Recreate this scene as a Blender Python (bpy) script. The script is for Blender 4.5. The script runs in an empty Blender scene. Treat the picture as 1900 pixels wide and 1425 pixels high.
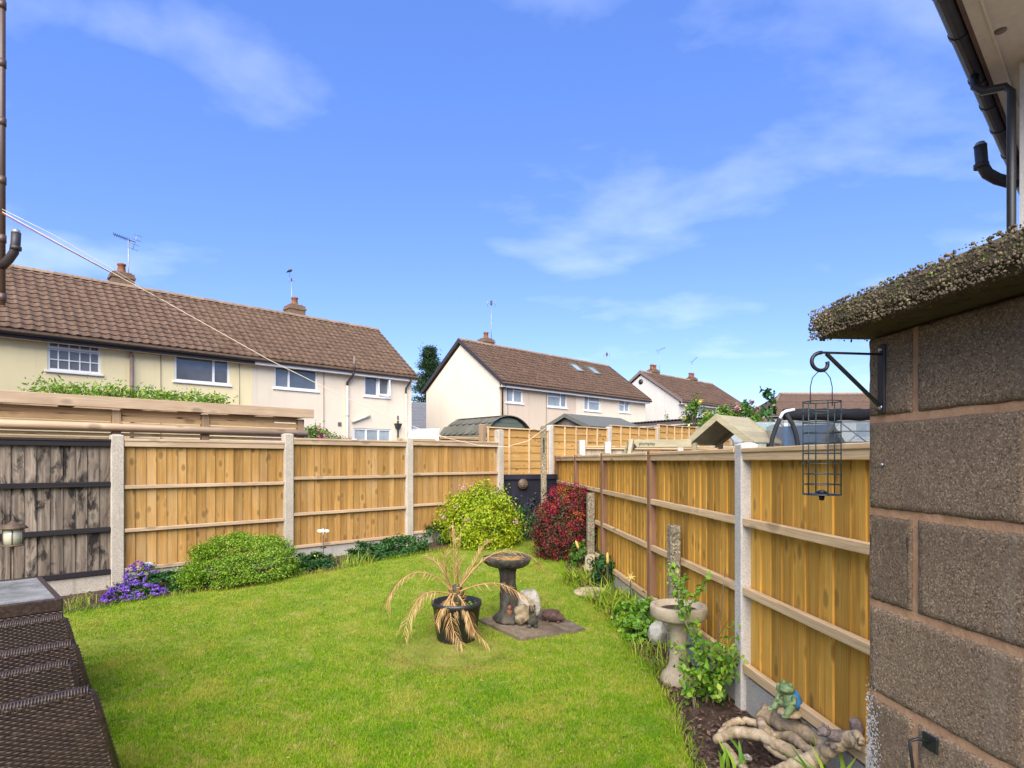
import bpy, bmesh, math, random
import numpy as np
from mathutils import Vector, Matrix, Euler
random.seed(7); RNG = np.random.default_rng(7)
S = bpy.context.scene
C = S.collection
R = math.radians

# ---------------------------------------------------------------- camera
CZ = 1.56; F = 1121.0                                   # eye height (m), focal length in photo pixels
cam_d = bpy.data.cameras.new('camera'); cam = bpy.data.objects.new('camera', cam_d); C.objects.link(cam)
cam.location = (0, 0, CZ); cam.rotation_euler = (R(90), 0, 0)
cam_d.sensor_width = 36; cam_d.lens = F / 1900 * 36; cam_d.shift_y = 142.5 / 1900
cam_d.clip_start = 0.02; cam_d.clip_end = 3000
S.camera = cam

# ---------------------------------------------------------------- light
SUN_AZ = Vector((-0.1, -0.995)).normalized(); SUN_EL = R(40)
sd = bpy.data.lights.new('sun', 'SUN'); sd.energy = 1.5; sd.angle = R(60); sd.color = (1, 0.915, 0.79)
sun = bpy.data.objects.new('sun', sd); C.objects.link(sun)
sdir = Vector((SUN_AZ.x * math.cos(SUN_EL), SUN_AZ.y * math.cos(SUN_EL), math.sin(SUN_EL)))
sun.rotation_euler = (-sdir).to_track_quat('-Z', 'Y').to_euler(); sun.location = sdir * 60
W = bpy.data.worlds.new('World'); S.world = W; W.use_nodes = True
wn = W.node_tree; wn.nodes.clear()
def wnode(t, **k):
    n = wn.nodes.new(t)
    for a, v in k.items(): setattr(n, a, v)
    return n
wo = wnode('ShaderNodeOutputWorld'); bg = wnode('ShaderNodeBackground'); bg.inputs[1].default_value = 0.05
sky = wnode('ShaderNodeTexSky', sky_type='NISHITA', sun_disc=False)
sky.sun_elevation = SUN_EL; sky.sun_rotation = math.atan2(SUN_AZ.x, SUN_AZ.y)
sky.air_density = 1.0; sky.dust_density = 0.2; sky.ozone_density = 2.2
hs = wnode('ShaderNodeHueSaturation'); hs.inputs['Saturation'].default_value = 1.12; hs.inputs['Value'].default_value = 1.0
hs.inputs['Hue'].default_value = 0.515
wn.links.new(sky.outputs[0], hs.inputs['Color'])
tc = wnode('ShaderNodeTexCoord'); sp = wnode('ShaderNodeSeparateXYZ'); wn.links.new(tc.outputs['Generated'], sp.inputs[0])
def wmath(op, a, b):
    n = wnode('ShaderNodeMath', operation=op)
    for i, v in enumerate((a, b)):
        if isinstance(v, (int, float)): n.inputs[i].default_value = v
        else: wn.links.new(v, n.inputs[i])
    return n.outputs[0]
zz = wmath('ADD', wmath('MAXIMUM', sp.outputs[2], 0.0), 0.18)
cx_ = wmath('DIVIDE', sp.outputs[0], zz); cy_ = wmath('DIVIDE', sp.outputs[1], zz)
cb = wnode('ShaderNodeCombineXYZ'); wn.links.new(cx_, cb.inputs[0]); wn.links.new(cy_, cb.inputs[1])
mp = wnode('ShaderNodeMapping'); wn.links.new(cb.outputs[0], mp.inputs[0]); mp.inputs['Location'].default_value = (18.49, -3.62, 0); mp.inputs['Rotation'].default_value = (0, 0, 0.5); mp.inputs['Scale'].default_value = (0.8, 1.1, 1)
n1 = wnode('ShaderNodeTexNoise'); n1.inputs['Scale'].default_value = 1.9; n1.inputs['Detail'].default_value = 9; n1.inputs['Roughness'].default_value = 0.52; n1.inputs['Distortion'].default_value = 0.15
wn.links.new(mp.outputs[0], n1.inputs['Vector'])
n2 = wnode('ShaderNodeTexNoise'); n2.inputs['Scale'].default_value = 0.55; n2.inputs['Detail'].default_value = 2
wn.links.new(mp.outputs[0], n2.inputs['Vector'])
cr = wnode('ShaderNodeValToRGB'); wn.links.new(wmath('ADD', wmath('MULTIPLY', n1.outputs[0], 0.7), wmath('MULTIPLY', n2.outputs[0], 0.42)), cr.inputs[0])
cr.color_ramp.elements[0].position = 0.565; cr.color_ramp.elements[0].color = (0, 0, 0, 1)
cr.color_ramp.elements[1].position = 0.86; cr.color_ramp.elements[1].color = (0.58, 0.58, 0.58, 1)
mx = wnode('ShaderNodeMix', data_type='RGBA'); wn.links.new(cr.outputs[0], mx.inputs[0]); 
fl = wnode('ShaderNodeMix', data_type='RGBA'); fl.inputs[0].default_value = 0.56; wn.links.new(hs.outputs[0], fl.inputs[6]); fl.inputs[7].default_value = (0.38, 0.96, 3.2, 1)
wn.links.new(fl.outputs[2], mx.inputs[6])
mx.inputs[7].default_value = (4.6, 5.0, 5.8, 1)
wn.links.new(mx.outputs[2], bg.inputs[0]); wn.links.new(bg.outputs[0], wo.inputs[0])
S.view_settings.view_transform = 'Standard'; S.view_settings.look = 'None'; S.view_settings.gamma = 1.0
S.view_settings.exposure = 2.64; S.view_settings.use_curve_mapping = False
S.render.engine = 'CYCLES'; S.cycles.max_bounces = 6; S.cycles.transparent_max_bounces = 8

# ---------------------------------------------------------------- measuring and building helpers
U = Vector((0.719, 0.695, 0)); N = Vector((-0.695, 0.719, 0)); UA = math.atan2(0.695, 0.719)
def G(x, y):
    s = np.clip(y - 5.0, 0, 7); return 0.045 * s - 0.012 * np.clip(x, -6, 2)
def at(px, py, d): return Vector(((px - 950) / F * d, d, CZ - (py - 855) / F * d))
def gp(px, py, dz=0.0):                                   # measured spot on the garden ground
    d = 1749 / (py - 855)
    for _ in range(12):
        d = (CZ - float(G((px - 950) / F * d, d)) - dz) * F / (py - 855)
    x = (px - 950) / F * d
    return Vector((x, d, float(G(x, d)) + dz))
def onG(x, y, dz=0.0): return Vector((x, y, float(G(x, y)) + dz))

def np_mesh(name, V, Fa, rnd=None, smooth=False):
    V = np.asarray(V, dtype=np.float32); Fa = np.asarray(Fa, dtype=np.int32); k = Fa.shape[1]
    me = bpy.data.meshes.new(name)
    me.vertices.add(len(V)); me.vertices.foreach_set('co', V.ravel())
    me.loops.add(Fa.size); me.loops.foreach_set('vertex_index', Fa.ravel())
    me.polygons.add(len(Fa)); me.polygons.foreach_set('loop_start', np.arange(0, Fa.size, k, dtype=np.int32))
    if smooth: me.polygons.foreach_set('use_smooth', np.ones(len(Fa), dtype=bool))
    me.update(calc_edges=True)
    if rnd is not None:
        a = me.attributes.new('rnd', 'FLOAT', 'POINT'); a.data.foreach_set('value', np.asarray(rnd, dtype=np.float32))
    return me

class MB:
    def __init__(s): s.v = []; s.f = []; s.sm = []; s.r = []; s.cur = 0.5
    def add(s, vs, fs, smooth=False):
        o = len(s.v); s.v += [tuple(v) for v in vs]; s.f += [tuple(i + o for i in f) for f in fs]
        s.sm += [smooth] * len(fs); s.r += [s.cur] * len(vs); return s
    def box(s, lo, hi, ch=0.0):
        c = [(a + b) / 2 for a, b in zip(lo, hi)]; h = [abs(b - a) / 2 for a, b in zip(lo, hi)]
        return s.obox(c, (1, 0, 0), (0, 1, 0), (0, 0, 1), h, ch)
    def obox(s, c, ax, ay, az, h, ch=0.0):                 # oriented box, half sizes h, chamfer ch
        c = Vector(c); ax = Vector(ax).normalized(); ay = Vector(ay).normalized(); az = Vector(az).normalized()
        if ch <= 0:
            vs = [c + ax * (h[0] * i) + ay * (h[1] * j) + az * (h[2] * k) for k in (-1, 1) for j in (-1, 1) for i in (-1, 1)]
            return s.add(vs, [(0, 2, 3, 1), (4, 5, 7, 6), (0, 1, 5, 4), (2, 6, 7, 3), (0, 4, 6, 2), (1, 3, 7, 5)])
        ch = min(ch, min(h) * 0.9); vs = []; idx = {}
        for k in (-1, 1):
            for j in (-1, 1):
                for i in (-1, 1):
                    for q in range(3):
                        hh = [h[a] - (ch if a != q else 0) for a in range(3)]
                        idx[(i, j, k, q)] = len(vs); vs.append(c + ax * (hh[0] * i) + ay * (hh[1] * j) + az * (hh[2] * k))
        fs = []
        for q in range(3):
            a, b = [(1, 2), (2, 0), (0, 1)][q]
            for sg in (-1, 1):
                quad = []
                for (p, r_) in ((-1, -1), (1, -1), (1, 1), (-1, 1)):
                    t = [0, 0, 0]; t[q] = sg; t[a] = p; t[b] = r_; quad.append(idx[(*t, q)])
                fs.append(quad if sg > 0 else quad[::-1])
        for q in range(3):                                  # edges along axis q
            a, b = [(1, 2), (2, 0), (0, 1)][q]
            for p in (-1, 1):
                for r_ in (-1, 1):
                    t0 = [0, 0, 0]; t1 = [0, 0, 0]; t0[q] = -1; t1[q] = 1
                    for t in (t0, t1): t[a] = p; t[b] = r_
                    quad = [idx[(*t0, a)], idx[(*t1, a)], idx[(*t1, b)], idx[(*t0, b)]]
                    fs.append(quad if p * r_ < 0 else quad[::-1])
        for k in (-1, 1):
            for j in (-1, 1):
                for i in (-1, 1):
                    tri = [idx[(i, j, k, q)] for q in range(3)]
                    fs.append(tri if i * j * k > 0 else tri[::-1])
        return s.add(vs, fs)
    def bar(s, a, b, w, t, up=(0, 0, 1), ch=0.0):          # box from a to b: w along side, t along up
        a = Vector(a); b = Vector(b); d = (b - a); L = d.length; d.normalize(); up = Vector(up)
        sd_ = d.cross(up)
        if sd_.length < 1e-4: up = Vector((1, 0, 0)); sd_ = d.cross(up)
        sd_.normalize(); u2 = sd_.cross(d)
        return s.obox((a + b) / 2, d, sd_, u2, (L / 2, w / 2, t / 2), ch)
    def tube(s, pts, rad, seg=8, caps=True, jit=0.0, squash=1.0):
        pts = [Vector(p) for p in pts]; n = len(pts)
        if not isinstance(rad, (list, tuple)): rad = [rad] * n
        vs = []; fs = []; nrm = None
        for i, p in enumerate(pts):
            t = (pts[min(i + 1, n - 1)] - pts[max(i - 1, 0)])
            if t.length < 1e-9: t = Vector((0, 0, 1))
            t.normalize()
            if nrm is None: nrm = t.orthogonal().normalized() if abs(t.z) > 0.9 else t.cross(Vector((0, 0, 1))).normalized()
            else:
                nrm = nrm - t * nrm.dot(t)
                nrm = nrm.normalized() if nrm.length > 1e-6 else t.orthogonal().normalized()
            bn = t.cross(nrm)
            for k in range(seg):
                a = 2 * math.pi * k / seg; rr = rad[i] * (1 + (random.random() - 0.5) * jit)
                vs.append(p + nrm * (math.cos(a) * rr) + bn * (math.sin(a) * rr * squash))
        for i in range(n - 1):
            for k in range(seg):
                a = i * seg + k; b = i * seg + (k + 1) % seg; fs.append((a, b, b + seg, a + seg))
        s.add(vs, fs, True)
        if caps:
            o = len(s.v) - len(vs)
            s.f += [tuple(o + k for k in range(seg))[::-1], tuple(o + (n - 1) * seg + k for k in range(seg))]; s.sm += [False, False]
        return s
    def lathe(s, prof, seg=24, c=(0, 0, 0), jit=0.0, smooth=True, axis=None):
        vs = []; fs = []; c = Vector(c)
        for (r_, z) in prof:
            for k in range(seg):
                a = 2 * math.pi * k / seg; rr = r_ * (1 + (random.random() - 0.5) * jit)
                v = Vector((math.cos(a) * rr, math.sin(a) * rr, z))
                if axis is not None: v = axis @ v
                vs.append(c + v)
        for i in range(len(prof) - 1):
            for k in range(seg):
                a = i * seg + k; b = i * seg + (k + 1) % seg; fs.append((a, b, b + seg, a + seg))
        fs.append(tuple(range(seg))[::-1]); fs.append(tuple((len(prof) - 1) * seg + k for k in range(seg)))
        return s.add(vs, fs, smooth)
    def ell(s, c, r_, rot=None, nu=10, nv=7, jit=0.0, smooth=True):
        c = Vector(c); vs = []; fs = []; m = (Euler(rot).to_matrix() if rot else Matrix.Identity(3))
        if isinstance(r_, (int, float)): r_ = (r_, r_, r_)
        for i in range(1, nv):
            th = math.pi * i / nv
            for k in range(nu):
                a = 2 * math.pi * k / nu; j = 1 + (random.random() - 0.5) * jit
                vs.append(c + m @ Vector((r_[0] * math.sin(th) * math.cos(a) * j, r_[1] * math.sin(th) * math.sin(a) * j, r_[2] * math.cos(th) * j)))
        vs.append(c + m @ Vector((0, 0, r_[2]))); vs.append(c - m @ Vector((0, 0, r_[2])))
        t = len(vs) - 2; b = len(vs) - 1
        for k in range(nu):
            fs.append((t, k, (k + 1) % nu)); fs.append((b, (nv - 2) * nu + (k + 1) % nu, (nv - 2) * nu + k))
            for i in range(nv - 2):
                a = i * nu + k; d = i * nu + (k + 1) % nu; fs.append((a, a + nu, d + nu, d))
        return s.add(vs, fs, smooth)
    def poly(s, pts, flip=False):
        return s.add(pts, [tuple(range(len(pts)))[::-1] if flip else tuple(range(len(pts)))])
    def prism(s, prof, y0, y1):                             # profile in x,z extruded along y
        n = len(prof); vs = [(p[0], y0, p[1]) for p in prof] + [(p[0], y1, p[1]) for p in prof]
        fs = [tuple(range(n)), tuple(range(2 * n - 1, n - 1, -1))] + [(i, i + n, (i + 1) % n + n, (i + 1) % n) for i in range(n)]
        return s.add(vs, fs)
    def mesh(s, name, rattr=False):
        me = bpy.data.meshes.new(name); me.from_pydata(s.v, [], s.f)
        me.polygons.foreach_set('use_smooth', s.sm)
        if rattr:
            a = me.attributes.new('rnd', 'FLOAT', 'POINT'); a.data.foreach_set('value', s.r)
        me.update(); bm = bmesh.new(); bm.from_mesh(me); bmesh.ops.recalc_face_normals(bm, faces=bm.faces); bm.to_mesh(me); bm.free(); return me

BASE = {}
def ob(name, me, mat, parent=None, loc=(0, 0, 0), rot=(0, 0, 0), scale=(1, 1, 1), world=False, kind=None, fix=False):
    if isinstance(me, MB): me = me.mesh(name, True)
    if fix:
        bm = bmesh.new(); bm.from_mesh(me); bmesh.ops.recalc_face_normals(bm, faces=bm.faces); bm.to_mesh(me); bm.free()
    o = bpy.data.objects.new(name, me); C.objects.link(o)
    if mat is not None and len(me.materials) == 0: me.materials.append(mat)
    o.location = loc; o.rotation_euler = rot; o.scale = scale
    if parent is not None:
        o.parent = parent
        if world: o.matrix_parent_inverse = BASE[parent.name].inverted()
    BASE[o.name] = (BASE[parent.name] if parent is not None and not world else Matrix.Identity(4)) @ Matrix.LocRotScale(Vector(loc), Euler(rot), Vector(scale))
    if kind: o['kind'] = kind
    return o
def tag(o, label, cat, group=None):
    o['label'] = label; o['category'] = cat
    if group: o['group'] = group
    return o
def thing(name, label, cat, loc=(0, 0, 0), rz=0.0, group=None):
    o = bpy.data.objects.new(name, None); C.objects.link(o); o.empty_display_size = 0.1
    o.location = loc; o.rotation_euler = (0, 0, rz); tag(o, label, cat, group)
    BASE[o.name] = Matrix.LocRotScale(Vector(loc), Euler((0, 0, rz)), None)
    return o

# ---------------------------------------------------------------- materials
class NT:
    def __init__(s, name):
        s.m = bpy.data.materials.new(name); s.m.use_nodes = True; s.t = s.m.node_tree
        s.b = s.t.nodes['Principled BSDF']; s.out = s.t.nodes['Material Output']
    def n(s, t, ins=None, **k):
        n = s.t.nodes.new(t)
        for a, v in k.items(): setattr(n, a, v)
        for a, v in (ins or {}).items():
            if isinstance(v, bpy.types.NodeSocket): s.t.links.new(v, n.inputs[a])
            else: n.inputs[a].default_value = v
        return n
    def link(s, a, b): s.t.links.new(a, b)
    def coord(s, stretch=(1, 1, 1), rnd=True):
        tc = s.n('ShaderNodeTexCoord'); v = tc.outputs['Object']
        if rnd:
            oi = s.n('ShaderNodeObjectInfo'); cm = s.n('ShaderNodeVectorMath', {0: (37.1, 17.3, 29.7)}, operation='SCALE'); s.link(oi.outputs['Random'], cm.inputs['Scale'])
            v = s.n('ShaderNodeVectorMath', {0: v, 1: cm.outputs[0]}, operation='ADD').outputs[0]
        return s.n('ShaderNodeMapping', {'Vector': v, 'Scale': stretch}).outputs[0]
    def noise(s, vec, scale, detail=5, rough=0.55, dist=0.0):
        return s.n('ShaderNodeTexNoise', {'Vector': vec, 'Scale': scale, 'Detail': detail, 'Roughness': rough, 'Distortion': dist}).outputs[0]
    def ramp(s, fac, stops, interp='LINEAR'):
        r_ = s.n('ShaderNodeValToRGB', {0: fac}); e = r_.color_ramp; e.interpolation = interp
        while len(e.elements) < len(stops): e.elements.new(0.5)
        for el, (p, c) in zip(e.elements, stops):
            el.position = p; el.color = (*c, 1) if len(c) == 3 else c
        return r_.outputs[0]
    def mix(s, fac, a, b, mode='MIX'):
        m = s.n('ShaderNodeMix', data_type='RGBA', blend_type=mode)
        for i, v in ((0, fac), (6, a), (7, b)):
            if isinstance(v, bpy.types.NodeSocket): s.link(v, m.inputs[i])
            else: m.inputs[i].default_value = v if i == 0 else ((*v, 1) if len(v) == 3 else v)
        return m.outputs[2]
    def math(s, op, a, b=0.0, c=0.0):
        return s.n('ShaderNodeMath', {0: a, 1: b, 2: c}, operation=op).outputs[0]
    def mrange(s, v, a, b, c, d): return s.n('ShaderNodeMapRange', {0: v, 1: a, 2: b, 3: c, 4: d}).outputs[0]
    def tone(s, col, lo, hi, attr=True):                     # each piece a little lighter or darker
        oi = s.n('ShaderNodeObjectInfo'); v = oi.outputs['Random']
        if attr:
            at_ = s.n('ShaderNodeAttribute', attribute_name='rnd')
            v = s.math('FRACT', s.math('ADD', v, at_.outputs['Fac']))
        k = s.mrange(v, 0, 1, lo, hi)
        cmb = s.n('ShaderNodeCombineColor', {0: k, 1: k, 2: k}).outputs[0]
        return s.mix(1.0, col, cmb, 'MULTIPLY')
    def bump(s, h, strength, dist):
        return s.n('ShaderNodeBump', {'Height': h, 'Strength': strength, 'Distance': dist}).outputs[0]
    def done(s, col=None, rough=0.8, spec=0.3, normal=None, metal=0.0):
        if col is not None:
            if isinstance(col, bpy.types.NodeSocket): s.link(col, s.b.inputs['Base Color'])
            else: s.b.inputs['Base Color'].default_value = (*col, 1)
        if isinstance(rough, bpy.types.NodeSocket): s.link(rough, s.b.inputs['Roughness'])
        else: s.b.inputs['Roughness'].default_value = rough
        s.b.inputs['Specular IOR Level'].default_value = spec; s.b.inputs['Metallic'].default_value = metal
        if normal is not None: s.link(normal, s.b.inputs['Normal'])
        return s.m

def pm(name, stops, scale=6, stretch=(1, 1, 1), detail=6, rough=0.8, spec=0.3, bump=0.3, bscale=None, bdist=0.005, lo=0.85, hi=1.12, metal=0.0, dist=0.0):
    t = NT(name); v = t.coord(stretch); h = t.noise(v, scale, detail, 0.6, dist); col = t.tone(t.ramp(h, stops), lo, hi)
    nb = t.bump(t.noise(v, bscale or scale * 4, 6, 0.65), bump, bdist) if bump else None
    return t.done(col, rough, spec, nb, metal)
def flat(name, c, rough=0.5, spec=0.4, metal=0.0, var=0.12):
    return pm(name, [(0.3, tuple(x * (1 - var) for x in c)), (0.7, tuple(min(1, x * (1 + var)) for x in c))], 9, rough=rough, spec=spec, bump=0.12, bdist=0.002, metal=metal, lo=0.95, hi=1.05)

def wood(name, light, mid, dark, axis=2, lo=0.78, hi=1.18, knots=True, stain=None, kscale=1.0):
    t = NT(name); st = [9.0, 9.0, 9.0]; st[axis] = 0.55; v = t.coord(tuple(st))
    g = t.noise(v, 2.2, 8, 0.62, 0.9)
    col = t.ramp(g, [(0.28, dark), (0.47, mid), (0.7, light)])
    ws = [1.0, 1.0, 1.0]; ws[axis] = 0.09; wv = t.n('ShaderNodeTexWave', {'Vector': t.coord(tuple(ws)), 'Scale': 16.0, 'Distortion': 7.0, 'Detail': 3.0, 'Detail Scale': 1.6}, wave_type='BANDS', bands_direction='X' if axis == 2 else 'Z').outputs['Fac']
    col = t.mix(t.mrange(wv, 0.55, 0.98, 0.0, 0.42), col, tuple(x * 0.62 for x in mid))
    v2 = t.coord((1, 1, 1)); big = t.noise(v2, 2.2, 3, 0.5)
    col = t.mix(t.mrange(big, 0.35, 0.7, 0.0, 0.45), col, tuple(x * 0.72 for x in mid))
    hgt = g
    if name == 'board_tan': col = t.mix(t.mrange(t.noise(t.coord((2.5, 2.5, 0.8)), 1.3, 4), 0.48, 0.72, 0.0, 0.5), col, (0.38, 0.275, 0.15))
    if knots:
        ks = [8.0 * kscale] * 3; ks[axis] = 4.2 * kscale; vk = t.coord(tuple(ks))
        vor = t.n('ShaderNodeTexVoronoi', {'Vector': vk, 'Scale': 1.0, 'Randomness': 1.0})
        kf = t.mrange(vor.outputs['Distance'], 0.13, 0.25, 0.9, 0.0)
        col = t.mix(kf, col, tuple(x * 0.33 for x in dark)); 
        halo = t.math('MULTIPLY', t.mrange(vor.outputs['Distance'], 0.12, 0.42, 0.5, 0.0), t.noise(v, 3.0, 3))
        col = t.mix(halo, col, tuple(min(1, x * 1.25) for x in light))
    if stain is not None:
        vs = [5.0, 5.0, 5.0]; vs[axis] = 1.6; s2 = t.noise(t.coord(tuple(vs)), 1.5, 6, 0.7, 0.6)
        col = t.mix(t.mrange(s2, 0.49, 0.6, 0.0, 0.95), col, stain)
    col = t.tone(col, lo, hi)
    return t.done(col, 0.82, 0.2, t.bump(hgt, 0.35, 0.004))

MAT = {}
MAT['board_tan'] = wood('board_tan', (0.45, 0.27, 0.095), (0.36, 0.198, 0.056), (0.22, 0.108, 0.03))
MAT['board_gold'] = wood('board_gold', (0.64, 0.38, 0.085), (0.54, 0.29, 0.05), (0.34, 0.165, 0.026), lo=0.72, hi=1.16)
MAT['rail_pale'] = wood('rail_pale', (0.66, 0.49, 0.29), (0.57, 0.40, 0.22), (0.42, 0.27, 0.135), axis=0, lo=0.9, hi=1.1, kscale=0.6)
MAT['rail_grey'] = wood('rail_grey', (0.54, 0.41, 0.28), (0.45, 0.325, 0.21), (0.32, 0.22, 0.135), axis=0, lo=0.9, hi=1.1, kscale=0.6)
MAT['slat_tan'] = wood('slat_tan', (0.62, 0.42, 0.22), (0.54, 0.34, 0.165), (0.40, 0.235, 0.105), axis=0, kscale=0.6)
MAT['post_tan'] = wood('post_tan', (0.40, 0.29, 0.19), (0.32, 0.22, 0.13), (0.2, 0.13, 0.075), axis=2, kscale=0.6)
MAT['weathered'] = wood('weathered', (0.34, 0.285, 0.225), (0.18, 0.14, 0.108), (0.04, 0.03, 0.025), stain=(0.014, 0.012, 0.012), lo=0.75, hi=1.25)
MAT['black_wood'] = wood('black_wood', (0.035, 0.03, 0.032), (0.022, 0.019, 0.021), (0.012, 0.011, 0.012), axis=0, knots=False)
MAT['navy'] = pm('navy', [(0.3, (0.009, 0.009, 0.017)), (0.7, (0.015, 0.015, 0.027))], 8, (1, 1, 0.2), bump=0.15)
MAT['lap'] = wood('lap', (0.56, 0.35, 0.125), (0.48, 0.275, 0.085), (0.36, 0.185, 0.055), axis=0, lo=0.9, hi=1.12)
MAT['brown_post'] = wood('brown_post', (0.30, 0.17, 0.10), (0.23, 0.122, 0.07), (0.13, 0.07, 0.042), axis=2, knots=False)
MAT['play_wood'] = wood('play_wood', (0.44, 0.40, 0.27), (0.38, 0.34, 0.22), (0.29, 0.26, 0.17), axis=0, lo=0.92, hi=1.08, knots=False)
MAT['picket'] = wood('picket', (0.5, 0.43, 0.33), (0.42, 0.35, 0.26), (0.3, 0.24, 0.18), axis=2)

def speck(name, base, s1, s2, scale=140, rough=0.92, bump=0.5, bdist=0.002, streak=None, lo=0.92, hi=1.07):
    t = NT(name); v = t.coord(); vor = t.n('ShaderNodeTexVoronoi', {'Vector': v, 'Scale': scale}).outputs['Color']
    sepr = t.n('ShaderNodeSeparateColor', {0: vor})
    col = t.ramp(sepr.outputs[0], [(0.0, s1), (0.28, base), (0.7, base), (0.97, s2)])
    big = t.noise(v, 4.0, 6, 0.6); col = t.mix(t.mrange(big, 0.4, 0.7, 0, 0.4), col, tuple(x * 0.6 for x in base))
    if streak is not None:
        sv = t.coord((9, 9, 0.7)); sn = t.noise(sv, 1.7, 5, 0.6); col = t.mix(t.mrange(sn, 0.58, 0.74, 0, 0.5), col, streak)
    col = t.tone(col, lo, hi)
    h = t.math('ADD', sepr.outputs[1], t.math('MULTIPLY', t.noise(v, scale * 0.5, 4), 1.0))
    return t.done(col, rough, 0.25, t.bump(h, bump, bdist))
MAT['concrete'] = speck('concrete', (0.44, 0.39, 0.32), (0.26, 0.22, 0.17), (0.56, 0.52, 0.45), 190, bump=0.4, streak=(0.22, 0.20, 0.12))
MAT['concrete_light'] = speck('concrete_light', (0.50, 0.47, 0.43), (0.30, 0.28, 0.25), (0.6, 0.58, 0.55), 210, bump=0.35, streak=(0.36, 0.34, 0.3))
MAT['gravel_board'] = speck('gravel_board', (0.40, 0.375, 0.33), (0.3, 0.28, 0.24), (0.46, 0.44, 0.4), 160, bump=0.3, streak=(0.24, 0.21, 0.17))
MAT['block'] = speck('block', (0.205, 0.145, 0.09), (0.08, 0.057, 0.04), (0.38, 0.29, 0.18), 340, bump=0.9, bdist=0.002, streak=(0.24, 0.20, 0.14), lo=0.85, hi=1.12)
MAT['mortar'] = pm('mortar', [(0.3, (0.40, 0.22, 0.11)), (0.7, (0.56, 0.345, 0.19))], 30, bump=0.8, bdist=0.004)
MAT['aggregate'] = speck('aggregate', (0.22, 0.185, 0.13), (0.05, 0.045, 0.035), (0.48, 0.41, 0.29), 95, bump=1.0, bdist=0.006)
MAT['pebble'] = pm('pebble', [(0.25, (0.065, 0.05, 0.026)), (0.5, (0.15, 0.115, 0.064)), (0.75, (0.31, 0.24, 0.145))], 16, rough=0.75, bump=0.2, lo=0.4, hi=1.35)
MAT['moss_slab'] = pm('moss_slab', [(0.3, (0.055, 0.044, 0.022)), (0.5, (0.12, 0.092, 0.05)), (0.7, (0.10, 0.10, 0.03))], 26, bump=1.0, bdist=0.012)

def render_mat(name, c, dirt):
    t = NT(name); v = t.coord(rnd=False); n_ = t.noise(v, 1.2, 5, 0.6); f = t.noise(v, 70, 5, 0.7)
    col = t.mix(t.mrange(n_, 0.4, 0.72, 0.0, 0.5), c, dirt); col = t.mix(t.mrange(f, 0.35, 0.65, 0.25, 0.0), col, tuple(x * 0.6 for x in c))
    st = t.noise(t.coord((3, 3, 0.25), False), 1.6, 5, 0.6); col = t.mix(t.mrange(st, 0.54, 0.76, 0.0, 0.5), col, tuple(x * 0.78 for x in dirt))
    return t.done(col, 0.92, 0.15, t.bump(f, 0.6, 0.015))
MAT['render_yellow'] = render_mat('render_yellow', (0.79, 0.70, 0.43), (0.71, 0.61, 0.36))
MAT['render_cream'] = render_mat('render_cream', (0.73, 0.65, 0.52), (0.66, 0.57, 0.44))
MAT['render_pink'] = render_mat('render_pink', (0.60, 0.50, 0.39), (0.53, 0.43, 0.32))
MAT['render_white'] = render_mat('render_white', (0.56, 0.54, 0.50), (0.48, 0.46, 0.42))
MAT['tile'] = pm('tile', [(0.25, (0.075, 0.044, 0.028)), (0.5, (0.125, 0.078, 0.050)), (0.78, (0.18, 0.122, 0.083))], 7, bump=0.35, lo=0.84, hi=1.1)
MAT['tile_far'] = pm('tile_far', [(0.25, (0.068, 0.040, 0.026)), (0.5, (0.105, 0.064, 0.043)), (0.78, (0.145, 0.094, 0.066))], 5, bump=0.35, lo=0.84, hi=1.1)
MAT['ridge'] = pm('ridge', [(0.3, (0.19, 0.125, 0.085)), (0.7, (0.29, 0.215, 0.155))], 8, bump=0.4)
MAT['slate'] = pm('slate', [(0.3, (0.09, 0.095, 0.11)), (0.7, (0.14, 0.145, 0.16))], 8, bump=0.2)
MAT['felt_green'] = pm('felt_green', [(0.3, (0.075, 0.075, 0.058)), (0.7, (0.135, 0.13, 0.098))], 22, bump=0.6)
MAT['felt_grey'] = pm('felt_grey', [(0.3, (0.10, 0.105, 0.09)), (0.7, (0.15, 0.155, 0.135))], 22, bump=0.5)
MAT['upvc'] = flat('upvc', (0.76, 0.77, 0.78), 0.35, 0.5, var=0.04)
MAT['black_plastic'] = flat('black_plastic', (0.02, 0.02, 0.022), 0.42, 0.5)
MAT['gutter'] = flat('gutter', (0.035, 0.03, 0.032), 0.5, 0.45)
MAT['pipe_brown'] = flat('pipe_brown', (0.075, 0.045, 0.035), 0.45, 0.5)
MAT['pipe_grey'] = flat('pipe_grey', (0.17, 0.13, 0.115), 0.5, 0.4)
MAT['pipe_cream'] = flat('pipe_cream', (0.55, 0.5, 0.42), 0.6, 0.3)
MAT['iron'] = flat('iron', (0.018, 0.02, 0.022), 0.45, 0.5, 0.3)
MAT['wire'] = flat('wire', (0.016, 0.035, 0.038), 0.42, 0.5)
MAT['steel'] = flat('steel', (0.42, 0.42, 0.43), 0.35, 0.5, 0.8)
MAT['galv'] = flat('galv', (0.3, 0.32, 0.33), 0.45, 0.5, 0.6)
MAT['brick'] = pm('brick', [(0.3, (0.10, 0.068, 0.045)), (0.7, (0.21, 0.13, 0.085))], 16, bump=0.6)
MAT['terracotta'] = pm('terracotta', [(0.3, (0.15, 0.06, 0.035)), (0.7, (0.25, 0.11, 0.065))], 10, bump=0.3)
MAT['rope'] = flat('rope', (0.62, 0.55, 0.42), 0.8, 0.2)
MAT['rope_red'] = flat('rope_red', (0.2, 0.05, 0.045), 0.7, 0.2)
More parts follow.
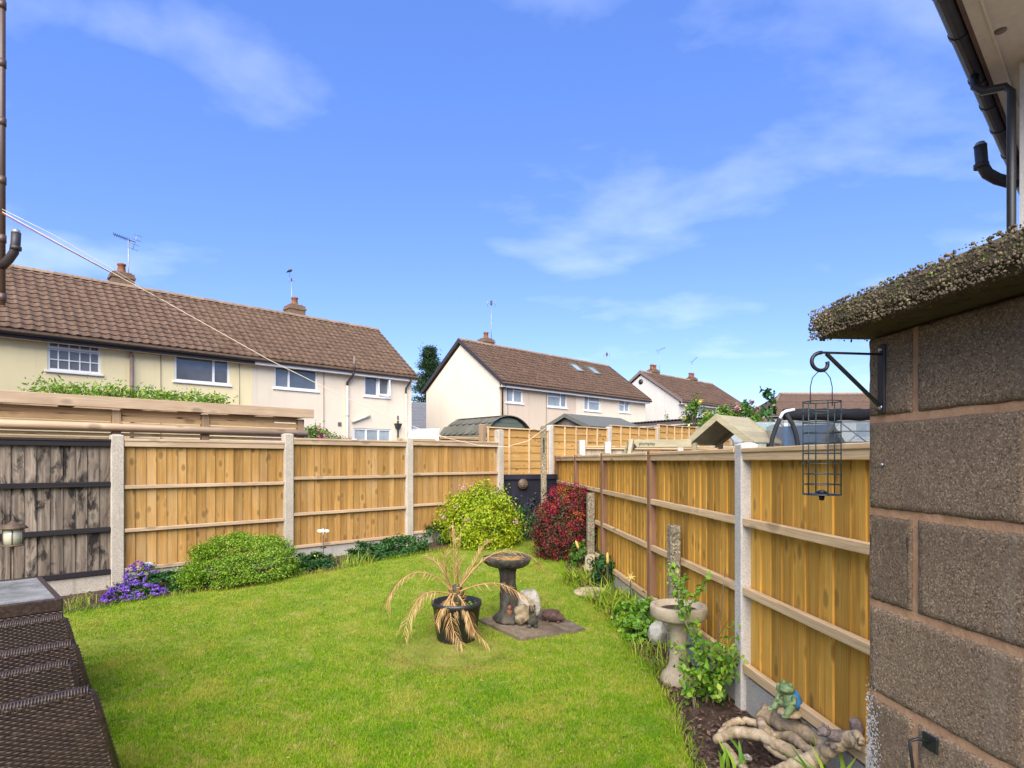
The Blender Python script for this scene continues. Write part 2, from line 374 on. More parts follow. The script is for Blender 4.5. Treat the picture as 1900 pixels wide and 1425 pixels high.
MAT['soffit'] = flat('soffit', (0.62, 0.57, 0.5), 0.7, 0.2, var=0.08)
def glass_mat(name, c, rough=0.06):
    t = NT(name); n_ = t.noise(t.coord(), 1.4, 3); col = t.mix(t.mrange(n_, 0.35, 0.7, 0, 1), tuple(x * 0.6 for x in c), c)  # mottled pane colour stands in for varied reflections in the glass
    return t.done(col, rough, 0.9)
MAT['glass'] = glass_mat('glass', (0.15, 0.175, 0.21)); MAT['glass_pale'] = glass_mat('glass_pale', (0.34, 0.40, 0.42), 0.12)
MAT['glass_grey'] = glass_mat('glass_grey', (0.16, 0.17, 0.18), 0.2)
def clear_mat(name, tint, a, rough=0.08):
    t = NT(name); t.done(tint, rough, 0.3); t.b.inputs['Alpha'].default_value = a; return t.m
MAT['greenhouse_glass'] = clear_mat('greenhouse_glass', (0.40, 0.50, 0.47), 0.6)
MAT['film'] = clear_mat('film', (0.07, 0.08, 0.095), 0.55, 0.35)

def leafm(name, cols, trans=0.3, rough=0.5, spec=0.35):
    t = NT(name); a = t.n('ShaderNodeAttribute', attribute_name='rnd').outputs['Fac']
    n_ = len(cols); col = t.ramp(a, [(i / (n_ - 1), c) for i, c in enumerate(cols)])
    t.done(col, rough, spec)
    tr = t.n('ShaderNodeBsdfTranslucent', {'Color': col}); mxs = t.n('ShaderNodeMixShader', {0: trans}); t.link(t.b.outputs[0], mxs.inputs[1]); t.link(tr.outputs[0], mxs.inputs[2])
    t.link(mxs.outputs[0], t.out.inputs[0]); return t.m
MAT['leaf_hebe'] = leafm('leaf_hebe', [(0.06, 0.15, 0.008), (0.14, 0.27, 0.012), (0.22, 0.37, 0.02), (0.38, 0.47, 0.10)])
MAT['leaf_lime'] = leafm('leaf_lime', [(0.09, 0.16, 0.006), (0.22, 0.32, 0.008), (0.36, 0.44, 0.012), (0.46, 0.46, 0.02)])
MAT['leaf_dark'] = leafm('leaf_dark', [(0.012, 0.05, 0.012), (0.022, 0.085, 0.016), (0.04, 0.13, 0.025), (0.07, 0.17, 0.03)])
MAT['leaf_mid'] = leafm('leaf_mid', [(0.03, 0.085, 0.012), (0.06, 0.15, 0.016), (0.11, 0.23, 0.022), (0.19, 0.31, 0.04)])
MAT['leaf_bright'] = leafm('leaf_bright', [(0.05, 0.13, 0.01), (0.10, 0.24, 0.015), (0.17, 0.34, 0.025), (0.34, 0.42, 0.05)])
MAT['leaf_fuchsia'] = leafm('leaf_fuchsia', [(0.03, 0.055, 0.014), (0.06, 0.05, 0.02), (0.11, 0.03, 0.025), (0.075, 0.09, 0.025)])
MAT['leaf_cedar'] = leafm('leaf_cedar', [(0.012, 0.03, 0.012), (0.022, 0.055, 0.018), (0.035, 0.08, 0.025), (0.05, 0.10, 0.03)])
MAT['leaf_purple'] = leafm('leaf_purple', [(0.02, 0.018, 0.04), (0.035, 0.03, 0.07), (0.03, 0.06, 0.035), (0.07, 0.05, 0.13)])
MAT['flower_purple'] = leafm('flower_purple', [(0.13, 0.045, 0.38), (0.19, 0.07, 0.50), (0.25, 0.12, 0.56), (0.33, 0.19, 0.62)])
MAT['flower_red'] = leafm('flower_red', [(0.17, 0.008, 0.025), (0.27, 0.014, 0.035), (0.36, 0.03, 0.03), (0.24, 0.012, 0.07)])
MAT['flower_orange'] = leafm('flower_orange', [(0.42, 0.06, 0.02), (0.5, 0.11, 0.02), (0.48, 0.14, 0.05), (0.5, 0.05, 0.03)])
MAT['flower_pink'] = leafm('flower_pink', [(0.45, 0.2, 0.22), (0.55, 0.3, 0.3), (0.6, 0.38, 0.36), (0.5, 0.25, 0.28)])
MAT['flower_magenta'] = leafm('flower_magenta', [(0.6, 0.04, 0.25), (0.65, 0.08, 0.3), (0.7, 0.2, 0.4), (0.6, 0.05, 0.3)])
MAT['flower_yellow'] = leafm('flower_yellow', [(0.6, 0.45, 0.06), (0.68, 0.55, 0.12), (0.72, 0.62, 0.22), (0.65, 0.5, 0.1)])
MAT['palm_dry'] = leafm('palm_dry', [(0.22, 0.11, 0.035), (0.34, 0.19, 0.065), (0.46, 0.30, 0.12), (0.58, 0.42, 0.21)], 0.2, 0.6)
MAT['strap'] = leafm('strap', [(0.10, 0.22, 0.012), (0.20, 0.34, 0.02), (0.36, 0.44, 0.03), (0.52, 0.48, 0.10)])
MAT['stem'] = pm('stem', [(0.3, (0.10, 0.07, 0.045)), (0.7, (0.19, 0.14, 0.09))], 20)
MAT['stem_green'] = pm('stem_green', [(0.3, (0.10, 0.15, 0.03)), (0.7, (0.19, 0.24, 0.06))], 20)
MAT['wicker'] = pm('wicker', [(0.3, (0.020, 0.012, 0.009)), (0.55, (0.042, 0.026, 0.018)), (0.8, (0.105, 0.066, 0.045))], 60, rough=0.42, spec=0.5, bump=0.15, bdist=0.001)
MAT['table_glass'] = pm('table_glass', [(0.3, (0.11, 0.12, 0.12)), (0.52, (0.22, 0.235, 0.23)), (0.72, (0.36, 0.36, 0.34))], 7, rough=0.22, spec=0.6, bump=0.05)
MAT['slab'] = pm('slab', [(0.3, (0.085, 0.065, 0.045)), (0.6, (0.155, 0.122, 0.088)), (0.8, (0.23, 0.19, 0.135))], 14, bump=0.8)
MAT['trunk_resin'] = pm('trunk_resin', [(0.28, (0.016, 0.012, 0.011)), (0.46, (0.055, 0.043, 0.037)), (0.6, (0.085, 0.085, 0.065)), (0.78, (0.20, 0.135, 0.10))], 12, (1, 1, 0.45), bump=1.0, bdist=0.03, rough=0.6)
MAT['quartz'] = pm('quartz', [(0.3, (0.20, 0.17, 0.13)), (0.5, (0.36, 0.33, 0.28)), (0.75, (0.46, 0.45, 0.43))], 11, bump=1.0, bdist=0.02)
MAT['rock_brown'] = pm('rock_brown', [(0.3, (0.09, 0.07, 0.04)), (0.55, (0.26, 0.2, 0.12)), (0.8, (0.4, 0.35, 0.25))], 16, bump=1.0, bdist=0.01)
MAT['rock_dark'] = pm('rock_dark', [(0.3, (0.02, 0.02, 0.018)), (0.55, (0.06, 0.058, 0.04)), (0.8, (0.18, 0.15, 0.08))], 14, bump=1.0, bdist=0.01)
MAT['hedgehog'] = pm('hedgehog', [(0.3, (0.045, 0.024, 0.02)), (0.7, (0.105, 0.06, 0.05))], 60, bump=1.0, bdist=0.004, rough=0.6)
MAT['sandstone'] = pm('sandstone', [(0.3, (0.30, 0.245, 0.165)), (0.6, (0.42, 0.35, 0.25)), (0.8, (0.30, 0.29, 0.15))], 12, bump=0.7, bdist=0.006)
MAT['stepping'] = pm('stepping', [(0.3, (0.42, 0.3, 0.2)), (0.7, (0.56, 0.45, 0.34))], 10, bump=0.6)
MAT['grey_stone'] = pm('grey_stone', [(0.3, (0.20, 0.19, 0.16)), (0.7, (0.36, 0.35, 0.31))], 18, bump=0.9, bdist=0.005)
MAT['driftwood'] = pm('driftwood', [(0.28, (0.19, 0.135, 0.075)), (0.5, (0.36, 0.275, 0.17)), (0.75, (0.50, 0.41, 0.28))], 16, (1, 1, 1), bump=1.0, bscale=42, bdist=0.008, dist=1.2)
MAT['frog_green'] = pm('frog_green', [(0.3, (0.09, 0.14, 0.06)), (0.6, (0.16, 0.23, 0.10)), (0.8, (0.30, 0.31, 0.14))], 26, rough=0.5, bump=0.5)
MAT['frog_blue'] = pm('frog_blue', [(0.3, (0.02, 0.13, 0.33)), (0.7, (0.05, 0.22, 0.48))], 26, rough=0.5, bump=0.4)
MAT['squirrel'] = pm('squirrel', [(0.3, (0.10, 0.075, 0.07)), (0.7, (0.25, 0.2, 0.185))], 70, bump=1.0, bdist=0.003)
MAT['soil'] = pm('soil', [(0.3, (0.035, 0.02, 0.014)), (0.55, (0.085, 0.052, 0.036)), (0.8, (0.16, 0.105, 0.075))], 22, bump=1.0, bdist=0.02, lo=1, hi=1)
MAT['chip'] = pm('chip', [(0.3, (0.05, 0.028, 0.02)), (0.55, (0.12, 0.072, 0.05)), (0.8, (0.24, 0.16, 0.11))], 30, lo=0.5, hi=1.5, bump=0.3)
MAT['bronze'] = pm('bronze', [(0.3, (0.06, 0.04, 0.025)), (0.7, (0.15, 0.105, 0.07))], 14, rough=0.45, bump=0.5)
MAT['cane'] = flat('cane', (0.55, 0.36, 0.1), 0.6)
MAT['blue_paint'] = flat('blue_paint', (0.05, 0.085, 0.13), 0.5)
MAT['shed_green'] = wood('shed_green', (0.17, 0.21, 0.18), (0.135, 0.17, 0.145), (0.09, 0.115, 0.1), axis=0, knots=False)
MAT['shed_grey'] = wood('shed_grey', (0.28, 0.25, 0.225), (0.215, 0.185, 0.165), (0.13, 0.11, 0.10), axis=2, knots=False)
MAT['ink'] = flat('ink', (0.03, 0.035, 0.03), 0.7)
MAT['canvas_black'] = pm('canvas_black', [(0.3, (0.012, 0.013, 0.018)), (0.7, (0.028, 0.03, 0.038))], 14, (1, 1, 3), bump=0.8, bdist=0.02)
MAT['foam'] = flat('foam', (0.03, 0.032, 0.035), 0.8, 0.2)
MAT['bird'] = flat('bird', (0.018, 0.017, 0.018), 0.5)
MAT['lens'] = glass_mat('lens', (0.5, 0.47, 0.36), 0.1)

# leaf clouds and blades -------------------------------------------------------
def leaf_mesh(name, P, Nn, size, aspect=0.5, fold=0.18, rnd=None):
    n = len(P); Nn = Nn / (np.linalg.norm(Nn, axis=1, keepdims=True) + 1e-9)
    t = RNG.normal(size=(n, 3)); t -= Nn * (t * Nn).sum(1, keepdims=True); t /= (np.linalg.norm(t, axis=1, keepdims=True) + 1e-9)
    b = np.cross(Nn, t); s = np.broadcast_to(np.asarray(size), (n,))[:, None]
    v0 = P - t * s * 0.5; v2 = P + t * s * 0.5; mid = P - t * s * 0.05
    v1 = mid + b * s * aspect * 0.5 + Nn * s * fold; v3 = mid - b * s * aspect * 0.5 + Nn * s * fold
    V = np.stack([v0, v1, v2, v3], 1).reshape(-1, 3); i = np.arange(n)[:, None] * 4
    Fa = np.concatenate([i + [0, 1, 2], i + [0, 2, 3]], 0)
    r_ = RNG.random(n) if rnd is None else rnd
    return np_mesh(name, V, Fa, np.repeat(r_, 4))
def blade_mesh(name, B, h, lean, w, rnd=None, segs=2, curl=1.0):
    n = len(B); ang = RNG.random(n) * 2 * math.pi; d = np.stack([np.cos(ang), np.sin(ang), np.zeros(n)], 1); sd_ = np.stack([-d[:, 1], d[:, 0], d[:, 2]], 1)
    h = np.broadcast_to(h, (n,))[:, None]; lean = np.broadcast_to(lean, (n,))[:, None]; w = np.broadcast_to(w, (n,))[:, None]
    rows = []
    for k in range(segs):
        f = k / segs; c = B + d * (lean * h * f ** (1 + curl)) + np.array([0, 0, 1]) * h * (f - 0.25 * lean * f * f * curl); ww = w * (1 - 0.5 * f)
        rows += [c - sd_ * ww / 2, c + sd_ * ww / 2]
    rows.append(B + d * lean * h + np.array([0, 0, 1]) * h * (1 - 0.25 * lean * curl))
    V = np.stack(rows, 1).reshape(-1, 3); k = 2 * segs + 1; i = np.arange(n)[:, None] * k; fs = []
    for q in range(segs - 1): fs += [i + [2 * q, 2 * q + 1, 2 * q + 3], i + [2 * q, 2 * q + 3, 2 * q + 2]]
    fs.append(i + [2 * segs - 2, 2 * segs - 1, 2 * segs])
    r_ = RNG.random(n) if rnd is None else rnd
    return np_mesh(name, V, np.concatenate(fs, 0), np.repeat(r_, k))
def clumped(c, r_, n, clumps, spread=0.16, inner=0.55, rz=0.0, zmin=-0.25, lump=0.12, flat_n=0.35):
    """points and normals of leaves in clumps over an uneven dome"""
    K = RNG.normal(size=(clumps * 2, 3)); K /= np.linalg.norm(K, axis=1, keepdims=True); K = K[K[:, 2] > zmin][:clumps]
    a = RNG.normal(size=(5, 3)) * 2.2; ph = RNG.random(5) * 6
    def lumps(D): return 1 + lump * np.sin(D @ a.T + ph).sum(1) / 2
    depth = inner + (1 - inner) * RNG.random(len(K)) ** 0.45
    K2 = K * (depth * lumps(K))[:, None]
    idx = RNG.integers(0, len(K), n); P = K2[idx] + RNG.normal(size=(n, 3)) * spread * np.array([1, 1, 0.8])
    nr = K[idx] * (1 - flat_n) + np.array([0, 0, flat_n]) + RNG.normal(size=(n, 3)) * 0.55
    kr = RNG.random(len(K)); rr = kr[idx] * 0.45 + RNG.random(n) * 0.55
    P = P * np.array(r_); ca, sa = math.cos(rz), math.sin(rz)
    rot = np.array([[ca, -sa, 0], [sa, ca, 0], [0, 0, 1]]); P = P @ rot.T + np.array(c); return P, nr, rr
# ================================================================ ground and lawn
def grid_axis(a, b, c, d, step, far):                       # fine between b and c, coarse outside
    return np.concatenate([np.linspace(a, b, far, endpoint=False), np.arange(b, c, step), np.linspace(c, d, far)])
gx = grid_axis(-400, -8, 8, 400, 0.5, 8); gy = grid_axis(-300, -2, 14, 600, 0.5, 8)
XX, YY = np.meshgrid(gx, gy); ZZ = G(XX, YY); nx = len(gx); ny = len(gy)
ii = (np.arange(ny - 1)[:, None] * nx + np.arange(nx - 1)[None, :]).ravel()
o = ob('ground', np_mesh('ground', np.stack([XX.ravel(), YY.ravel(), ZZ.ravel()], 1), np.stack([ii, ii + 1, ii + nx + 1, ii + nx], 1), smooth=True), MAT['soil']); o['kind'] = 'structure'
edge_px = [(40, 1152), (125, 1140), (180, 1132), (235, 1120), (320, 1108), (400, 1096), (480, 1082), (560, 1070), (640, 1056), (700, 1043), (760, 1034), (820, 1022), (880, 1011), (930, 1006), (985, 1006), (1008, 1012), (1028, 1030), (1045, 1050), (1052, 1075), (1066, 1096), (1100, 1122), (1130, 1152), (1160, 1190), (1190, 1225), (1222, 1270), (1246, 1320), (1266, 1370), (1284, 1425), (1300, 1490)]
LAWN = [(-5.75, 5.2)] + [tuple(gp(*p).xy) for p in edge_px] + [(0.85, 1.6), (-5.2, 1.6)]
def inside(poly, x, y):
    c = np.zeros(x.shape, bool); n = len(poly)
    for i in range(n):
        x0, y0 = poly[i]; x1, y1 = poly[(i + 1) % n]
        c ^= ((y0 > y) != (y1 > y)) & (x < (x1 - x0) * (y - y0) / (y1 - y0 + 1e-12) + x0)
    return c
tl = NT('lawn_soil'); v = tl.coord(rnd=False); tl.done(tl.ramp(tl.noise(v, 5, 6), [(0.3, (0.12, 0.16, 0.02)), (0.55, (0.20, 0.23, 0.035)), (0.75, (0.29, 0.26, 0.08))]), 0.95, 0.1)
bm = bmesh.new(); vs = [bm.verts.new((x, y, float(G(x, y)) + 0.012)) for x, y in LAWN]; bm.faces.new(vs)
bmesh.ops.triangulate(bm, faces=bm.faces[:]); bmesh.ops.subdivide_edges(bm, edges=bm.edges[:], cuts=5, use_grid_fill=True)
for v_ in bm.verts: v_.co.z = float(G(v_.co.x, v_.co.y)) + 0.012
bmesh.ops.recalc_face_normals(bm, faces=bm.faces); me = bpy.data.meshes.new('lawn'); bm.to_mesh(me); bm.free()
o = ob('lawn', me, tl.m); o['kind'] = 'structure'
# grass blades: light and dry patches belong to the turf itself
tg = NT('grass'); a = tg.n('ShaderNodeAttribute', attribute_name='rnd').outputs['Fac']; v = tg.coord(rnd=False)
col = tg.ramp(a, [(0.0, (0.085, 0.215, 0.003)), (0.4, (0.16, 0.325, 0.004)), (0.78, (0.25, 0.42, 0.006)), (0.9, (0.37, 0.45, 0.02)), (1.0, (0.54, 0.45, 0.12))])
pn = tg.noise(v, 2.1, 6, 0.65); pf = tg.noise(v, 9.0, 5, 0.7)
col = tg.mix(tg.mrange(pn, 0.50, 0.64, 0, 0.75), col, (0.42, 0.40, 0.055)); col = tg.mix(tg.mrange(pf, 0.53, 0.66, 0, 0.75), col, (0.48, 0.42, 0.12)); col = tg.mix(tg.mrange(pn, 0.33, 0.46, 0.7, 0), col, (0.085, 0.27, 0.004))
pp = tg.n('ShaderNodeVectorMath', {0: v, 1: (-0.50, 4.86, 0.0)}, operation='DISTANCE').outputs['Value']
pmask = tg.math('MULTIPLY', tg.mrange(pp, 0.22, 0.62, 1.0, 0.0), tg.mrange(tg.noise(v, 9, 3), 0.35, 0.55, 0.35, 1.0)); col = tg.mix(pmask, col, (0.30, 0.21, 0.085))
tg.done(col, 0.75, 0.08); trn = tg.n('ShaderNodeBsdfTranslucent', {'Color': col}); ms = tg.n('ShaderNodeMixShader', {0: 0.42}); tg.link(tg.b.outputs[0], ms.inputs[1]); tg.link(trn.outputs[0], ms.inputs[2]); tg.link(ms.outputs[0], tg.out.inputs[0])
SLAB = [gp(886, 1156).xy, gp(1012, 1137).xy, gp(1086, 1174).xy, gp(965, 1193).xy]
POT = Vector((-0.478, 5.22))
def scatter(n, ymin, ymax):
    y = ymin * (ymax / ymin) ** RNG.random(n); x = (RNG.random(n) * 1.9 - 1.0) * 0.9 * y
    sc_ = sum(SLAB, Vector((0, 0))) / 4; k = inside(LAWN, x, y) & ~inside([tuple(sc_ + (p - sc_) * 0.93) for p in SLAB], x, y) & (np.hypot(x - POT.x, y - POT.y) > 0.17)
    return x[k], y[k]
x, y = scatter(820000, 2.55, 11.0)
bare = (np.hypot(x + 0.5, y - 4.9) < 0.38) & (RNG.random(len(x)) < 0.7); x, y = x[~bare], y[~bare]
B = np.stack([x, y, G(x, y) + 0.008], 1); hh = RNG.normal(0.022, 0.006, len(x)).clip(0.009, 0.045) * np.where(RNG.random(len(x)) < 0.015, 1.6, 1.0)
o = ob('lawn_grass', blade_mesh('lawn_grass', B, hh, RNG.random(len(x)) * 0.9 + 0.15, 0.0019 + 0.0004 * y, segs=2), tg.m, kind='stuff')
o['label'] = 'mown bright green grass with dry straw patches over the lawn'; o['category'] = 'grass'
# longer fringe where the mower does not reach
P = []
for i in range(1, len(edge_px)):
    a_, b_ = Vector(LAWN[i]), Vector(LAWN[i + 1]); k = int((b_ - a_).length * 260)
    for _ in range(k):
        q = a_.lerp(b_, random.random()); x_, y_ = q.x + random.gauss(0, 0.03), q.y + random.gauss(0, 0.03); P.append((x_, y_, float(G(x_, y_))))
P = np.array(P); o = ob('edge_grass', blade_mesh('edge_grass', P, RNG.random(len(P)) * 0.07 + 0.035, RNG.random(len(P)) * 1.1 + 0.2, 0.0032 + 0.0003 * P[:, 1], segs=3), tg.m, kind='stuff')
o['label'] = 'longer ragged grass fringe along the border edges'; o['category'] = 'grass'
# clover and daisies-less broad weeds, and a few fallen dry leaves, on the lawn
x, y = scatter(5200, 2.7, 10.5); k = np.sin(x * 3.1 + 1) + np.sin(y * 2.3 + x) + RNG.normal(size=len(x)) * .6 > 1.1; x, y = x[k], y[k]
P = np.stack([x, y, G(x, y) + 0.016 + RNG.random(len(x)) * .012], 1); P = np.repeat(P, 3, 0) + RNG.normal(size=(len(P) * 3, 3)) * np.array([.008, .008, .002])
o = ob('lawn_weeds', leaf_mesh('lawn_weeds', P, RNG.normal(size=P.shape) * .3 + [0, 0, 1], .013, .85, .08), MAT['leaf_mid'], kind='stuff'); o['label'] = 'small clover leaves scattered through the lawn'; o['category'] = 'weeds'
x, y = scatter(420, 2.7, 10.5); P = np.stack([x, y, G(x, y) + 0.024], 1); o = ob('dry_leaves', leaf_mesh('dry_leaves', P, RNG.normal(size=P.shape) * .4 + [0, 0, 1], RNG.random(len(P)) * .03 + .012, .25, .15), MAT['palm_dry'], kind='stuff'); o['label'] = 'dry straw bits fallen on the lawn'; o['category'] = 'dry leaves'
# bark chips on the borders
pts = []
while len(pts) < 5200:
    y_ = 1.7 + 9.0 * random.random() ** 1.7; x_ = random.uniform(0.3, 1.75) - 0.08 * (y_ - 3)
    if x_ < 1.74 - 0.0803 * y_ and not inside(LAWN, np.array([x_]), np.array([y_]))[0]: pts.append((x_, y_))
for _ in range(1500):
    t_ = random.uniform(-1.2, 6.2); s_ = random.uniform(0.08, 0.75); q = Vector((-4.45, 6.8, 0)) + U * t_ - N * s_
    if not inside(LAWN, np.array([q.x]), np.array([q.y]))[0]: pts.append((q.x, q.y))
pts = np.array(pts); Pc = np.stack([pts[:, 0], pts[:, 1], G(pts[:, 0], pts[:, 1]) + 0.008 + RNG.random(len(pts)) * 0.018], 1)
nn = np.array([0, 0, 1.0]) + RNG.normal(size=(len(Pc), 3)) * 0.45
o = ob('bark_chips', leaf_mesh('bark_chips', Pc, nn, RNG.random(len(Pc)) * 0.035 + 0.012, 0.45, 0.1), MAT['chip'], kind='stuff')
o['label'] = 'brown bark chips strewn over the flower borders'; o['category'] = 'bark chips'

# ================================================================ closeboard fences
def wedge(w, h, flip=False, th=0.021):                                # feather-edge board, base at z 0, rail side towards -y
    m = MB(); t0, t1 = (0.005, th) if flip else (th, 0.005)
    prof = [(-w / 2, -t0), (0, -(t0 + t1) / 2 - 0.0015), (w / 2, -t1), (w / 2, 0), (-w / 2, 0)]
    vs = [(p[0], p[1], z) for z in (0, h) for p in prof]
    m.add(vs, [(0, 1, 2, 3, 4), (9, 8, 7, 6, 5)] + [(i, i + 5, (i + 1) % 5 + 5, (i + 1) % 5) for i in range(5)]); return m.mesh('board')
def panel(label, A, B, z0, z1, boards, mats, rails, cap=True, group=None, cat='fence', sag=0.0):
    """closeboard panel between ground points A and B; the rails face the viewer's garden"""
    A = Vector((A[0], A[1], 0)); B = Vector((B[0], B[1], 0)); d = B - A; L = d.length; rz = math.atan2(d.y, d.x)
    t = thing('closeboard_fence', label, cat, (A.x, A.y, z0), rz, group); h = z1 - z0; w = L / boards
    bms = [wedge(w * 1.12, h - 0.03, True, 0.015 if mats[0] == 'board_gold' else 0.021)] * 2
    for k in range(boards):
        ob('board', bms[k % 2], MAT[mats[0]], t, ((k + 0.5) * w + random.uniform(-0.004, 0.004), 0.012 + 0.002 * (k % 2), random.uniform(-0.006, 0.004)), (0, random.uniform(-0.004, 0.004), random.uniform(-0.02, 0.02)))
    for zr, hr in rails:
        m = MB(); m.box((0.004, -0.052, zr - hr / 2 - z0), (L - 0.004, -0.0135, zr + hr / 2 - z0), 0.004); ob('rail', m, MAT[mats[1]], t, (0, 0, random.uniform(-0.003, 0.003)))
    if cap:
        m = MB(); m.box((0, -0.062, h - 0.028), (L, 0.03, h), 0.004); ob('capping', m, MAT[mats[1]], t)
    return t
def post(label, x, y, z1, w, mat, rz, name='concrete_post', group=None, top=0.009, d=None):
    g0 = float(G(x, y)); m = MB(); d = d or w; m.box((-w / 2, -d / 2, -0.05), (w / 2, d / 2, z1 - g0 - top), 0.008)
    if top > 0:
        zt = z1 - g0; zb = zt - top; i = 0.007
        m.add([(-w / 2 + i, -d / 2 + i, zb - .001), (w / 2 - i, -d / 2 + i, zb - .001), (w / 2 - i, d / 2 - i, zb - .001), (-w / 2 + i, d / 2 - i, zb - .001), (-w / 4, -d / 4, zt), (w / 4, -d / 4, zt), (w / 4, d / 4, zt), (-w / 4, d / 4, zt)], [(0, 1, 5, 4), (1, 2, 6, 5), (2, 3, 7, 6), (3, 0, 4, 7), (4, 5, 6, 7), (3, 2, 1, 0)])
    o = ob(name, m, MAT[mat], None, (x, y, g0), (0, 0, rz)); tag(o, label, 'fence post', group); return o
def gravel(label, A, B, z1, group=None, mat='gravel_board'):
    A = Vector((A[0], A[1], 0)); B = Vector((B[0], B[1], 0)); d = B - A; L = d.length; g0 = min(float(G(A.x, A.y)), float(G(B.x, B.y)))
    m = MB(); m.box((0.0, -0.028, -0.1), (L, 0.022, z1 - g0 - 0.002), 0.006)
    o = ob('gravel_board', m, MAT[mat], None, (A.x, A.y, g0), (0, 0, math.atan2(d.y, d.x))); tag(o, label, 'gravel board', group); return o
LP = [Vector((-5.86, 5.42, 0)), Vector((-4.45, 6.80, 0)), Vector((-3.04, 8.18, 0)), Vector((-1.642, 9.54, 0)), Vector((-0.233, 10.90, 0))]
ltop = [1.85, 1.857, 1.93, 1.926, 2.124]
llab = ['grey concrete post at the far end of the blackened panel', 'grey concrete post between blackened panel and golden fence panel', 'grey concrete post beside the clipped rounded green shrub', 'grey concrete post between two tan panels above trailing dark foliage', 'tall grey concrete corner post behind the lime green shrub']
for p, zt, lb in zip(LP, ltop, llab): post(lb, p.x, p.y, zt, 0.125, 'concrete', UA)
lz = [(0.30, 1.80), (0.305, 1.812), (0.365, 1.872), (0.40, 1.897)]
lpl = ['weathered grey and black closeboard fence panel with black rails', 'honey coloured closeboard panel behind the clipped rounded green shrub', 'tan closeboard panel with knots behind the dragonfly stake', 'tan closeboard panel partly behind the lime green shrub']
for i in range(4):
    A_ = LP[i] + U * 0.064; B_ = LP[i + 1] - U * 0.064; z0, z1 = lz[i]; dz = (z1 - 1.812)
    rl = [(z1 - 0.05, 0.085), (1.262 + dz, 0.042), (0.77 + dz, 0.042), (z0 + 0.022, 0.042)]
    if i == 0: rl = [(z1 - 0.045, 0.075), (1.30, 0.055), (0.80, 0.055), (z0 + 0.028, 0.055)]
    panel(lpl[i], A_, B_, z0, z1, 17 if i == 0 else (17 if i == 1 else 18), ('weathered', 'black_wood') if i == 0 else ('board_tan', 'rail_grey'), rl)
    gravel(['pale concrete gravel board under the blackened fence panel', 'concrete gravel board behind the clipped shrub and violet flowers', 'concrete gravel board below the dragonfly stake with rusty lock plate', 'concrete gravel board behind trailing dark foliage and lime shrub'][i], A_, B_, z0, mat='concrete' if i == 0 else 'gravel_board')
m = MB(); m.box((-0.022, -0.006, -0.035), (0.022, 0.004, 0.035), 0.004); m.tube([(0, -0.006, 0.0), (0, -0.02, 0.0)], 0.012, 8); q = LP[2].lerp(LP[3], 0.78) - N * 0.036
tag(ob('lock_plate', m, MAT['terracotta'], None, (q.x, q.y, 0.345), (0, 0, UA)), 'small rusty metal plate fixed on the concrete gravel board', 'metal plate')
def RX(d): return 1.812 - 0.0803 * d
RA = math.atan2(-1, 0.0803)                                 # along the fence towards the viewer: rails on the lawn side
rd = [1.94, 3.87, 5.75, 7.72, 9.58, 11.6]
rlab = ['pale concrete post hidden behind the block wall end', 'pale grey slotted concrete post beside the leafy sapling', 'red brown square post behind the stone bird bath', 'red brown square post beside dark climbing foliage', 'brown square post behind the red fuchsia', 'dark brown end post beside the navy panel']
for d_, lb in zip(rd, rlab):
    if d_ < 4: post(lb, RX(d_), d_, 1.676, 0.098, 'concrete_light', RA, d=0.115)
    else: post(lb, RX(d_), d_, 1.658, 0.095, 'brown_post', RA, name='wooden_post', top=0.0, d=0.11)
rpl = ['golden closeboard panel behind the hanging wire bird feeder', 'golden closeboard panel behind the stone bird bath and leafy sapling', 'golden closeboard panel behind the torch stakes and stepping stone', 'golden closeboard panel partly behind the short pebbled post', 'short golden closeboard panel behind the red fuchsia']
for i in range(5):
    A_ = Vector((RX(rd[i + 1] - 0.052), rd[i + 1] - 0.052, 0)); B_ = Vector((RX(rd[i] + 0.052), rd[i] + 0.052, 0)); z0 = 0.195 if i < 3 else 0.24
    panel(rpl[i], A_, B_, z0, 1.640, 15, ('board_gold', 'rail_pale'), [(1.598, 0.075), (1.172, 0.052), (0.742, 0.052), (z0 + 0.06, 0.06)])
    gravel(['concrete gravel board beside the driftwood and frog ornament', 'concrete gravel board behind the stone bird bath', 'dark stained concrete gravel board behind the dry lily leaves', 'concrete gravel board behind the swirl carved stone', 'concrete gravel board behind the red fuchsia'][i], A_, B_, z0)

# back corner: navy panel, washing line post, lap panels ------------------------
A_ = Vector((-0.16, 11.02, 0)); B_ = Vector((0.85, 11.42, 0)); d_ = B_ - A_; rz = math.atan2(d_.y, d_.x)
t = thing('closeboard_fence', 'dark navy painted low panel in the corner with a face plaque', 'fence', (A_.x, A_.y, 0.24), rz)
for k in range(7):
    m = MB(); w = d_.length / 7; m.box((k * w + 0.001, 0, 0), ((k + 1) * w - 0.001, 0.018, 1.07), 0.003); ob('board', m, MAT['navy'], t)
for z_ in (1.02, 0.5): m = MB(); m.box((0, -0.03, z_ - 0.045), (d_.length, -0.001, z_ + 0.045), 0.004); ob('rail', m, MAT['navy'], t)
t = thing('line_post', 'weathered concrete washing line post in front of the navy panel', 'post', onG(0.563, 10.75))
m = MB(); m.box((-0.05, -0.045, 0), (0.05, 0.045, 1.93), 0.008); ob('shaft', m, MAT['aggregate'], t)
m = MB(); m.box((-0.012, -0.056, 1.45), (0.012, -0.0455, 1.72), 0.003); m.tube([(0, -0.05, 1.72), (0, -0.075, 1.70), (0, -0.075, 1.66)], 0.006, 6); ob('cleat', m, MAT['iron'], t)
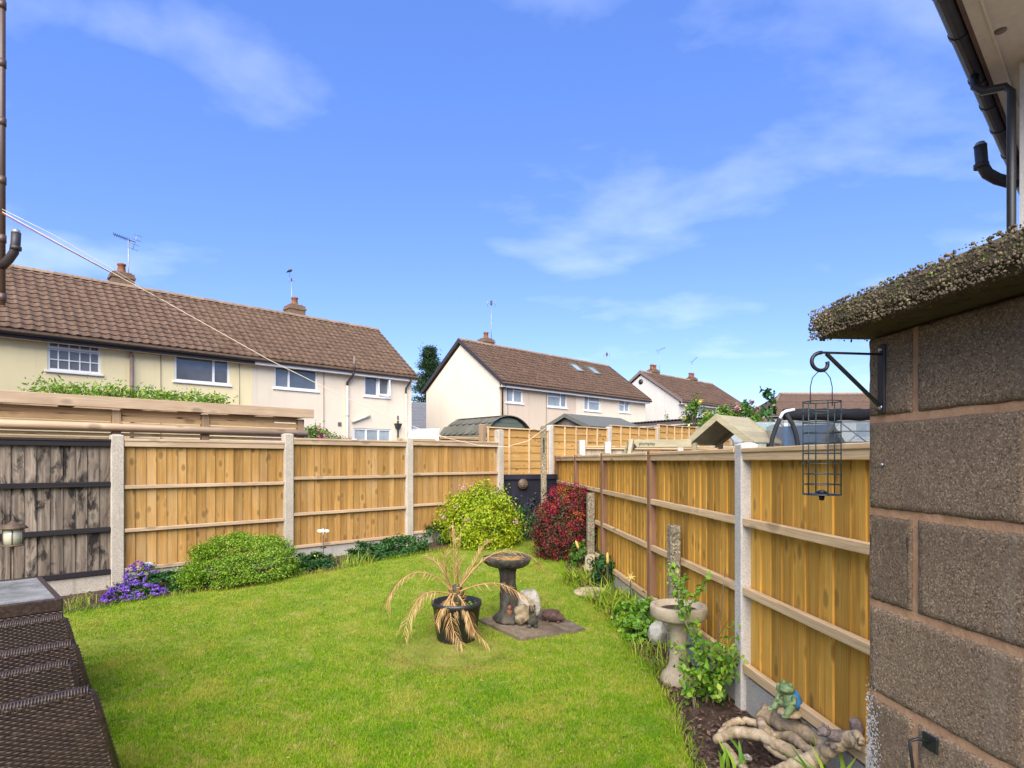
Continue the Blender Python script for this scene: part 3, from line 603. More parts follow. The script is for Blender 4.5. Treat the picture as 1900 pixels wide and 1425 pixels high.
# lap panels run on behind the corner
def lap_panel(label, A, B, z0, z1, rows, battens, facing=1):
    A = Vector((A[0], A[1], 0)); B = Vector((B[0], B[1], 0)); d = B - A; L = d.length; t = thing('lap_fence', label, 'fence', (A.x, A.y, z0), math.atan2(d.y, d.x)); h = z1 - z0; s = h / rows
    for k in range(rows):
        m = MB(); e = s * 1.15; m.add([(0.01, -0.012 + 0.006 * 0, k * s), (L - 0.01, -0.012, k * s), (L - 0.01, 0.002, k * s + e), (0.01, 0.002, k * s + e), (0.01, -0.003, k * s), (L - 0.01, -0.003, k * s), (L - 0.01, 0.008, k * s + e), (0.01, 0.008, k * s + e)], [(0, 1, 2, 3), (7, 6, 5, 4), (0, 4, 5, 1), (1, 5, 6, 2), (2, 6, 7, 3), (3, 7, 4, 0)])
        ob('slat', m, MAT['lap'], t, (0, random.uniform(-0.002, 0.002), random.uniform(-0.003, 0.003)), (0, random.uniform(-0.003, 0.003), 0))
    for k in range(battens):
        xx = 0.02 + (L - 0.04) * k / (battens - 1); m = MB(); m.box((xx - 0.018, -0.036, 0), (xx + 0.018, -0.0135, h), 0.003); ob('batten', m, MAT['rail_pale'], t)
    m = MB(); m.box((-0.005, -0.04, h + 0.002), (L + 0.005, 0.03, h + 0.028), 0.004); ob('capping', m, MAT['rail_pale'], t); return t
L0 = Vector((0.78, 12.5, 0)); LZ = 2.22
lap_panel('golden lap panel directly above the navy panel', L0 - U * 1.75, L0 - U * 0.06, 0.5, 2.17, 11, 4)
for k, (za, zb) in enumerate([(0.55, 2.28), (0.6, 2.36), (0.65, 2.46), (0.7, 2.46), (0.7, 2.46)]):
    lab = ['lap panel beyond the navy corner, first after the steel post', 'lap panel beyond the play beam below the pitched shed roof', 'raised lap panel behind the play beam and low garage', 'lap panel behind the wooden play tower roof', 'lap panel beside the greenhouse'][k]
    lap_panel(lab, L0 + U * (2.0 * k + 0.06), L0 + U * (2.0 * k + 1.94), za, zb, 11, 6)
for k in range(6):
    q = L0 + U * (2.0 * k); zt = [2.30, 2.34, 2.42, 2.5, 2.5, 2.5][k]
    post(['galvanised looking slim grey post beside the washing line post', 'grey concrete post below the pitched shed roof', 'square capped timber post beside the low garage', 'grey post behind the wooden play tower', 'grey post beside the greenhouse frame', 'grey post behind the garden pod'][k], q.x, q.y, zt, 0.10, 'concrete_light' if k != 2 else 'picket', UA, name='fence_post')
q = L0 - U * 1.85; post('short timber post poking above the concrete corner post', q.x, q.y, 2.24, 0.1, 'post_tan', UA, name='fence_post')
# neighbour's closeboard fence seen over the right-hand fence
NA = Vector((1.36, 11.75, 0)); NB = Vector((3.3, 12.1, 0))
panel('pale closeboard panel of the next garden below the play beam', NA + Vector((.06, 0, 0)), NB, 0.35, 1.85, 18, ('picket', 'rail_pale'), [(1.81, 0.05), (1.3, 0.05)])
panel('pale closeboard panel of the next garden behind the play tower', NB + Vector((.12, .02, 0)), NB + Vector((2.0, .36, 0)), 0.35, 1.85, 18, ('picket', 'rail_pale'), [(1.81, 0.05), (1.3, 0.05)])
for k, (q, zz_) in enumerate([(NA, 1.96), (NA + Vector((0.5, 0.02, 0)), 1.93), (NB + Vector((0.06, 0, 0)), 1.93)]):
    post(['stubby rounded concrete post past the end of the golden fence', 'concrete post behind the golden fence below the play beam', 'concrete post between the two pale panels of the next garden'][k], q.x, q.y, zz_, 0.12, 'concrete_light', 0.1)
# pinkish fence and white post past the tan fence
P0 = at(738, 822, 14.2); P1 = at(922, 812, 16.2)
panel('pinkish tan far fence panel before the white conservatory', (P0.x, P0.y), (at(806, 815, 14.9).x, 14.9), 0.5, 2.10, 9, ('picket', 'rail_pale'), [(2.06, 0.05)])
panel('pinkish tan far fence panel below the barrel roofed shed', (at(815, 815, 15).x, 15.0), (P1.x, P1.y), 0.5, 2.17, 16, ('slat_tan', 'rail_pale'), [(2.13, 0.05)])
for (px, d_, zt, lb) in [(811, 14.95, 2.22, 'white painted gate post below the conservatory'), (915, 16.1, 2.36, 'white painted post beside the tall corner post'), (722, 14.0, 2.07, 'short white post below the patio window'), (658, 13.6, 2.09, 'short white post left of the patio window')]:
    m = MB(); m.box((-0.045, -0.045, 0), (0.045, 0.045, zt - 0.4), 0.006); m.box((-0.055, -0.055, zt - 0.398), (0.055, 0.055, zt - 0.37), 0.006)
    tag(ob('white_post', m, MAT['upvc'], None, ((px - 950) / F * d_, d_, 0.33)), lb, 'post')

# ================================================================ block outbuilding wall with pebbled slab
WD = Vector((-0.0892, 1, 0)).normalized(); WN = Vector((-1, -0.0892, 0)).normalized(); WE = Vector((0.889, 1.51, 0)); WT = 1.862
t = thing('block_wall', 'dark concrete block outbuilding wall with pebbled slab on top', 'wall', (WE.x, WE.y, 0))
BLW = t
def wpt(s, z, o_=0.0): return WE - WD * s + WN * o_ + Vector((0, 0, z))
joints = [WT] + [1.661 - 0.225 * k for k in range(8)]
m = MB(); m.obox(wpt(1.1, WT / 2 - 0.02, -0.13), WD, WN, (0, 0, 1), (1.094, 0.1285, WT / 2 + 0.018)); ob('mortar', m, MAT['mortar'], t, world=True)
def rough_block(L, h):
    me = None; bm = bmesh.new(); n1_, n2_ = 22, 14; D = 0.09
    g = [[None] * (n2_ + 1) for _ in range(n1_ + 1)]
    fi = [0, .006 / L] + list(np.linspace(.05, .95, n1_ - 3)) + [1 - .006 / L, 1]; fj = [0, .006 / h] + list(np.linspace(.08, .92, n2_ - 3)) + [1 - .006 / h, 1]
    for i in range(n1_ + 1):
        for j in range(n2_ + 1):
            e = (i in (0, n1_)) or (j in (0, n2_)); ex = -0.006 if e else 0
            x_ = (fi[i] - 0.5) * L + (random.uniform(-0.0015, 0.0015)); z_ = (fj[j] - 0.5) * h + random.uniform(-0.0015, 0.0015)
            g[i][j] = bm.verts.new((x_, ex + random.uniform(-0.0012, 0.0012), z_))
    for i in range(n1_):
        for j in range(n2_): bm.faces.new((g[i][j], g[i + 1][j], g[i + 1][j + 1], g[i][j + 1]))
    r_ = bmesh.ops.extrude_edge_only(bm, edges=[e for e in bm.edges if e.is_boundary])
    for v_ in [q for q in r_['geom'] if isinstance(q, bmesh.types.BMVert)]: v_.co.y -= D
    bmesh.ops.recalc_face_normals(bm, faces=bm.faces); me = bpy.data.meshes.new('block'); bm.to_mesh(me); bm.free()
    for p in me.polygons: p.use_smooth = True
    return me
bang = math.atan2(WD.y, WD.x)
for k in range(8):
    zt, zb = joints[k] - (0.009 if k else 0.002), joints[k + 1] + 0.009
    s0 = 0.0; first = 0.158 if k % 2 == 0 else 0.44
    for q in range(4):
        Lb = first if q == 0 else 0.44
        c = wpt(s0 + Lb / 2, (zt + zb) / 2, random.uniform(0.003, 0.006)); o = ob('block', rough_block(Lb - 0.018, zt - zb), MAT['block'], t, c, (0, 0, bang), world=True); s0 += Lb
        if q == 0 and k == 0: pass
# pebbled slab roof
sl = MB(); sl.obox(wpt(1.04, WT + 0.038, -0.08), WD, WN, (0, 0, 1), (1.07, 0.215, 0.036), 0.024); slab = ob('roof_slab', sl, MAT['moss_slab'], t, world=True)
bmp = bmesh.new(); bmesh.ops.create_icosphere(bmp, subdivisions=1, radius=1.0); ico_v = np.array([v_.co[:] for v_ in bmp.verts]); ico_f = np.array([[v_.index for v_ in f.verts] for f in bmp.faces]); bmp.free()
npb = 6200; Vp = []; Rp = []
for i in range(npb):
    s = random.uniform(-0.03, 1.2) if random.random() < 0.9 else random.uniform(1.2, 2.1); u_ = random.random()
    if u_ < 0.72: pos = wpt(s, WT + 0.002 + 0.072 * random.random(), 0.1345)
    elif u_ < 0.84: pos = wpt(s, WT + 0.003, random.uniform(0.09, 0.137))
    elif u_ < 0.93: pos = wpt(s, WT + 0.074, random.uniform(-0.05, 0.137))
    else: pos = wpt(-0.031, WT + 0.002 + 0.072 * random.random(), random.uniform(-0.28, 0.137))
    r_ = 0.0013 + 0.0028 * random.random() ** 1.6; sc = np.array([random.uniform(0.7, 1.4), random.uniform(0.6, 1.1), random.uniform(0.6, 1.1)]) * r_
    Vp.append(ico_v @ np.diag(sc) @ np.array(Euler((random.random() * 6, random.random() * 6, random.random() * 6)).to_matrix()) + np.array(pos)); Rp.append(random.random())
Vp = np.concatenate(Vp); Fp = (ico_f[None] + (np.arange(npb) * len(ico_v))[:, None, None]).reshape(-1, 3)
ob('pebbles', np_mesh('pebbles', Vp, Fp, np.repeat(Rp, len(ico_v)), True), MAT['pebble'], slab, world=True, kind='stuff')
# moss and dry grass on the slab, white paint smear at the wall foot
st = RNG.random(260); mo = np.array([wpt(float(s) * 1.1 - 0.02, WT + 0.02 + 0.055 * random.random(), 0.139) for s in st])
ob('moss', leaf_mesh('moss', mo, np.tile(np.array(WN), (len(mo), 1)) + RNG.normal(size=(len(mo), 3)) * 0.5, RNG.random(len(mo)) * 0.004 + 0.002, 0.6), MAT['leaf_hebe'], slab, world=True, kind='stuff')
wf = []
for _ in range(1300):
    s_ = abs(random.gauss(0, 0.022)) + 0.004; z_ = random.triangular(0.55, 1.03, 0.75)
    if s_ < 0.07: wf.append(wpt(s_, z_, 0.0068))
wf = np.array(wf); ob('whitewash', leaf_mesh('whitewash', wf, np.tile(np.array(WN), (len(wf), 1)) + RNG.normal(size=wf.shape) * 0.1, RNG.random(len(wf)) * 0.006 + 0.002, 0.8, 0.02), MAT['render_white'], BLW, world=True, kind='stuff')
o = thing('eye_hook', 'black iron eye plate with hanging hook screwed to the block wall', 'hook', wpt(0.213, 0.93, 0.004))
m = MB(); m.obox(wpt(0.213, 0.955, 0.010), WD, WN, (0, 0, 1), (0.021, 0.003, 0.017), 0.002); ob('plate', m, MAT['iron'], o, world=True)
m = MB(); pts = [wpt(0.213, 0.957, 0.012), wpt(0.208, 0.962, 0.035), wpt(0.202, 0.955, 0.048), wpt(0.205, 0.945, 0.05), wpt(0.205, 0.90, 0.044), wpt(0.208, 0.86, 0.03)]; m.tube(pts, 0.0035, 8); ob('hook', m, MAT['iron'], o, world=True)
for (px_, py_, lb) in [(1645, 862, 'single steel screw left in the block wall under the bracket')]:
    m = MB(); m.lathe([(0.0045, 0), (0.0045, 0.004), (0.003, 0.008)], 12, axis=WN.to_track_quat('Z', 'Y').to_matrix()); s_ = 0.065; tag(ob('screw', m, MAT['steel'], None, wpt(s_, 1.551, 0.006)), lb, 'screw')
# bracket and feeder
bp = wpt(0.062, 0, 0.006)
t = thing('hanging_bracket', 'black iron bracket with scrolled end screwed to the block wall', 'bracket', (bp.x, bp.y, 1.672))
m = MB(); m.obox(wpt(0.062, 1.755, 0.009), WD, WN, (0, 0, 1), (0.0125, 0.003, 0.083), 0.003); ob('plate', m, MAT['iron'], t, world=True)
def bpt(o_, z): return wpt(0.062, z, 0.010 + o_)
m = MB(); m.bar(bpt(0, 1.815), bpt(0.155, 1.817), 0.010, 0.004); ob('arm', m, MAT['iron'], t, world=True)
m = MB(); sc = [(0.155 + 0.026 * math.sin(a), 1.793 + 0.024 * math.cos(a)) for a in np.linspace(0, math.pi, 12)]
sc = [(0.150 + 0.030 * math.sin(a) * (1 - a / 9), 1.793 + 0.024 * math.cos(a) * (1 - a / 14)) for a in np.linspace(0, 4.9, 22)]
m.tube([bpt(*a_) for a_ in sc], 0.0046, 8)
ob('scroll', m, MAT['iron'], t, world=True)
m = MB(); m.bar(bpt(0.002, 1.690), bpt(0.138, 1.814), 0.009, 0.006); ob('brace', m, MAT['iron'], t, world=True)
for z_ in (1.826, 1.688):
    m = MB(); m.lathe([(0.0065, 0), (0.0065, 0.002), (0.004, 0.004)], 12, axis=WN.to_track_quat('Z', 'Y').to_matrix()); ob('screw', m, MAT['steel'], t, wpt(0.062, z_, 0.0115), world=True)
fc = bpt(0.150, 0); fx, fy = fc.x, fc.y
t = thing('bird_feeder', 'empty green wire fat ball feeder hanging from the scrolled bracket', 'bird feeder', (fx, fy, 1.476))
Rr = 0.041; rings = np.linspace(1.480, 1.700, 10)
for z_ in rings:
    m = MB(); pts = [(fx + Rr * math.cos(a), fy + Rr * math.sin(a), z_) for a in np.linspace(0, 2 * math.pi, 25)]; m.tube(pts, 0.00125, 6, caps=False); ob('ring', m, MAT['wire'], t, world=True)
for k in range(6):
    a = 2 * math.pi * (k + 0.35) / 6; m = MB(); m.tube([(fx + Rr * math.cos(a), fy + Rr * math.sin(a), 1.479), (fx + Rr * math.cos(a), fy + Rr * math.sin(a), 1.701)], 0.00145, 6); ob('upright', m, MAT['wire'], t, world=True)
m = MB(); m.lathe([(0.036, 0), (0.039, 0.001), (0.039, 0.003), (0.02, 0.004)], 24, (fx, fy, 1.479)); m.lathe([(0.004, -0.012), (0.006, -0.008), (0.007, 0.0)], 10, (fx, fy, 1.478)); m.lathe([(0.011, 0.0), (0.011, 0.004), (0.005, 0.007)], 12, (fx, fy, 1.4835)); ob('base_plate', m, MAT['iron'], t, world=True)
m = MB(); h_ = [(-0.027, 1.695), (-0.027, 1.735), (-0.022, 1.757), (-0.010, 1.770), (0, 1.7735), (0.010, 1.770), (0.020, 1.757), (0.025, 1.735), (0.025, 1.69)]
m.tube([(fx + a_, fy - 0.0, b_) for a_, b_ in h_], 0.0012, 6); ob('handle', m, MAT['wire'], t, world=True)
# ================================================================ houses
class House:
    """semi-detached house block: local x along the garden front, y away from it, z up"""
    def __init__(s, name, label, O, L, eave, rise, half, wallmats, splits, rz=UA, over=0.28):
        s.O = Vector((O[0], O[1], 0)); s.rz = rz; s.u = Vector((math.cos(rz), math.sin(rz), 0)); s.L = L; s.eave = eave; s.rise = rise; s.half = half; s.over = over
        s.t = thing(name, label, 'house', (s.O.x, s.O.y, 0.2), rz); s.open = []; s.wm = wallmats; s.sp = splits
    def fx(s, px, py, off=0.0):                              # measured spot on the front face: (x, z) local
        r_ = (px - 950) / F; O = s.O + Vector((-s.u.y, s.u.x, 0)) * off
        x_ = (r_ * O.y - O.x) / (s.u.x - s.u.y * r_); d = O.y + s.u.y * x_
        return x_, CZ + (855 - py) / F * d - 0.2
    def window(s, pxl, pxr, yt, yb, mull=(), trans=(), bars=None, glass='glass', open_=None, name='window', sill=True):
        xl, z1 = s.fx(pxl, yt); _, z0 = s.fx(pxl, yb); xr, _ = s.fx(pxr, yt); s.open.append((xl, xr, z0, z1))
        w = xr - xl; h = z1 - z0; f = 0.055; m = MB(); y0, y1 = 0.025, 0.085
        m.box((0, y0, 0), (w, y1, f)); m.box((0, y0, h - f), (w, y1, h)); m.box((0, y0, f + .001), (f, y1, h - f - .001)); m.box((w - f, y0, f + .001), (w, y1, h - f - .001))
        xs = [0] + [w * k for k in mull] + [w]
        for k in mull: m.box((w * k - f * 0.55, y0 - 0.004, f + .001), (w * k + f * 0.55, y1, h - f - .001))
        for (a, b, k) in trans: m.box((w * a + f * 0.56, y0 - 0.002, h * k - f * 0.5), (w * b - f * 0.56, y1, h * k + f * 0.5))
        if bars:
            nxb, nzb, z_lo, z_hi = bars
            for k in range(1, nxb): m.box((w * k / nxb - 0.014, y0 + 0.012, f + .001), (w * k / nxb + 0.014, y1 + .002, h - f - .001))
            for k in nzb: m.box((f + .001, y0 + 0.008, h * k - 0.014), (w - f - .001, y1 + .003, h * k + 0.014))
        fr = ob(name, m, MAT['upvc'], s.t, (xl, 0, z0))
        for a, b in zip(xs[:-1], xs[1:]):
            if open_ is not None and open_ == xs.index(a):
                m = MB(); ww = b - a - f; hz = h - 2 * f
                for bx_ in ((0, 0, ww, f), (0, hz - f, ww, hz), (0, f + .001, f, hz - f - .001), (ww - f, f + .001, ww, hz - f - .001)): m.box((bx_[0], -0.02, bx_[1]), (bx_[2], 0.03, bx_[3]))
                sash = ob('sash', m, MAT['upvc'], fr, (a + f * 0.5, 0.0, f), (0, 0, R(-24)))
                p = MB(); p.box((a + f * .5, 0.06, f), (b - f * .5, 0.07, h - f)); ob('pane', p, MAT['glass_grey'], fr)
            else:
                p = MB(); p.box((a + f * .5, 0.06, f * .8), (b - f * .5, 0.07, h - f * .8)); ob('pane', p, MAT[glass], fr)
        if sill: m = MB(); m.box((-0.06, -0.05, -0.06), (w + 0.06, 0.08, -0.003), 0.006); ob('sill', m, MAT['upvc'], fr)
        return fr
    def walls(s, gable='render_cream'):
        ev, L = s.eave - 0.2, s.L; edges = [0] + s.sp + [L]
        for i in range(len(edges) - 1):
            xa, xb = edges[i], edges[i + 1]; ops = [o_ for o_ in s.open if xa < (o_[0] + o_[1]) / 2 < xb]
            xs = sorted({xa, xb, *[q for o_ in ops for q in o_[:2]]}); zs = sorted({-0.3, ev, *[q for o_ in ops for q in o_[2:]]}); m = MB()
            for a, b in zip(xs[:-1], xs[1:]):
                for c, d in zip(zs[:-1], zs[1:]):
                    if any(o_[0] <= (a + b) / 2 <= o_[1] and o_[2] <= (c + d) / 2 <= o_[3] for o_ in ops): continue
                    m.add([(a, 0, c), (b, 0, c), (b, 0, d), (a, 0, d)], [(0, 1, 2, 3)])
            for (a, b, c, d) in ops: m.add([(a, 0, c), (b, 0, c), (b, 0, d), (a, 0, d), (a, .12, c), (b, .12, c), (b, .12, d), (a, .12, d)], [(0, 4, 5, 1), (1, 5, 6, 2), (2, 6, 7, 3), (3, 7, 4, 0)])
            ob('front_wall', m, MAT[s.wm[i]], s.t)
        D = 2 * (s.half - s.over); top = ev + s.rise * (1 - s.over / s.half) ; m = MB()
        for x_ in (0, L): m.add([(x_, 0, -0.3), (x_, D, -0.3), (x_, D, ev), (x_, D / 2, top - 0.02), (x_, 0, ev)], [(0, 1, 2, 3, 4)])
        m.add([(0, D, -0.3), (L, D, -0.3), (L, D, ev), (0, D, ev)], [(0, 1, 2, 3)]); ob('gable_wall', m, MAT[gable], s.t)
    def roof(s, tile='tile', singles=0, x_from=0.0, hip=0.0, fascia='upvc', verge=None, gut='gutter', pitch_w=0.30, rows=13):
        ev, L, h = s.eave - 0.2, s.L, s.half; D = 2 * (h - s.over); y0 = -s.over; ym = D / 2; zr = ev + s.rise; e = 0.10; self_ = s
        sl = math.hypot(h, s.rise); ang = math.atan2(s.rise, h); m = MB(); k = 0.05
        m.prism([(y0, ev + 0.0), (ym, zr), (D + s.over, ev), (D + s.over, ev - 0.06), (ym, zr - 0.09), (y0, ev - 0.06)], -e, L + e)
        m.v = [(v_[1], v_[0], v_[2]) for v_ in m.v]
        rf = ob('roof', m, MAT['brick'], s.t); cols = int((L + 2 * e) / pitch_w); pw = (L + 2 * e) / cols; g = sl / rows
        prof = [(0, 0.010), (0.10, 0.022), (0.22, 0.030), (0.36, 0.025), (0.5, 0.010), (0.66, 0.002), (0.82, 0.0), (1.0, 0.008)]
        def tile_vf():
            vs = []; n = len(prof)
            for (yy, zo, th) in ((0, 0.034, 0), (g * 1.12, 0.004, 0)):
                vs += [(p[0] * pw, yy, p[1] + zo) for p in prof]
            vs += [(p[0] * pw, 0.0, p[1] + 0.004) for p in prof]
            fs = [(i, i + 1, i + 1 + n, i + n) for i in range(n - 1)] + [(i + 2 * n, i + 1 + 2 * n, i + 1, i) for i in range(n - 1)]; return vs, fs
        tv, tf = tile_vf(); tm = bpy.data.meshes.new('roof_tile'); tm.from_pydata(tv, [], tf); tm.materials.append(MAT[tile])
        tvn = np.array(tv); tfn = np.array(tf); rest_V = []; nr = []; cnt = 0
        order = sorted([(c, r_) for c in range(cols) for r_ in range(rows)], key=lambda q: (q[0] * pw < x_from, q[0], q[1]))
        Rm = np.array(Euler((ang, 0, 0)).to_matrix())
        for (c, r_) in order:
            loc = Vector((-e + c * pw, y0 + math.cos(ang) * r_ * g, ev + math.sin(ang) * r_ * g + 0.003))
            if cnt < singles:
                o = bpy.data.objects.new('roof_tile', tm); C.objects.link(o); o.parent = rf; o.location = loc; o.rotation_euler = (ang + random.uniform(-0.012, 0.012), random.uniform(-0.01, 0.01), 0); cnt += 1
            else:
                rest_V.append((tvn + [0, 0, random.uniform(-0.003, 0.006)]) @ Rm.T + np.array(loc)); nr.append(random.random())
        for r_ in range(rows):                               # far slope
            for c in range(cols):
                q = tvn.copy(); q[:, 0] = pw - q[:, 0]; q = q @ Rm.T; q[:, 1] *= -1; rest_V.append(q + np.array([-e + c * pw, D + s.over - math.cos(ang) * r_ * g, ev + math.sin(ang) * r_ * g + 0.003])); nr.append(random.random())
        n = len(tv); V = np.concatenate(rest_V); Fa = (tfn[None] + (np.arange(len(rest_V)) * n)[:, None, None]).reshape(-1, 4)
        ob('roof_tiles', np_mesh('roof_tiles', V, Fa, np.repeat(nr, n)), MAT[tile], rf, kind='stuff')
        rl = 0.46; nrid = int((L + 2 * e) / rl); rm = MB(); pr = [(0.13 * math.cos(a), 0.11 * math.sin(a)) for a in np.linspace(0, math.pi, 7)]
        rm.prism([(p[0], p[1]) for p in pr], 0, rl * 0.985); rm.v = [(v_[1], v_[0], v_[2]) for v_ in rm.v]; rmesh = rm.mesh('ridge_tile')
        for k in range(nrid): ob('ridge_tile', rmesh, MAT['ridge'], rf, (-e + k * (L + 2 * e) / nrid, ym, zr + random.uniform(-0.03, -0.02)))
        
        for (xa, xb, fm) in ([(-e, s.sp[0], 'gutter'), (s.sp[0] + .001, L + e, fascia)] if s.sp and fascia == 'split' else [(-e, L + e, fascia)]):
            m = MB(); m.box((xa, y0 + 0.035, ev - 0.22), (xb, y0 + 0.06, ev - 0.062)); ob('fascia', m, MAT['upvc' if fm == 'split' else fm], s.t)
        m = MB(); m.box((-e, y0 + 0.061, ev - 0.215), (L + e, -0.003, ev - 0.195)); ob('soffit', m, MAT['soffit'], s.t)
        m = MB(); gp_ = [(0.062 * math.cos(a), 0.062 * math.sin(a)) for a in np.linspace(math.pi, 2 * math.pi, 8)] + [(0.055 * math.cos(a), 0.055 * math.sin(a)) for a in np.linspace(2 * math.pi, math.pi, 8)]
        m.prism(gp_, -e - 0.02, L + e + 0.02); m.v = [(v_[1], v_[0] + y0 - 0.03, v_[2] + ev - 0.075) for v_ in m.v]; ob('gutter', m, MAT[gut], s.t)
        if verge:
            for x_ in (-e - 0.028, L + e + 0.003):
                m = MB(); m.prism([(y0 - 0.02, ev + 0.03), (ym, zr + 0.07), (D + s.over + 0.02, ev + 0.03), (D + s.over + 0.02, ev - 0.15), (ym, zr - 0.12), (y0 - 0.02, ev - 0.15)], 0, 0.025); m.v = [(v_[1] + x_, v_[0], v_[2]) for v_ in m.v]; ob('bargeboard', m, MAT[verge], s.t)
        s.zr = zr; s.ym = ym
    def chimney(s, px, w=0.62, d=0.55, h=0.75, pots=1, off=0.0):
        x_, _ = s.fx(px, 600, s.ym); z0 = s.zr - 0.35; y_ = s.ym + off; ht = h + 0.35; m = MB()
        m.box((-w / 2, -d / 2, 0), (w / 2, d / 2, ht - 0.24)); m.box((-w / 2 - 0.03, -d / 2 - 0.03, ht - 0.239), (w / 2 + 0.03, d / 2 + 0.03, ht - 0.17)); m.box((-w / 2, -d / 2, ht - 0.169), (w / 2, d / 2, ht - 0.08)); m.box((-w / 2 + 0.06, -d / 2 + 0.06, ht - 0.079), (w / 2 - 0.06, d / 2 - 0.06, ht - 0.02), 0.02)
        ch = ob('chimney', m, MAT['brick'], s.t, (x_, y_, z0))
        for k in range(pots):
            m = MB(); m.lathe([(0.14, 0), (0.12, 0.05), (0.105, 0.22), (0.13, 0.24), (0.13, 0.28), (0.10, 0.30)], 12); ob('chimney_pot', m, MAT['terracotta'], ch, ((k - (pots - 1) / 2) * 0.3, 0, ht - 0.021))
        return x_, y_, z0 + ht
    def pipe(s, pts, r_=0.035, mat='pipe_cream', name='downpipe', clips=True):
        m = MB(); m.tube(pts, r_, 8)
        if clips:
            for a, b in zip(pts[:-1], pts[1:]):
                if abs(b[2] - a[2]) > 1.2:
                    for k in (0.25, 0.75): z_ = a[2] + (b[2] - a[2]) * k; m.tube([(a[0], a[1], z_ - 0.03), (a[0], a[1], z_ + 0.03)], r_ * 1.25, 8)
        return ob(name, m, MAT[mat], s.t)
    def world(s, x_, y_, z_): n_ = Vector((-s.u.y, s.u.x, 0)); return s.O + s.u * x_ + n_ * y_ + Vector((0, 0, z_ + 0.2))

# house on the left -----------------------------------------------------------
h1 = House('terraced_house', 'long terraced house, yellow and cream rendered, with brown pantile roof', (-14.73, 13.28), 15.0, 4.86, 2.25, 2.9, ['render_yellow', 'render_cream'], [8.95])
xp, _ = h1.fx(468, 700); h1.sp = [xp]
h1.window(88, 187, 623, 686, bars=(5, (0.33, 0.62), 0, 1), mull=(), trans=((0, 1, 0.68),), glass='glass_grey')
h1.window(324, 426, 649, 706, mull=(0.70,)); h1.window(509, 589, 673, 719, mull=(0.33,)); h1.window(676, 722, 692, 734, mull=(0.52,), open_=1)
h1.window(656, 726, 794, 826, mull=(0.33, 0.66), glass='glass_pale', sill=False); h1.walls('render_cream')
fx0, _ = h1.fx(-12, 560); h1.roof('tile', 299, fx0, rows=14, fascia='split', pitch_w=0.235)
for px, lab in ((229, 0), (552, 1)):
    cxh = h1.chimney(px, off=0.25, h=0.5)
    if lab == 0: ca1 = h1.world(cxh[0], cxh[1], cxh[2])
    else: ca2 = h1.world(cxh[0], cxh[1], cxh[2])
ev1 = h1.eave - 0.2
x_, _ = h1.fx(243, 680); h1.pipe([(x_, -0.08, 0.5), (x_, -0.08, ev1 - 0.36)], 0.05, 'pipe_grey', 'vent_pipe'); 
m = MB(); m.lathe([(0.06, 0), (0.06, 0.05), (0.03, 0.12)], 10, (x_, -0.08, ev1 - 0.36)); ob('vent_cap', m, MAT['pipe_grey'], h1.t)
x_, _ = h1.fx(648, 700); h1.pipe([(x_, -0.32, ev1 - 0.1), (x_, -0.26, ev1 - 0.24), (x_ - 0.12, -0.07, ev1 - 0.5), (x_ - 0.12, -0.07, ev1 - 0.62)], 0.045, 'gutter', 'soil_pipe', False)
h1.pipe([(x_ - 0.12, -0.07, -0.2), (x_ - 0.12, -0.07, ev1 - 0.6)], 0.05, 'pipe_cream'); h1.pipe([(x_, -0.36, ev1 - 0.02), (x_, -0.36, ev1 + 0.42)], 0.04, 'pipe_grey', 'vent_pipe', False)
xa, za = h1.fx(652, 783); xb, zb = h1.fx(685, 771); h1.pipe([(xa, -0.06, za), (xb, -0.06, zb)], 0.045, 'pipe_cream', 'waste_pipe')
x_, _ = h1.fx(600, 700); h1.pipe([(x_, -0.03, -0.2), (x_, -0.03, ev1 - 0.22)], 0.012, 'pipe_grey', 'cable', False)
x_, _ = h1.fx(298, 700); h1.pipe([(x_, -0.02, -0.2), (x_, -0.02, ev1 - 0.22)], 0.010, 'pipe_grey', 'cable', False); x_, _ = h1.fx(444, 700); h1.pipe([(x_, -0.02, 2.6), (x_, -0.02, ev1 - 0.22)], 0.008, 'pipe_grey', 'cable', False)
h1.pipe([(14.78, -0.34, ev1 - 0.12), (14.78, -0.2, ev1 - 0.28), (14.70, -0.06, ev1 - 0.5), (14.70, -0.06, ev1 - 0.7)], 0.035, 'gutter', 'downpipe', False); h1.pipe([(14.70, -0.06, -0.2), (14.70, -0.06, ev1 - 0.69)], 0.035, 'pipe_cream')
x_, z_ = h1.fx(736, 786); m = MB(); m.add([(x_ - 0.13, -0.2, z_), (x_ + 0.13, -0.2, z_), (x_ + 0.13, -0.01, z_), (x_ - 0.13, -0.01, z_), (x_ - 0.06, -0.15, z_ - 0.2), (x_ + 0.06, -0.15, z_ - 0.2), (x_ + 0.06, -0.01, z_ - 0.2), (x_ - 0.06, -0.01, z_ - 0.2)], [(0, 1, 2, 3), (0, 4, 5, 1), (1, 5, 6, 2), (2, 6, 7, 3), (3, 7, 4, 0), (4, 7, 6, 5)]); m.tube([(x_, -0.09, z_ - 0.2), (x_, -0.09, 0.2)], 0.035, 8); m.tube([(x_, -0.09, z_), (x_, -0.09, z_ + 0.3)], 0.03, 8); ob('rain_hopper', m, MAT['black_plastic'], h1.t)
x_, z_ = h1.fx(630, 787); m = MB(); m.box((x_ - 0.07, -0.02, z_ - 0.07), (x_ + 0.07, -0.002, z_ + 0.07), 0.004); [m.box((x_ - 0.06, -0.028, z_ - 0.06 + k * 0.03), (x_ + 0.06, -0.0205, z_ - 0.045 + k * 0.03)) for k in range(4)]; ob('air_vent', m, MAT['pipe_grey'], h1.t)
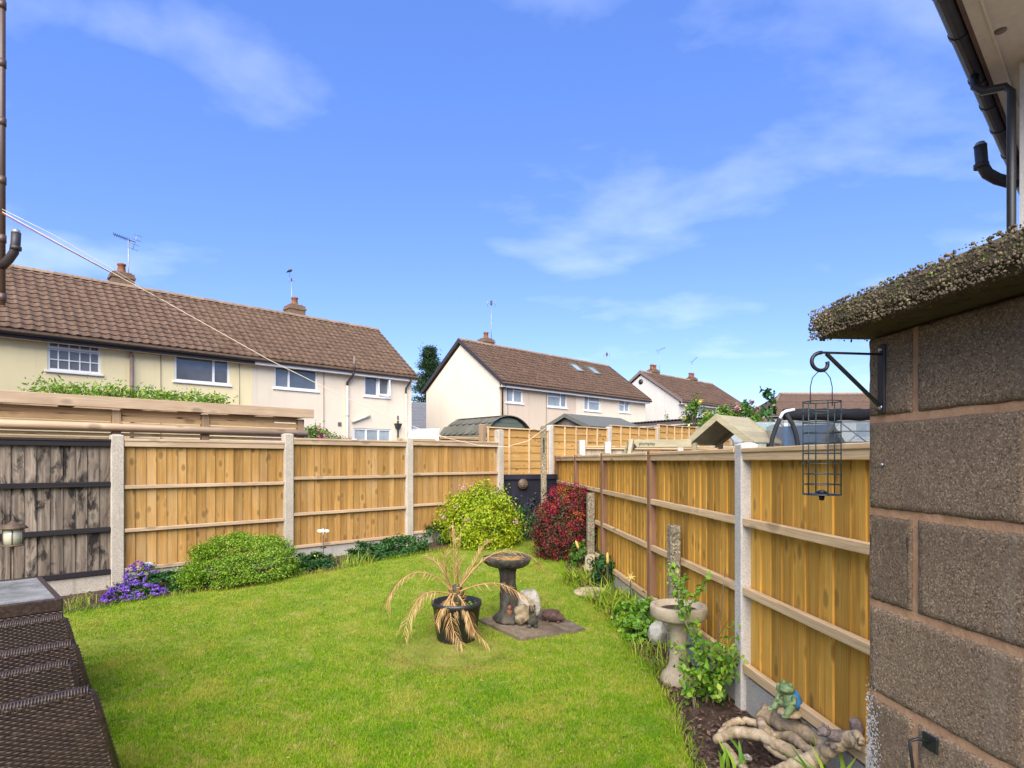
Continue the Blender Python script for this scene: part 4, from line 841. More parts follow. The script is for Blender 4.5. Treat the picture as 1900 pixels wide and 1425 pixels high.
# gabled pair in the middle ----------------------------------------------------
h2 = House('semi_detached_house', 'pale rendered gabled house pair with two skylights in its brown roof', (-0.72 + 0.2, 25.1 + 0.2), 10.8, 4.86, 2.13, 2.87, ['render_pink', 'render_cream'], [5.4])
xp, _ = h2.fx(1069, 740); h2.sp = [xp]
h2.window(939, 970, 714, 746, mull=(0.45,), trans=((0.45, 1, 0.72),), glass='glass_pale'); h2.window(1016, 1052, 725, 754, mull=(0.68,), trans=((0, 0.68, 0.68),), glass='glass_pale')
h2.window(1084, 1114, 733, 761, mull=(0.28,), trans=((0.28, 1, 0.62),), glass='glass_pale'); h2.window(1149, 1168, 742, 764, mull=(0.55,), trans=((0, .55, .6),), glass='glass_pale')
h2.walls('render_cream'); h2.roof('tile_far', verge='gutter', rows=14, pitch_w=0.24)
cxh = h2.chimney(907, off=0.2, h=0.36, w=.6); ca3 = h2.world(cxh[0], cxh[1], cxh[2])
ev = h2.eave - 0.2; h2.pipe([(0.12, -0.05, -0.2), (0.12, -0.05, ev - 0.3), (0.12, -0.25, ev - 0.15)], 0.035, 'gutter'); x_, _ = h2.fx(1013, 740); h2.pipe([(x_, -0.03, -0.2), (x_, -0.03, ev - 0.22)], 0.012, 'pipe_grey', 'cable', False); h2.pipe([(0.45, -0.03, -0.2), (0.45, -0.03, ev - 0.22)], 0.012, 'pipe_grey', 'cable', False)
ang = math.atan2(2.13, 2.87)
for px in (1061, 1093):
    yy = 1.75; x_, _ = h2.fx(px, 690, yy); z_ = ev + (yy + h2.over) / h2.half * h2.rise; m = MB()
    for bx_ in ((0, 0, .62, .07), (0, .75, .62, .82), (0, .071, .07, .749), (.55, .071, .62, .749)): m.box((bx_[0], bx_[1], 0.02), (bx_[2], bx_[3], 0.10))
    f_ = ob('skylight', m, MAT['felt_grey'], h2.t, (x_, yy - 0.35, z_ - 0.35 * math.tan(ang)), (ang, 0, 0)); m = MB(); m.box((.069, .069, .05), (.551, .751, .075)); ob('pane', m, MAT['glass_pale'], f_)
x_ = -0.03; m = MB(); m.ell((-0.05, 1.9, 3.0), (0.09, 0.11, 0.1)); m.tube([(-0.02, 2.0, 2.75), (-0.06, 2.0, 2.6)], 0.03, 6); ob('alarm_box', m, MAT['render_white'], h2.t)
m = MB(); m.box((-0.04, 2.0, 1.75), (-0.003, 2.12, 1.87), 0.01); ob('air_vent', m, MAT['pipe_grey'], h2.t)
# third pair -------------------------------------------------------------------
h3 = House('semi_detached_house', 'farther cream gabled house with two chimneys beyond the low garage', (9.7, 35.1), 8.75, 5.06, 1.95, 2.87, ['render_white'], [])
h3.window(1287, 1305, 752, 775, glass='glass_pale', mull=(0.5,)); h3.walls('render_white'); h3.roof('tile_far', verge='pipe_grey', rows=13)
cxh = h3.chimney(1212, off=0.0, h=0.3, pots=2); ca4 = h3.world(cxh[0], cxh[1], cxh[2]); cxh = h3.chimney(1283, off=0.0, h=0.25, pots=2); ca5 = h3.world(cxh[0], cxh[1], cxh[2])
m = MB(); m.lathe([(0.16, 0), (0.16, 0.03)], 16, (-0.03, 2.6, 6.2), axis=Matrix.Rotation(R(90), 3, 'Y')); ob('round_vent', m, MAT['gutter'], h3.t)
# hipped house on the right ----------------------------------------------------
t = thing('hipped_house', 'hipped brown roofed house behind the garden pod', 'house', (18.6, 44, 0.2))
m = MB(); m.box((0.3, 0.3, -0.3), (13.7, 7.2, 4.6)); ob('wall', m, MAT['render_white'], t)
ez, rz_, hx, W_, D_ = 4.62, 6.6, 2.6, 14.0, 7.5; m = MB(); m.add([(0, 0, ez), (W_, 0, ez), (W_, D_, ez), (0, D_, ez), (hx, D_ / 2, rz_), (W_ - hx, D_ / 2, rz_)], [(0, 1, 5, 4), (1, 2, 5), (2, 3, 4, 5), (3, 0, 4), (3, 2, 1, 0)]); rf = ob('roof', m, MAT['tile_far'], t)
rest = []; nr = 14
for r_ in range(nr):
    a0, a1 = r_ / nr, (r_ + 1) / nr + 0.01; m = MB(); q0 = [(hx * a0, D_ / 2 * a0, ez + (rz_ - ez) * a0 + 0.05), (W_ - hx * a0, D_ / 2 * a0, ez + (rz_ - ez) * a0 + 0.05)]; q1 = [(W_ - hx * a1, D_ / 2 * a1, ez + (rz_ - ez) * a1 + 0.015), (hx * a1, D_ / 2 * a1, ez + (rz_ - ez) * a1 + 0.015)]
    m.add(q0 + q1 + [(q[0], q[1], q[2] - 0.04) for q in q0], [(0, 1, 2, 3), (4, 5, 1, 0)]); l0 = [(hx * a0, D_ / 2 * a0, ez + (rz_ - ez) * a0 + 0.05), (hx * a0, D_ - D_ / 2 * a0, ez + (rz_ - ez) * a0 + 0.05)]; l1 = [(hx * a1, D_ - D_ / 2 * a1, ez + (rz_ - ez) * a1 + 0.015), (hx * a1, D_ / 2 * a1, ez + (rz_ - ez) * a1 + 0.015)]
    m.add(l0 + l1 + [(q[0], q[1], q[2] - 0.04) for q in l0], [(0, 3, 2, 1), (0, 1, 5, 4)]); ob('tile_course', m, MAT['tile_far'], rf)
for a, b in (((0, 0, ez + .06), (hx, D_ / 2, rz_ + .05)), ((hx, D_ / 2, rz_ + .05), (W_ - hx, D_ / 2, rz_ + .05)), ((W_, 0, ez + .06), (W_ - hx, D_ / 2, rz_ + .05))): m = MB(); m.tube([a, b], 0.11, 8); ob('ridge', m, MAT['ridge'], rf)
for x0, x1 in ((2.0, 3.6), (6.5, 8.4), (10.6, 12.2)):
    m = MB(); m.box((x0, 0.24, 3.0), (x1, 0.297, 4.2)); f_ = ob('window', m, MAT['upvc'], t)
    for k in range(2): w = (x1 - x0 - 0.2) / 2; m = MB(); m.box((x0 + .08 + k * (w + .04), 0.225, 3.08), (x0 + .08 + k * (w + .04) + w, 0.239, 4.12)); ob('pane', m, MAT['glass'], f_)
m = MB(); m.tube([(-0.1, -0.05, ez), (W_ + 0.1, -0.05, ez)], 0.08, 8); ob('gutter', m, MAT['gutter'], t)
# little slate roofed building between the two house blocks
t = thing('slate_roofed_building', 'small cream building with grey slate roof between the two house blocks', 'building', (-6.2, 35.0, 0.2), R(8))
m = MB(); m.box((0, 0, -0.3), (4.5, 5, 3.05)); ob('wall', m, MAT['render_yellow'], t); m = MB(); m.box((0.002, -0.02, 2.5), (4.498, -0.002, 3.0)); ob('brick_band', m, MAT['brick'], t)
m = MB(); m.add([(-.2, -.25, 3.0), (4.7, -.25, 3.0), (4.7, 2.5, 4.9), (-.2, 2.5, 4.9), (4.7, 5.25, 3.0), (-.2, 5.25, 3.0), (-.2, -.25, 3.1), (4.7, -.25, 3.1), (4.7, 2.5, 5.0), (-.2, 2.5, 5.0), (4.7, 5.25, 3.1), (-.2, 5.25, 3.1)], [(6, 7, 8, 9), (9, 8, 10, 11), (0, 3, 2, 1), (3, 5, 4, 2), (0, 1, 7, 6), (5, 11, 10, 4), (0, 6, 9, 3), (3, 9, 11, 5), (1, 2, 8, 7), (2, 4, 10, 8)]); rf = ob('roof', m, MAT['slate'], t)
for k in range(9): m = MB(); a = k / 9; m.box((-0.2, -0.25 + 2.75 * a, 3.1 + 1.9 * a), (4.7, -0.23 + 2.75 * a, 3.125 + 1.9 * a)); ob('slate_course', m, MAT['slate'], rf)
m = MB(); m.box((-0.2, -0.32, 2.96), (4.7, -0.252, 3.06)); ob('gutter', m, MAT['gutter'], t)
# white conservatory lean-to and door canopy -------------------------------------
c0 = at(758, 820, 23.0); t = thing('conservatory', 'low white plastic conservatory beside the cream house', 'conservatory', (c0.x, c0.y, 0.25), R(4))
m = MB(); m.box((0, 0, 1.98), (1.10, 1.6, 2.30), 0.02); m.add([(0, 0, 2.301), (1.10, 0, 2.301), (1.10, 1.6, 2.62), (0, 1.6, 2.62)], [(0, 1, 2, 3)]); ob('roof', m, MAT['upvc'], t)
for x_ in (0.0, 0.52, 0.64, 1.02): m = MB(); m.box((x_, 0.002, -0.1), (x_ + 0.08, 0.08, 1.979)); ob('frame_post', m, MAT['upvc'], t)
for xa, xb in ((0.081, 0.519), (0.721, 1.019)): m = MB(); m.box((xa, 0.03, 0.6), (xb, 0.045, 1.978)); ob('pane', m, MAT['glass_grey'], t)
m = MB(); m.box((0, 0.01, -0.1), (1.1, 0.07, 0.6)); ob('base_panel', m, MAT['upvc'], t)
c0 = at(813, 820, 24.2); t = thing('porch', 'small white side porch with dark door by the gabled house', 'porch', (c0.x, c0.y, 0.25), R(6))
m = MB(); m.box((0, 0, -0.1), (0.72, 0.06, 1.95)); ob('front', m, MAT['upvc'], t); m = MB(); m.box((0.26, -0.03, -0.1), (0.52, -0.003, 1.80)); dr = ob('door', m, MAT['navy'], t); m = MB(); m.ell((0.49, -0.045, 0.9), 0.018); ob('handle', m, MAT['steel'], dr); m = MB(); m.box((-0.05, -0.15, 1.96), (0.45, 0.9, 2.05)); m.box((0.5, -0.2, 1.98), (0.82, 0.9, 2.10)); ob('roof', m, MAT['pipe_grey'], t)
m = MB(); m.box((0.03, -0.02, 0.9), (0.2, -0.003, 1.8)); ob('pane', m, MAT['glass_grey'], t)

# ================================================================ aerials
def aerial(label, base, h, kind, direction=0.0, lean=0.0, s=1.0):
    t = thing('television_aerial', label, 'aerial', base); m = MB(); m.tube([(0, 0, -0.6), (lean, 0, h)], 0.022 * s, 6); ob('mast', m, MAT['galv'], t)
    if kind == 'yagi':
        c = Vector((lean, 0, h)); d = Vector((math.cos(direction), 0.25, math.sin(direction))).normalized(); m = MB(); m.tube([c - d * 0.35 * s, c + d * 0.75 * s], 0.016 * s, 6); ob('boom', m, MAT['iron'], t)
        sd_ = d.cross(Vector((0, 0, 1))).normalized(); up = sd_.cross(d)
        for k in range(9): q = c + d * (0.75 - k * 0.1) * s; m = MB(); m.tube([q - up * 0.06 * s + sd_ * .05 * s, q + up * 0.06 * s - sd_ * .05 * s], 0.010 * s, 5); ob('director', m, MAT['iron'], t)
        for k in range(4):
            q = c - d * 0.33 * s + up * (0.09 * (k - 1.5)) * 2 * s; m = MB(); m.tube([q - sd_ * 0.22 * s, q + sd_ * 0.22 * s], 0.009 * s, 5); ob('reflector', m, MAT['galv'], t)
        m = MB(); m.tube([c - d * .33 * s - up * .3 * s, c - d * .33 * s + up * .3 * s], 0.01 * s, 5); ob('reflector_bar', m, MAT['galv'], t)
    else:
        m = MB(); m.box((lean - 0.05 * s, -0.05 * s, h - 0.1 * s), (lean + 0.05 * s, 0.05 * s, h + 0.12 * s), 0.01); ob('dipole_box', m, MAT['iron'], t)
        m = MB(); m.tube([(lean - 0.2 * s, 0, h), (lean + 0.2 * s, 0, h)], 0.012 * s, 5); ob('boom', m, MAT['galv'], t)
        for k in (-1, 1): m = MB(); m.tube([(lean + 0.2 * k * s, 0, h - 0.17 * s), (lean + 0.2 * k * s, 0, h + 0.15 * s)], 0.012 * s, 5); ob('dipole', m, MAT['galv'], t)
    return t
aerial('long toothed aerial on a mast by the chimney of the yellow house', ca1 + Vector((0.22, 0, 0)), 1.05, 'yagi', R(158), s=0.85)
aerial('aerial with a bird on it on the chimney above the cream house', ca2 + Vector((-0.12, 0, 0)), 0.95, 'box', s=0.5)
aerial('tall thin aerial mast on the middle gabled house', ca3 + Vector((0.25, 0, -0.1)), 1.75, 'box', s=0.9)
aerial('aerial standing behind the far end of the middle roof', at(1126, 690, 40), 1.15, 'box', s=1.0)
aerial('small aerial on the first chimney of the farther house', ca4 + Vector((0.4, 0, 0)), 1.2, 'yagi', R(25), s=0.55)
aerial('small aerial on the second chimney of the farther house', ca5 + Vector((0.1, 0, 0)), 1.1, 'yagi', R(40), s=0.55)
q = ca2 + Vector((-0.20, 0, 1.28)); m = MB(); m.tube([(-0.12, 0, -0.04), (-0.06, 0, -0.005), (0, 0, 0.02), (0.05, 0, 0.035), (0.085, 0, 0.05), (0.12, 0, 0.045)], [0.012, 0.03, 0.055, 0.05, 0.03, 0.004], 10); m.tube([(0, .012, -0.03), (0, .012, -0.21)], 0.006, 5)
tag(ob('bird', m, MAT['bird'], None, q), 'dark small bird perched on the aerial above the cream house', 'bird')

# ================================================================ the two houses at the picture's sides
Q = Vector((-6.98, 8.0, 0)); t = thing('neighbour_house', 'neighbouring brick house whose brown soil stack stands by the blackened panel', 'house', (Q.x, Q.y, 0.1), UA)
m = MB(); m.box((-5, 0, -0.2), (0, 4, 7.8)); ob('wall', m, MAT['brick'], t)
m = MB(); m.box((-3.6, -0.05, 3.6), (-2.0, -0.004, 4.8)); f_ = ob('window', m, MAT['upvc'], t); m = MB(); m.box((-3.52, -0.07, 3.68), (-2.84, -0.052, 4.72)); ob('pane', m, MAT['glass'], f_); m = MB(); m.box((-2.76, -0.07, 3.68), (-2.08, -0.052, 4.72)); ob('pane', m, MAT['glass'], f_)
m = MB(); m.box((-5.2, -0.05, 7.82), (0.1, 4.2, 7.95), .02); ob('parapet', m, MAT['concrete'], t)
m = MB(); pl = at(4, 0, 7.8); pb = at(4, 566, 7.8); m.tube([(pl.x, pl.y, pb.z), (pl.x, pl.y, 8.6)], 0.036, 10)
for z_ in np.linspace(pb.z + 0.1, 8.2, 7): m.tube([(pl.x, pl.y, z_ - 0.05), (pl.x, pl.y, z_ + 0.05)], 0.045, 10)
sp_ = ob('soil_stack', m, MAT['pipe_brown'], t, world=True)
m = MB(); v0 = at(2, 496, 7.8); m.tube([v0, at(16, 482, 7.75), at(26, 468, 7.72), at(29, 452, 7.72), at(30, 432, 7.72)], 0.052, 12); m.tube([at(29, 464, 7.72), at(29.3, 457, 7.72)], 0.062, 12); ob('vent_branch', m, MAT['gutter'], sp_, world=True)
m = MB(); m.tube([at(30, 433, 7.72), at(30, 426, 7.72)], [0.055, 0.035], 10); ob('vent_cage', m, MAT['galv'], sp_, world=True)
for z_ in (3.9, 5.9, 7.4): m = MB(); m.bar((pl.x, pl.y, z_), (pl.x - 0.3, pl.y + 0.18, z_), 0.02, 0.03); ob('bracket', m, MAT['gutter'], sp_, world=True)
# right-hand neighbour
Cn = Vector((4.62, 5.5, 0)); t = thing('neighbour_house', 'white rendered neighbouring house with black eaves gutter and vent pipe', 'house', (Cn.x, Cn.y, 0.0), UA); ze = 5.20
m = MB(); m.box((0, -5, 0), (7, 0, ze - 0.02)); ob('wall', m, MAT['render_white'], t)
m = MB(); m.box((-1.9, -1.2, ze), (7.2, 0.24, ze + 0.03)); sf = ob('soffit', m, MAT['soffit'], t)
m = MB(); m.lathe([(0.045, -0.006), (0.045, 0.0)], 16, (-0.62, 0.06, ze - 0.001)); ob('soffit_vent', m, MAT['pipe_grey'], sf)
m = MB(); m.box((-1.9, 0.10, ze - 0.012), (7.2, 0.118, ze - 0.001)); ob('soffit_strip', m, MAT['soffit'], sf)
m = MB(); m.add([(-1.9, 0.245, ze - 0.02), (7.2, 0.245, ze - 0.02), (7.2, -2.5, ze + 2.0), (-1.9, -2.5, ze + 2.0), (-1.9, 0.245, ze + 0.12), (7.2, 0.245, ze + 0.12), (7.2, -2.5, ze + 2.14), (-1.9, -2.5, ze + 2.14)], [(4, 5, 6, 7), (0, 3, 2, 1), (0, 1, 5, 4), (1, 2, 6, 5), (2, 3, 7, 6), (3, 0, 4, 7)]); ob('roof', m, MAT['tile_far'], t)
m = MB(); gpf = [(0.075 * math.cos(a), 0.075 * math.sin(a)) for a in np.linspace(math.pi, 2 * math.pi, 9)] + [(0.068 * math.cos(a), 0.068 * math.sin(a)) for a in np.linspace(2 * math.pi, math.pi, 9)]
m.prism(gpf, -1.95, 7.2); m.v = [(v_[1], v_[0] + 0.325, v_[2] + ze + 0.075) for v_ in m.v]; gt = ob('gutter', m, MAT['gutter'], t)
for x_ in (-1.45, -0.75, 0.15, 0.75, 1.4, 2.2, 3.2, 4.4):
    m = MB(); gpb = [(r_ * math.cos(a), r_ * math.sin(a)) for r_, sgn in ((0.084, 1),) for a in np.linspace(math.pi, 2 * math.pi, 9)] + [(0.077 * math.cos(a), 0.077 * math.sin(a)) for a in np.linspace(2 * math.pi, math.pi, 9)]
    m.prism(gpb, x_, x_ + 0.06); m.v = [(v_[1], v_[0] + 0.325, v_[2] + ze + 0.076) for v_ in m.v]; ob('gutter_bracket', m, MAT['black_plastic'], gt)
m = MB(); m.tube([(-0.02, 0.325, ze + 0.02), (-0.02, 0.325, ze - 0.10), (-0.02, 0.26, ze - 0.17), (-0.02, 0.10, ze - 0.2), (-0.02, 0.055, ze - 0.26), (-0.02, 0.055, 0.2)], 0.036, 10); ob('downpipe', m, MAT['black_plastic'], t)
vb = at(1880, 335, 6.2); m = MB(); m.tube([at(1886, 342, 6.1), at(1850, 332, 6.1), at(1832, 322, 6.1), at(1822, 306, 6.1), at(1819, 270, 6.1)], 0.055, 12); m.tube([at(1821, 312, 6.1), at(1820.5, 304, 6.1)], 0.066, 12); ob('vent_pipe', m, MAT['gutter'], t, world=True)
m = MB(); m.tube([at(1819, 271, 6.1), at(1818.5, 264, 6.1)], [0.06, 0.035], 10); ob('vent_cage', m, MAT['galv'], t, world=True)
# washing line ------------------------------------------------------------------
wp = onG(0.563, 10.70); tip = Vector((0.563, 10.69, 2.185)); anchor = at(4, 393, 7.74)
def sagline(a, b, n, sag): return [a.lerp(b, i / n) - Vector((0, 0, sag * (1 - abs(2 * ((i / n) ** 1.9) - 1) ** 2.0))) for i in range(n + 1)]
px_line = [(4, 393, 7.74), (150, 474, 8.25), (300, 556, 8.7), (500, 668, 9.25), (640, 737, 9.6), (757, 788, 9.85), (830, 813, 10.05), (890, 827, 10.25), (940, 829, 10.4), (980, 818, 10.55), (1012, 794, 10.69)]
m = MB(); m.tube([at(*p) for p in px_line], 0.0048, 6); tag(ob('washing_line', m, MAT['rope'], None), 'cream washing line sagging across the garden to the line post', 'washing line')
m = MB(); m.tube([at(4, 396, 7.72), at(100, 449, 8.05), at(210, 508, 8.4)], 0.006, 6); tag(ob('red_cord', m, MAT['rope_red'], None), 'dark red cord running beside the washing line from the soil stack', 'cord')
m = MB(); m.tube([at(4, 388, 7.74), at(100, 436, 8.0), at(206, 497, 8.35), at(300, 556, 8.7)], 0.003, 6); tag(ob('pale_string', m, MAT['rope'], None), 'thin pale string running just above the red cord', 'string')
# ================================================================ slatted screen with lean-to roof behind the left fence
def lt(px, O): r_ = (px - 950) / F; return (r_ * O.y - O.x) / (U.x - U.y * r_)
PB = Vector((-5.85, 6.9, 0)); PW = Vector((-6.10, 7.2, 0))
t = thing('slatted_screen', 'horizontal slat screen with timber lean-to roof above the blackened panel', 'screen', (PW.x, PW.y, 0.1), UA); te = lt(562, PW); ts = -1.6
def sz(y, d=7.2): return CZ + (855 - y) / F * d - 0.1
edges = [ts, lt(215, PW), lt(380, PW), te - 0.05]
for yt, yb in ((748, 760.5), (762, 774), (775.5, 785), (786, 795.5), (797.5, 805), (806.5, 815), (817, 826), (827.5, 838), (840, 852), (854, 868)):
    for a, b in zip(edges[:-1], edges[1:]):
        m = MB(); m.box((a + 0.052, -0.012, sz(yb - 0.7)), (b - 0.052, 0.008, sz(yt + 0.4)), 0.002); ob('slat', m, MAT['slat_tan'], t, (0, 0, random.uniform(-0.006, 0.004)), (0, random.uniform(-0.003, 0.003), 0))
for x_ in edges: m = MB(); m.box((x_ - 0.05, -0.05, 0), (x_ + 0.05, 0.05, sz(751)), 0.005); ob('post', m, MAT['post_tan'], t)
m = MB(); m.tube([(ts, -0.105, sz(786)), (te + 0.02, -0.105, sz(787))], 0.05, 10, jit=0.02); ob('round_rail', m, MAT['rail_grey'], t)
yb_ = -0.13; z1 = 2.392 - 0.1; z0 = 2.248 - 0.1; eb = te + 0.12
m = MB(); m.box((ts, yb_ - 0.02, z0), (eb, yb_ + 0.02, z1), 0.004); ob('front_beam', m, MAT['rail_grey'], t)
m = MB(); m.box((ts, 1.42, z0 - 0.02), (eb, 1.46, z1 - 0.02), 0.004); ob('back_beam', m, MAT['rail_grey'], t)
for k, x_ in enumerate(np.linspace(ts, eb - 0.02, 8)): m = MB(); m.box((x_ - 0.02, yb_ + 0.021, z0 + 0.02), (x_ + 0.02, 1.419, z1 - 0.021), 0.003); ob('joist', m, MAT['post_tan'], t)
for k in range(14):
    y_ = yb_ + 0.022 + k * 0.1; m = MB(); m.box((ts, y_, z1 - 0.018), (eb - 0.06, y_ + 0.095, z1 - 0.002), 0.002); ob('roof_board', m, MAT['slat_tan'], t)
# climber on top
P = []; 
for px, yy, w in [(100, 0.3, 0.35), (140, 0.5, 0.25), (185, 0.5, 0.4), (215, .5, .5), (245, 0.5, 0.5), (275, .5, .45), (305, 0.5, 0.5), (335, .5, .4), (365, 0.5, 0.4), (400, 0.5, 0.3), (420, .5, .25)]:
    q = PW + U * lt(px, PW) + N * yy; n_ = 260
    P.append(np.array(q) + np.array([0, 0, 2.36 + 0.1]) + RNG.normal(size=(n_, 3)) * np.array([0.13, 0.13, 0.07]) * (0.6 + w) + np.array([0, 0, 0.05 * w]))
P = np.concatenate(P); P[:, 2] = np.maximum(P[:, 2], 2.39); q = PW + U * lt(250, PW) + N * 0.5
t = thing('climbing_plant', 'feathery green climber sprawling over the lean-to roof', 'plant', (q.x, q.y, 2.38)); ob('foliage', leaf_mesh('foliage', P, RNG.normal(size=P.shape) + [0, 0, .6], RNG.random(len(P)) * 0.05 + 0.03, 0.4), MAT['leaf_bright'], t, world=True, kind='stuff')
m = MB()
for px in (110, 200, 300, 400): a = PW + U * lt(px, PW) + N * 0.4; m.tube([a + Vector((0, 0, 2.385)), a + U * 0.4 + Vector((0, 0, 2.42)), a + U * 0.75 + Vector((0, 0, 2.40))], 0.008, 5)
ob('stem', m, MAT['stem'], t, world=True)
# flower tub and pickets beyond the fence
q = at(588, 830, 10.6); t = thing('flower_tub', 'tub of pink petunias and pale flowers beyond the tan fence', 'flower pot', (q.x, q.y, 1.0))
m = MB(); m.lathe([(0.16, 0), (0.22, 0.05), (0.26, 0.5), (0.28, 0.52), (0.27, 0.56)], 16); m.box((-0.2, -0.2, -0.72), (0.2, 0.2, -0.002), 0.01); ob('tub', m, MAT['terracotta'], t)
P, nr_, rr = clumped((0, 0, 0.85), (0.30, 0.3, 0.28), 900, 40, 0.2); ob('foliage', leaf_mesh('foliage', P, nr_, 0.055, 0.6, rnd=rr), MAT['leaf_bright'], t, kind='stuff')
for mt, c, n_ in (('flower_magenta', (0.12, -0.2, 1.0), 18), ('flower_yellow', (-0.15, -0.2, 0.9), 26), ('flower_pink', (-0.05, -0.22, 0.8), 16)): P = np.array(c) + RNG.normal(size=(n_, 3)) * np.array([0.05, 0.05, 0.07]); ob('flowers', leaf_mesh('flowers', P, RNG.normal(size=P.shape) + [0, -1, 0.3], 0.05, 0.9), MAT[mt], t, kind='stuff')
q0 = at(608, 830, 13.4); q1 = at(652, 830, 13.9); d_ = q1 - q0; t = thing('picket_fence', 'little pale picket fence in front of the cream house', 'fence', (q0.x, q0.y, 0.4), math.atan2(d_.y, d_.x)); d_.z = 0
for k in range(9): m = MB(); x_ = d_.length * k / 8; m.box((x_ - 0.022, 0, 0), (x_ + 0.022, 0.02, 1.72 + 0.02 * (k % 2)), 0.003); ob('picket', m, MAT['picket'], t)
for z_ in (1.65, 0.9): m = MB(); m.box((-0.03, 0.021, z_ - 0.03), (d_.length + 0.03, 0.045, z_ + 0.03)); ob('rail', m, MAT['shed_green'], t)
# ================================================================ sheds, garage
q = at(945, 855, 18.0); t = thing('barrel_shed', 'curved roof green garden shed with scalloped felt shingles', 'shed', (q.x, q.y, 0.33), UA); w, Ls, zf, za = 1.9, 2.0, 1.98, 2.55
rad = ((w / 2) ** 2 + (za - zf) ** 2) / (2 * (za - zf)); cz = za - rad; am = math.asin(w / 2 / rad)
arc = [(rad * math.sin(a), cz + rad * math.cos(a)) for a in np.linspace(-am, am, 17)]
m = MB(); m.prism([(-w / 2 + 0.05, -0.1)] + [(p[0] * 0.95, p[1] - 0.03) for p in arc] + [(w / 2 - 0.05, -0.1)], 0.04, Ls - 0.04); ob('body', m, MAT['shed_green'], t)
for k in range(9): m = MB(); zb = 1.35 + k * 0.125; hw = (w / 2 - 0.06) if zb < zf else max(0.1, math.sqrt(max(0, rad ** 2 - (zb + 0.12 - cz) ** 2)) * 0.95 - 0.02); m.box((-hw, 0.02, zb), (hw, 0.039, zb + 0.118), 0.004); ob('plank', m, MAT['shed_green'], t)
m = MB(); n_ = len(arc); m.add([(p[0] * 1.03, y_, p[1] + 0.012 + dz) for y_ in (-0.06, Ls + 0.05) for dz in (0, 0.02) for p in arc], [(i + a, i + 1 + a, i + 1 + b, i + b) for i in range(n_ - 1) for a, b in ((n_, 3 * n_), (0, 2 * n_), (0, n_), (2 * n_, 3 * n_))]); rf = ob('roof', m, MAT['felt_green'], t)
am2 = am * 1.3; sh = MB(); pts = [(0.15 * math.cos(a), 0.17 * math.sin(a)) for a in np.linspace(math.pi, 2 * math.pi, 9)]; sh.add([(p[0], p[1], 0.012) for p in pts] + [(0.15, 0.2, 0.012), (-0.15, 0.2, 0.012)] + [(p[0], p[1], 0) for p in pts] + [(0.15, 0.2, 0), (-0.15, 0.2, 0)], [tuple(range(11)), tuple(range(21, 10, -1))] + [(i, i + 11, (i + 1) % 11 + 11, (i + 1) % 11) for i in range(11)]); shm = sh.mesh('shingle')
for r_ in range(8):
    a = -am2 + (2 * am2) * (r_ + 0.35) / 8
    for k in range(7):
        if a > 0.05: continue
        y_ = (k + 0.5 * (r_ % 2)) * 0.3 + 0.05; rr_ = rad + 0.035; o = ob('shingle', shm, MAT['felt_green'], rf, (rr_ * math.sin(a), y_, cz + rr_ * math.cos(a)), (0, 0, 0))
        o.rotation_euler = (Matrix.Rotation(a, 3, 'Y') @ Matrix.Rotation(R(-90), 3, 'Z') @ Matrix.Rotation(R(-5), 3, 'X')).to_euler()
m = MB(); m.lathe([(0.04, 0), (0.06, 0.08), (0.02, 0.1)], 10, (1.15, 0.0, 1.85)); ob('wall_lamp', m, MAT['render_white'], t)
def gable_shed(name, label, cat, loc, rz, w, L, zf, za, over, matw, matr, boards):
    t = thing(name, label, cat, loc, rz); m = MB(); m.prism([(-w / 2, -0.1), (-w / 2, zf), (0, za), (w / 2, zf), (w / 2, -0.1)], 0.03, L); ob('body', m, MAT[matw], t); s_ = (za - zf) / (w / 2); bw = w / boards
    for k in range(boards):
        xa = -w / 2 + k * bw; xm = xa + bw / 2; m = MB(); zt = za - s_ * max(abs(xa), abs(xa + bw)); m.box((xa + 0.003, 0.005 + 0.006 * (k % 2), -0.1), (xa + bw - 0.003, 0.0295, zt), 0.003); ob('board', m, MAT[matw], t)
    for sg in (-1, 1):
        m = MB(); x1 = sg * (w / 2 + over); z1 = zf - s_ * over; m.add([(0, -over, za + .03), (0, L + over, za + .03), (x1, L + over, z1 + .03), (x1, -over, z1 + .03), (0, -over, za + .055), (0, L + over, za + .055), (x1, L + over, z1 + .055), (x1, -over, z1 + .055)], [(0, 1, 2, 3), (7, 6, 5, 4), (0, 4, 5, 1), (1, 5, 6, 2), (2, 6, 7, 3), (3, 7, 4, 0)]); ob('roof_slope', m, MAT[matr], t)
        m = MB(); m.add([(0, -over - .025, za + .055), (x1, -over - .025, z1 + .055), (x1, -over - .025, z1 - .06), (0, -over - .025, za - .05), (0, -over - .002, za + .055), (x1, -over - .002, z1 + .055), (x1, -over - .002, z1 - .06), (0, -over - .002, za - .05)], [(0, 1, 2, 3), (7, 6, 5, 4), (0, 4, 5, 1), (1, 5, 6, 2), (2, 6, 7, 3), (3, 7, 4, 0)]); ob('bargeboard', m, MAT['felt_grey'], t)
    return t
q = at(1053, 855, 17.0); gable_shed('garden_shed', 'weathered timber shed with pitched grey felt roof beyond the lap fence', 'shed', (q.x, q.y, 0.33), UA - R(90), 1.6, 2.4, 2.17, 2.50, 0.12, 'shed_grey', 'felt_grey', 11)
A_ = Vector((3.8, 21.0, 0.3)); B_ = Vector((5.75, 18.0, 0.3)); d_ = B_ - A_; Lg = d_.length; t = thing('garage', 'low grey garage with corrugated sheet roof below the roses', 'garage', A_, math.atan2(d_.y, d_.x))
m = MB(); m.box((0, 0, -0.2), (Lg, 5.5, 2.38)); ob('wall', m, MAT['shed_grey'], t); m = MB(); m.box((-0.08, -0.10, 2.40), (Lg + 0.08, -0.06, 2.50)); ob('fascia', m, MAT['pipe_grey'], t)
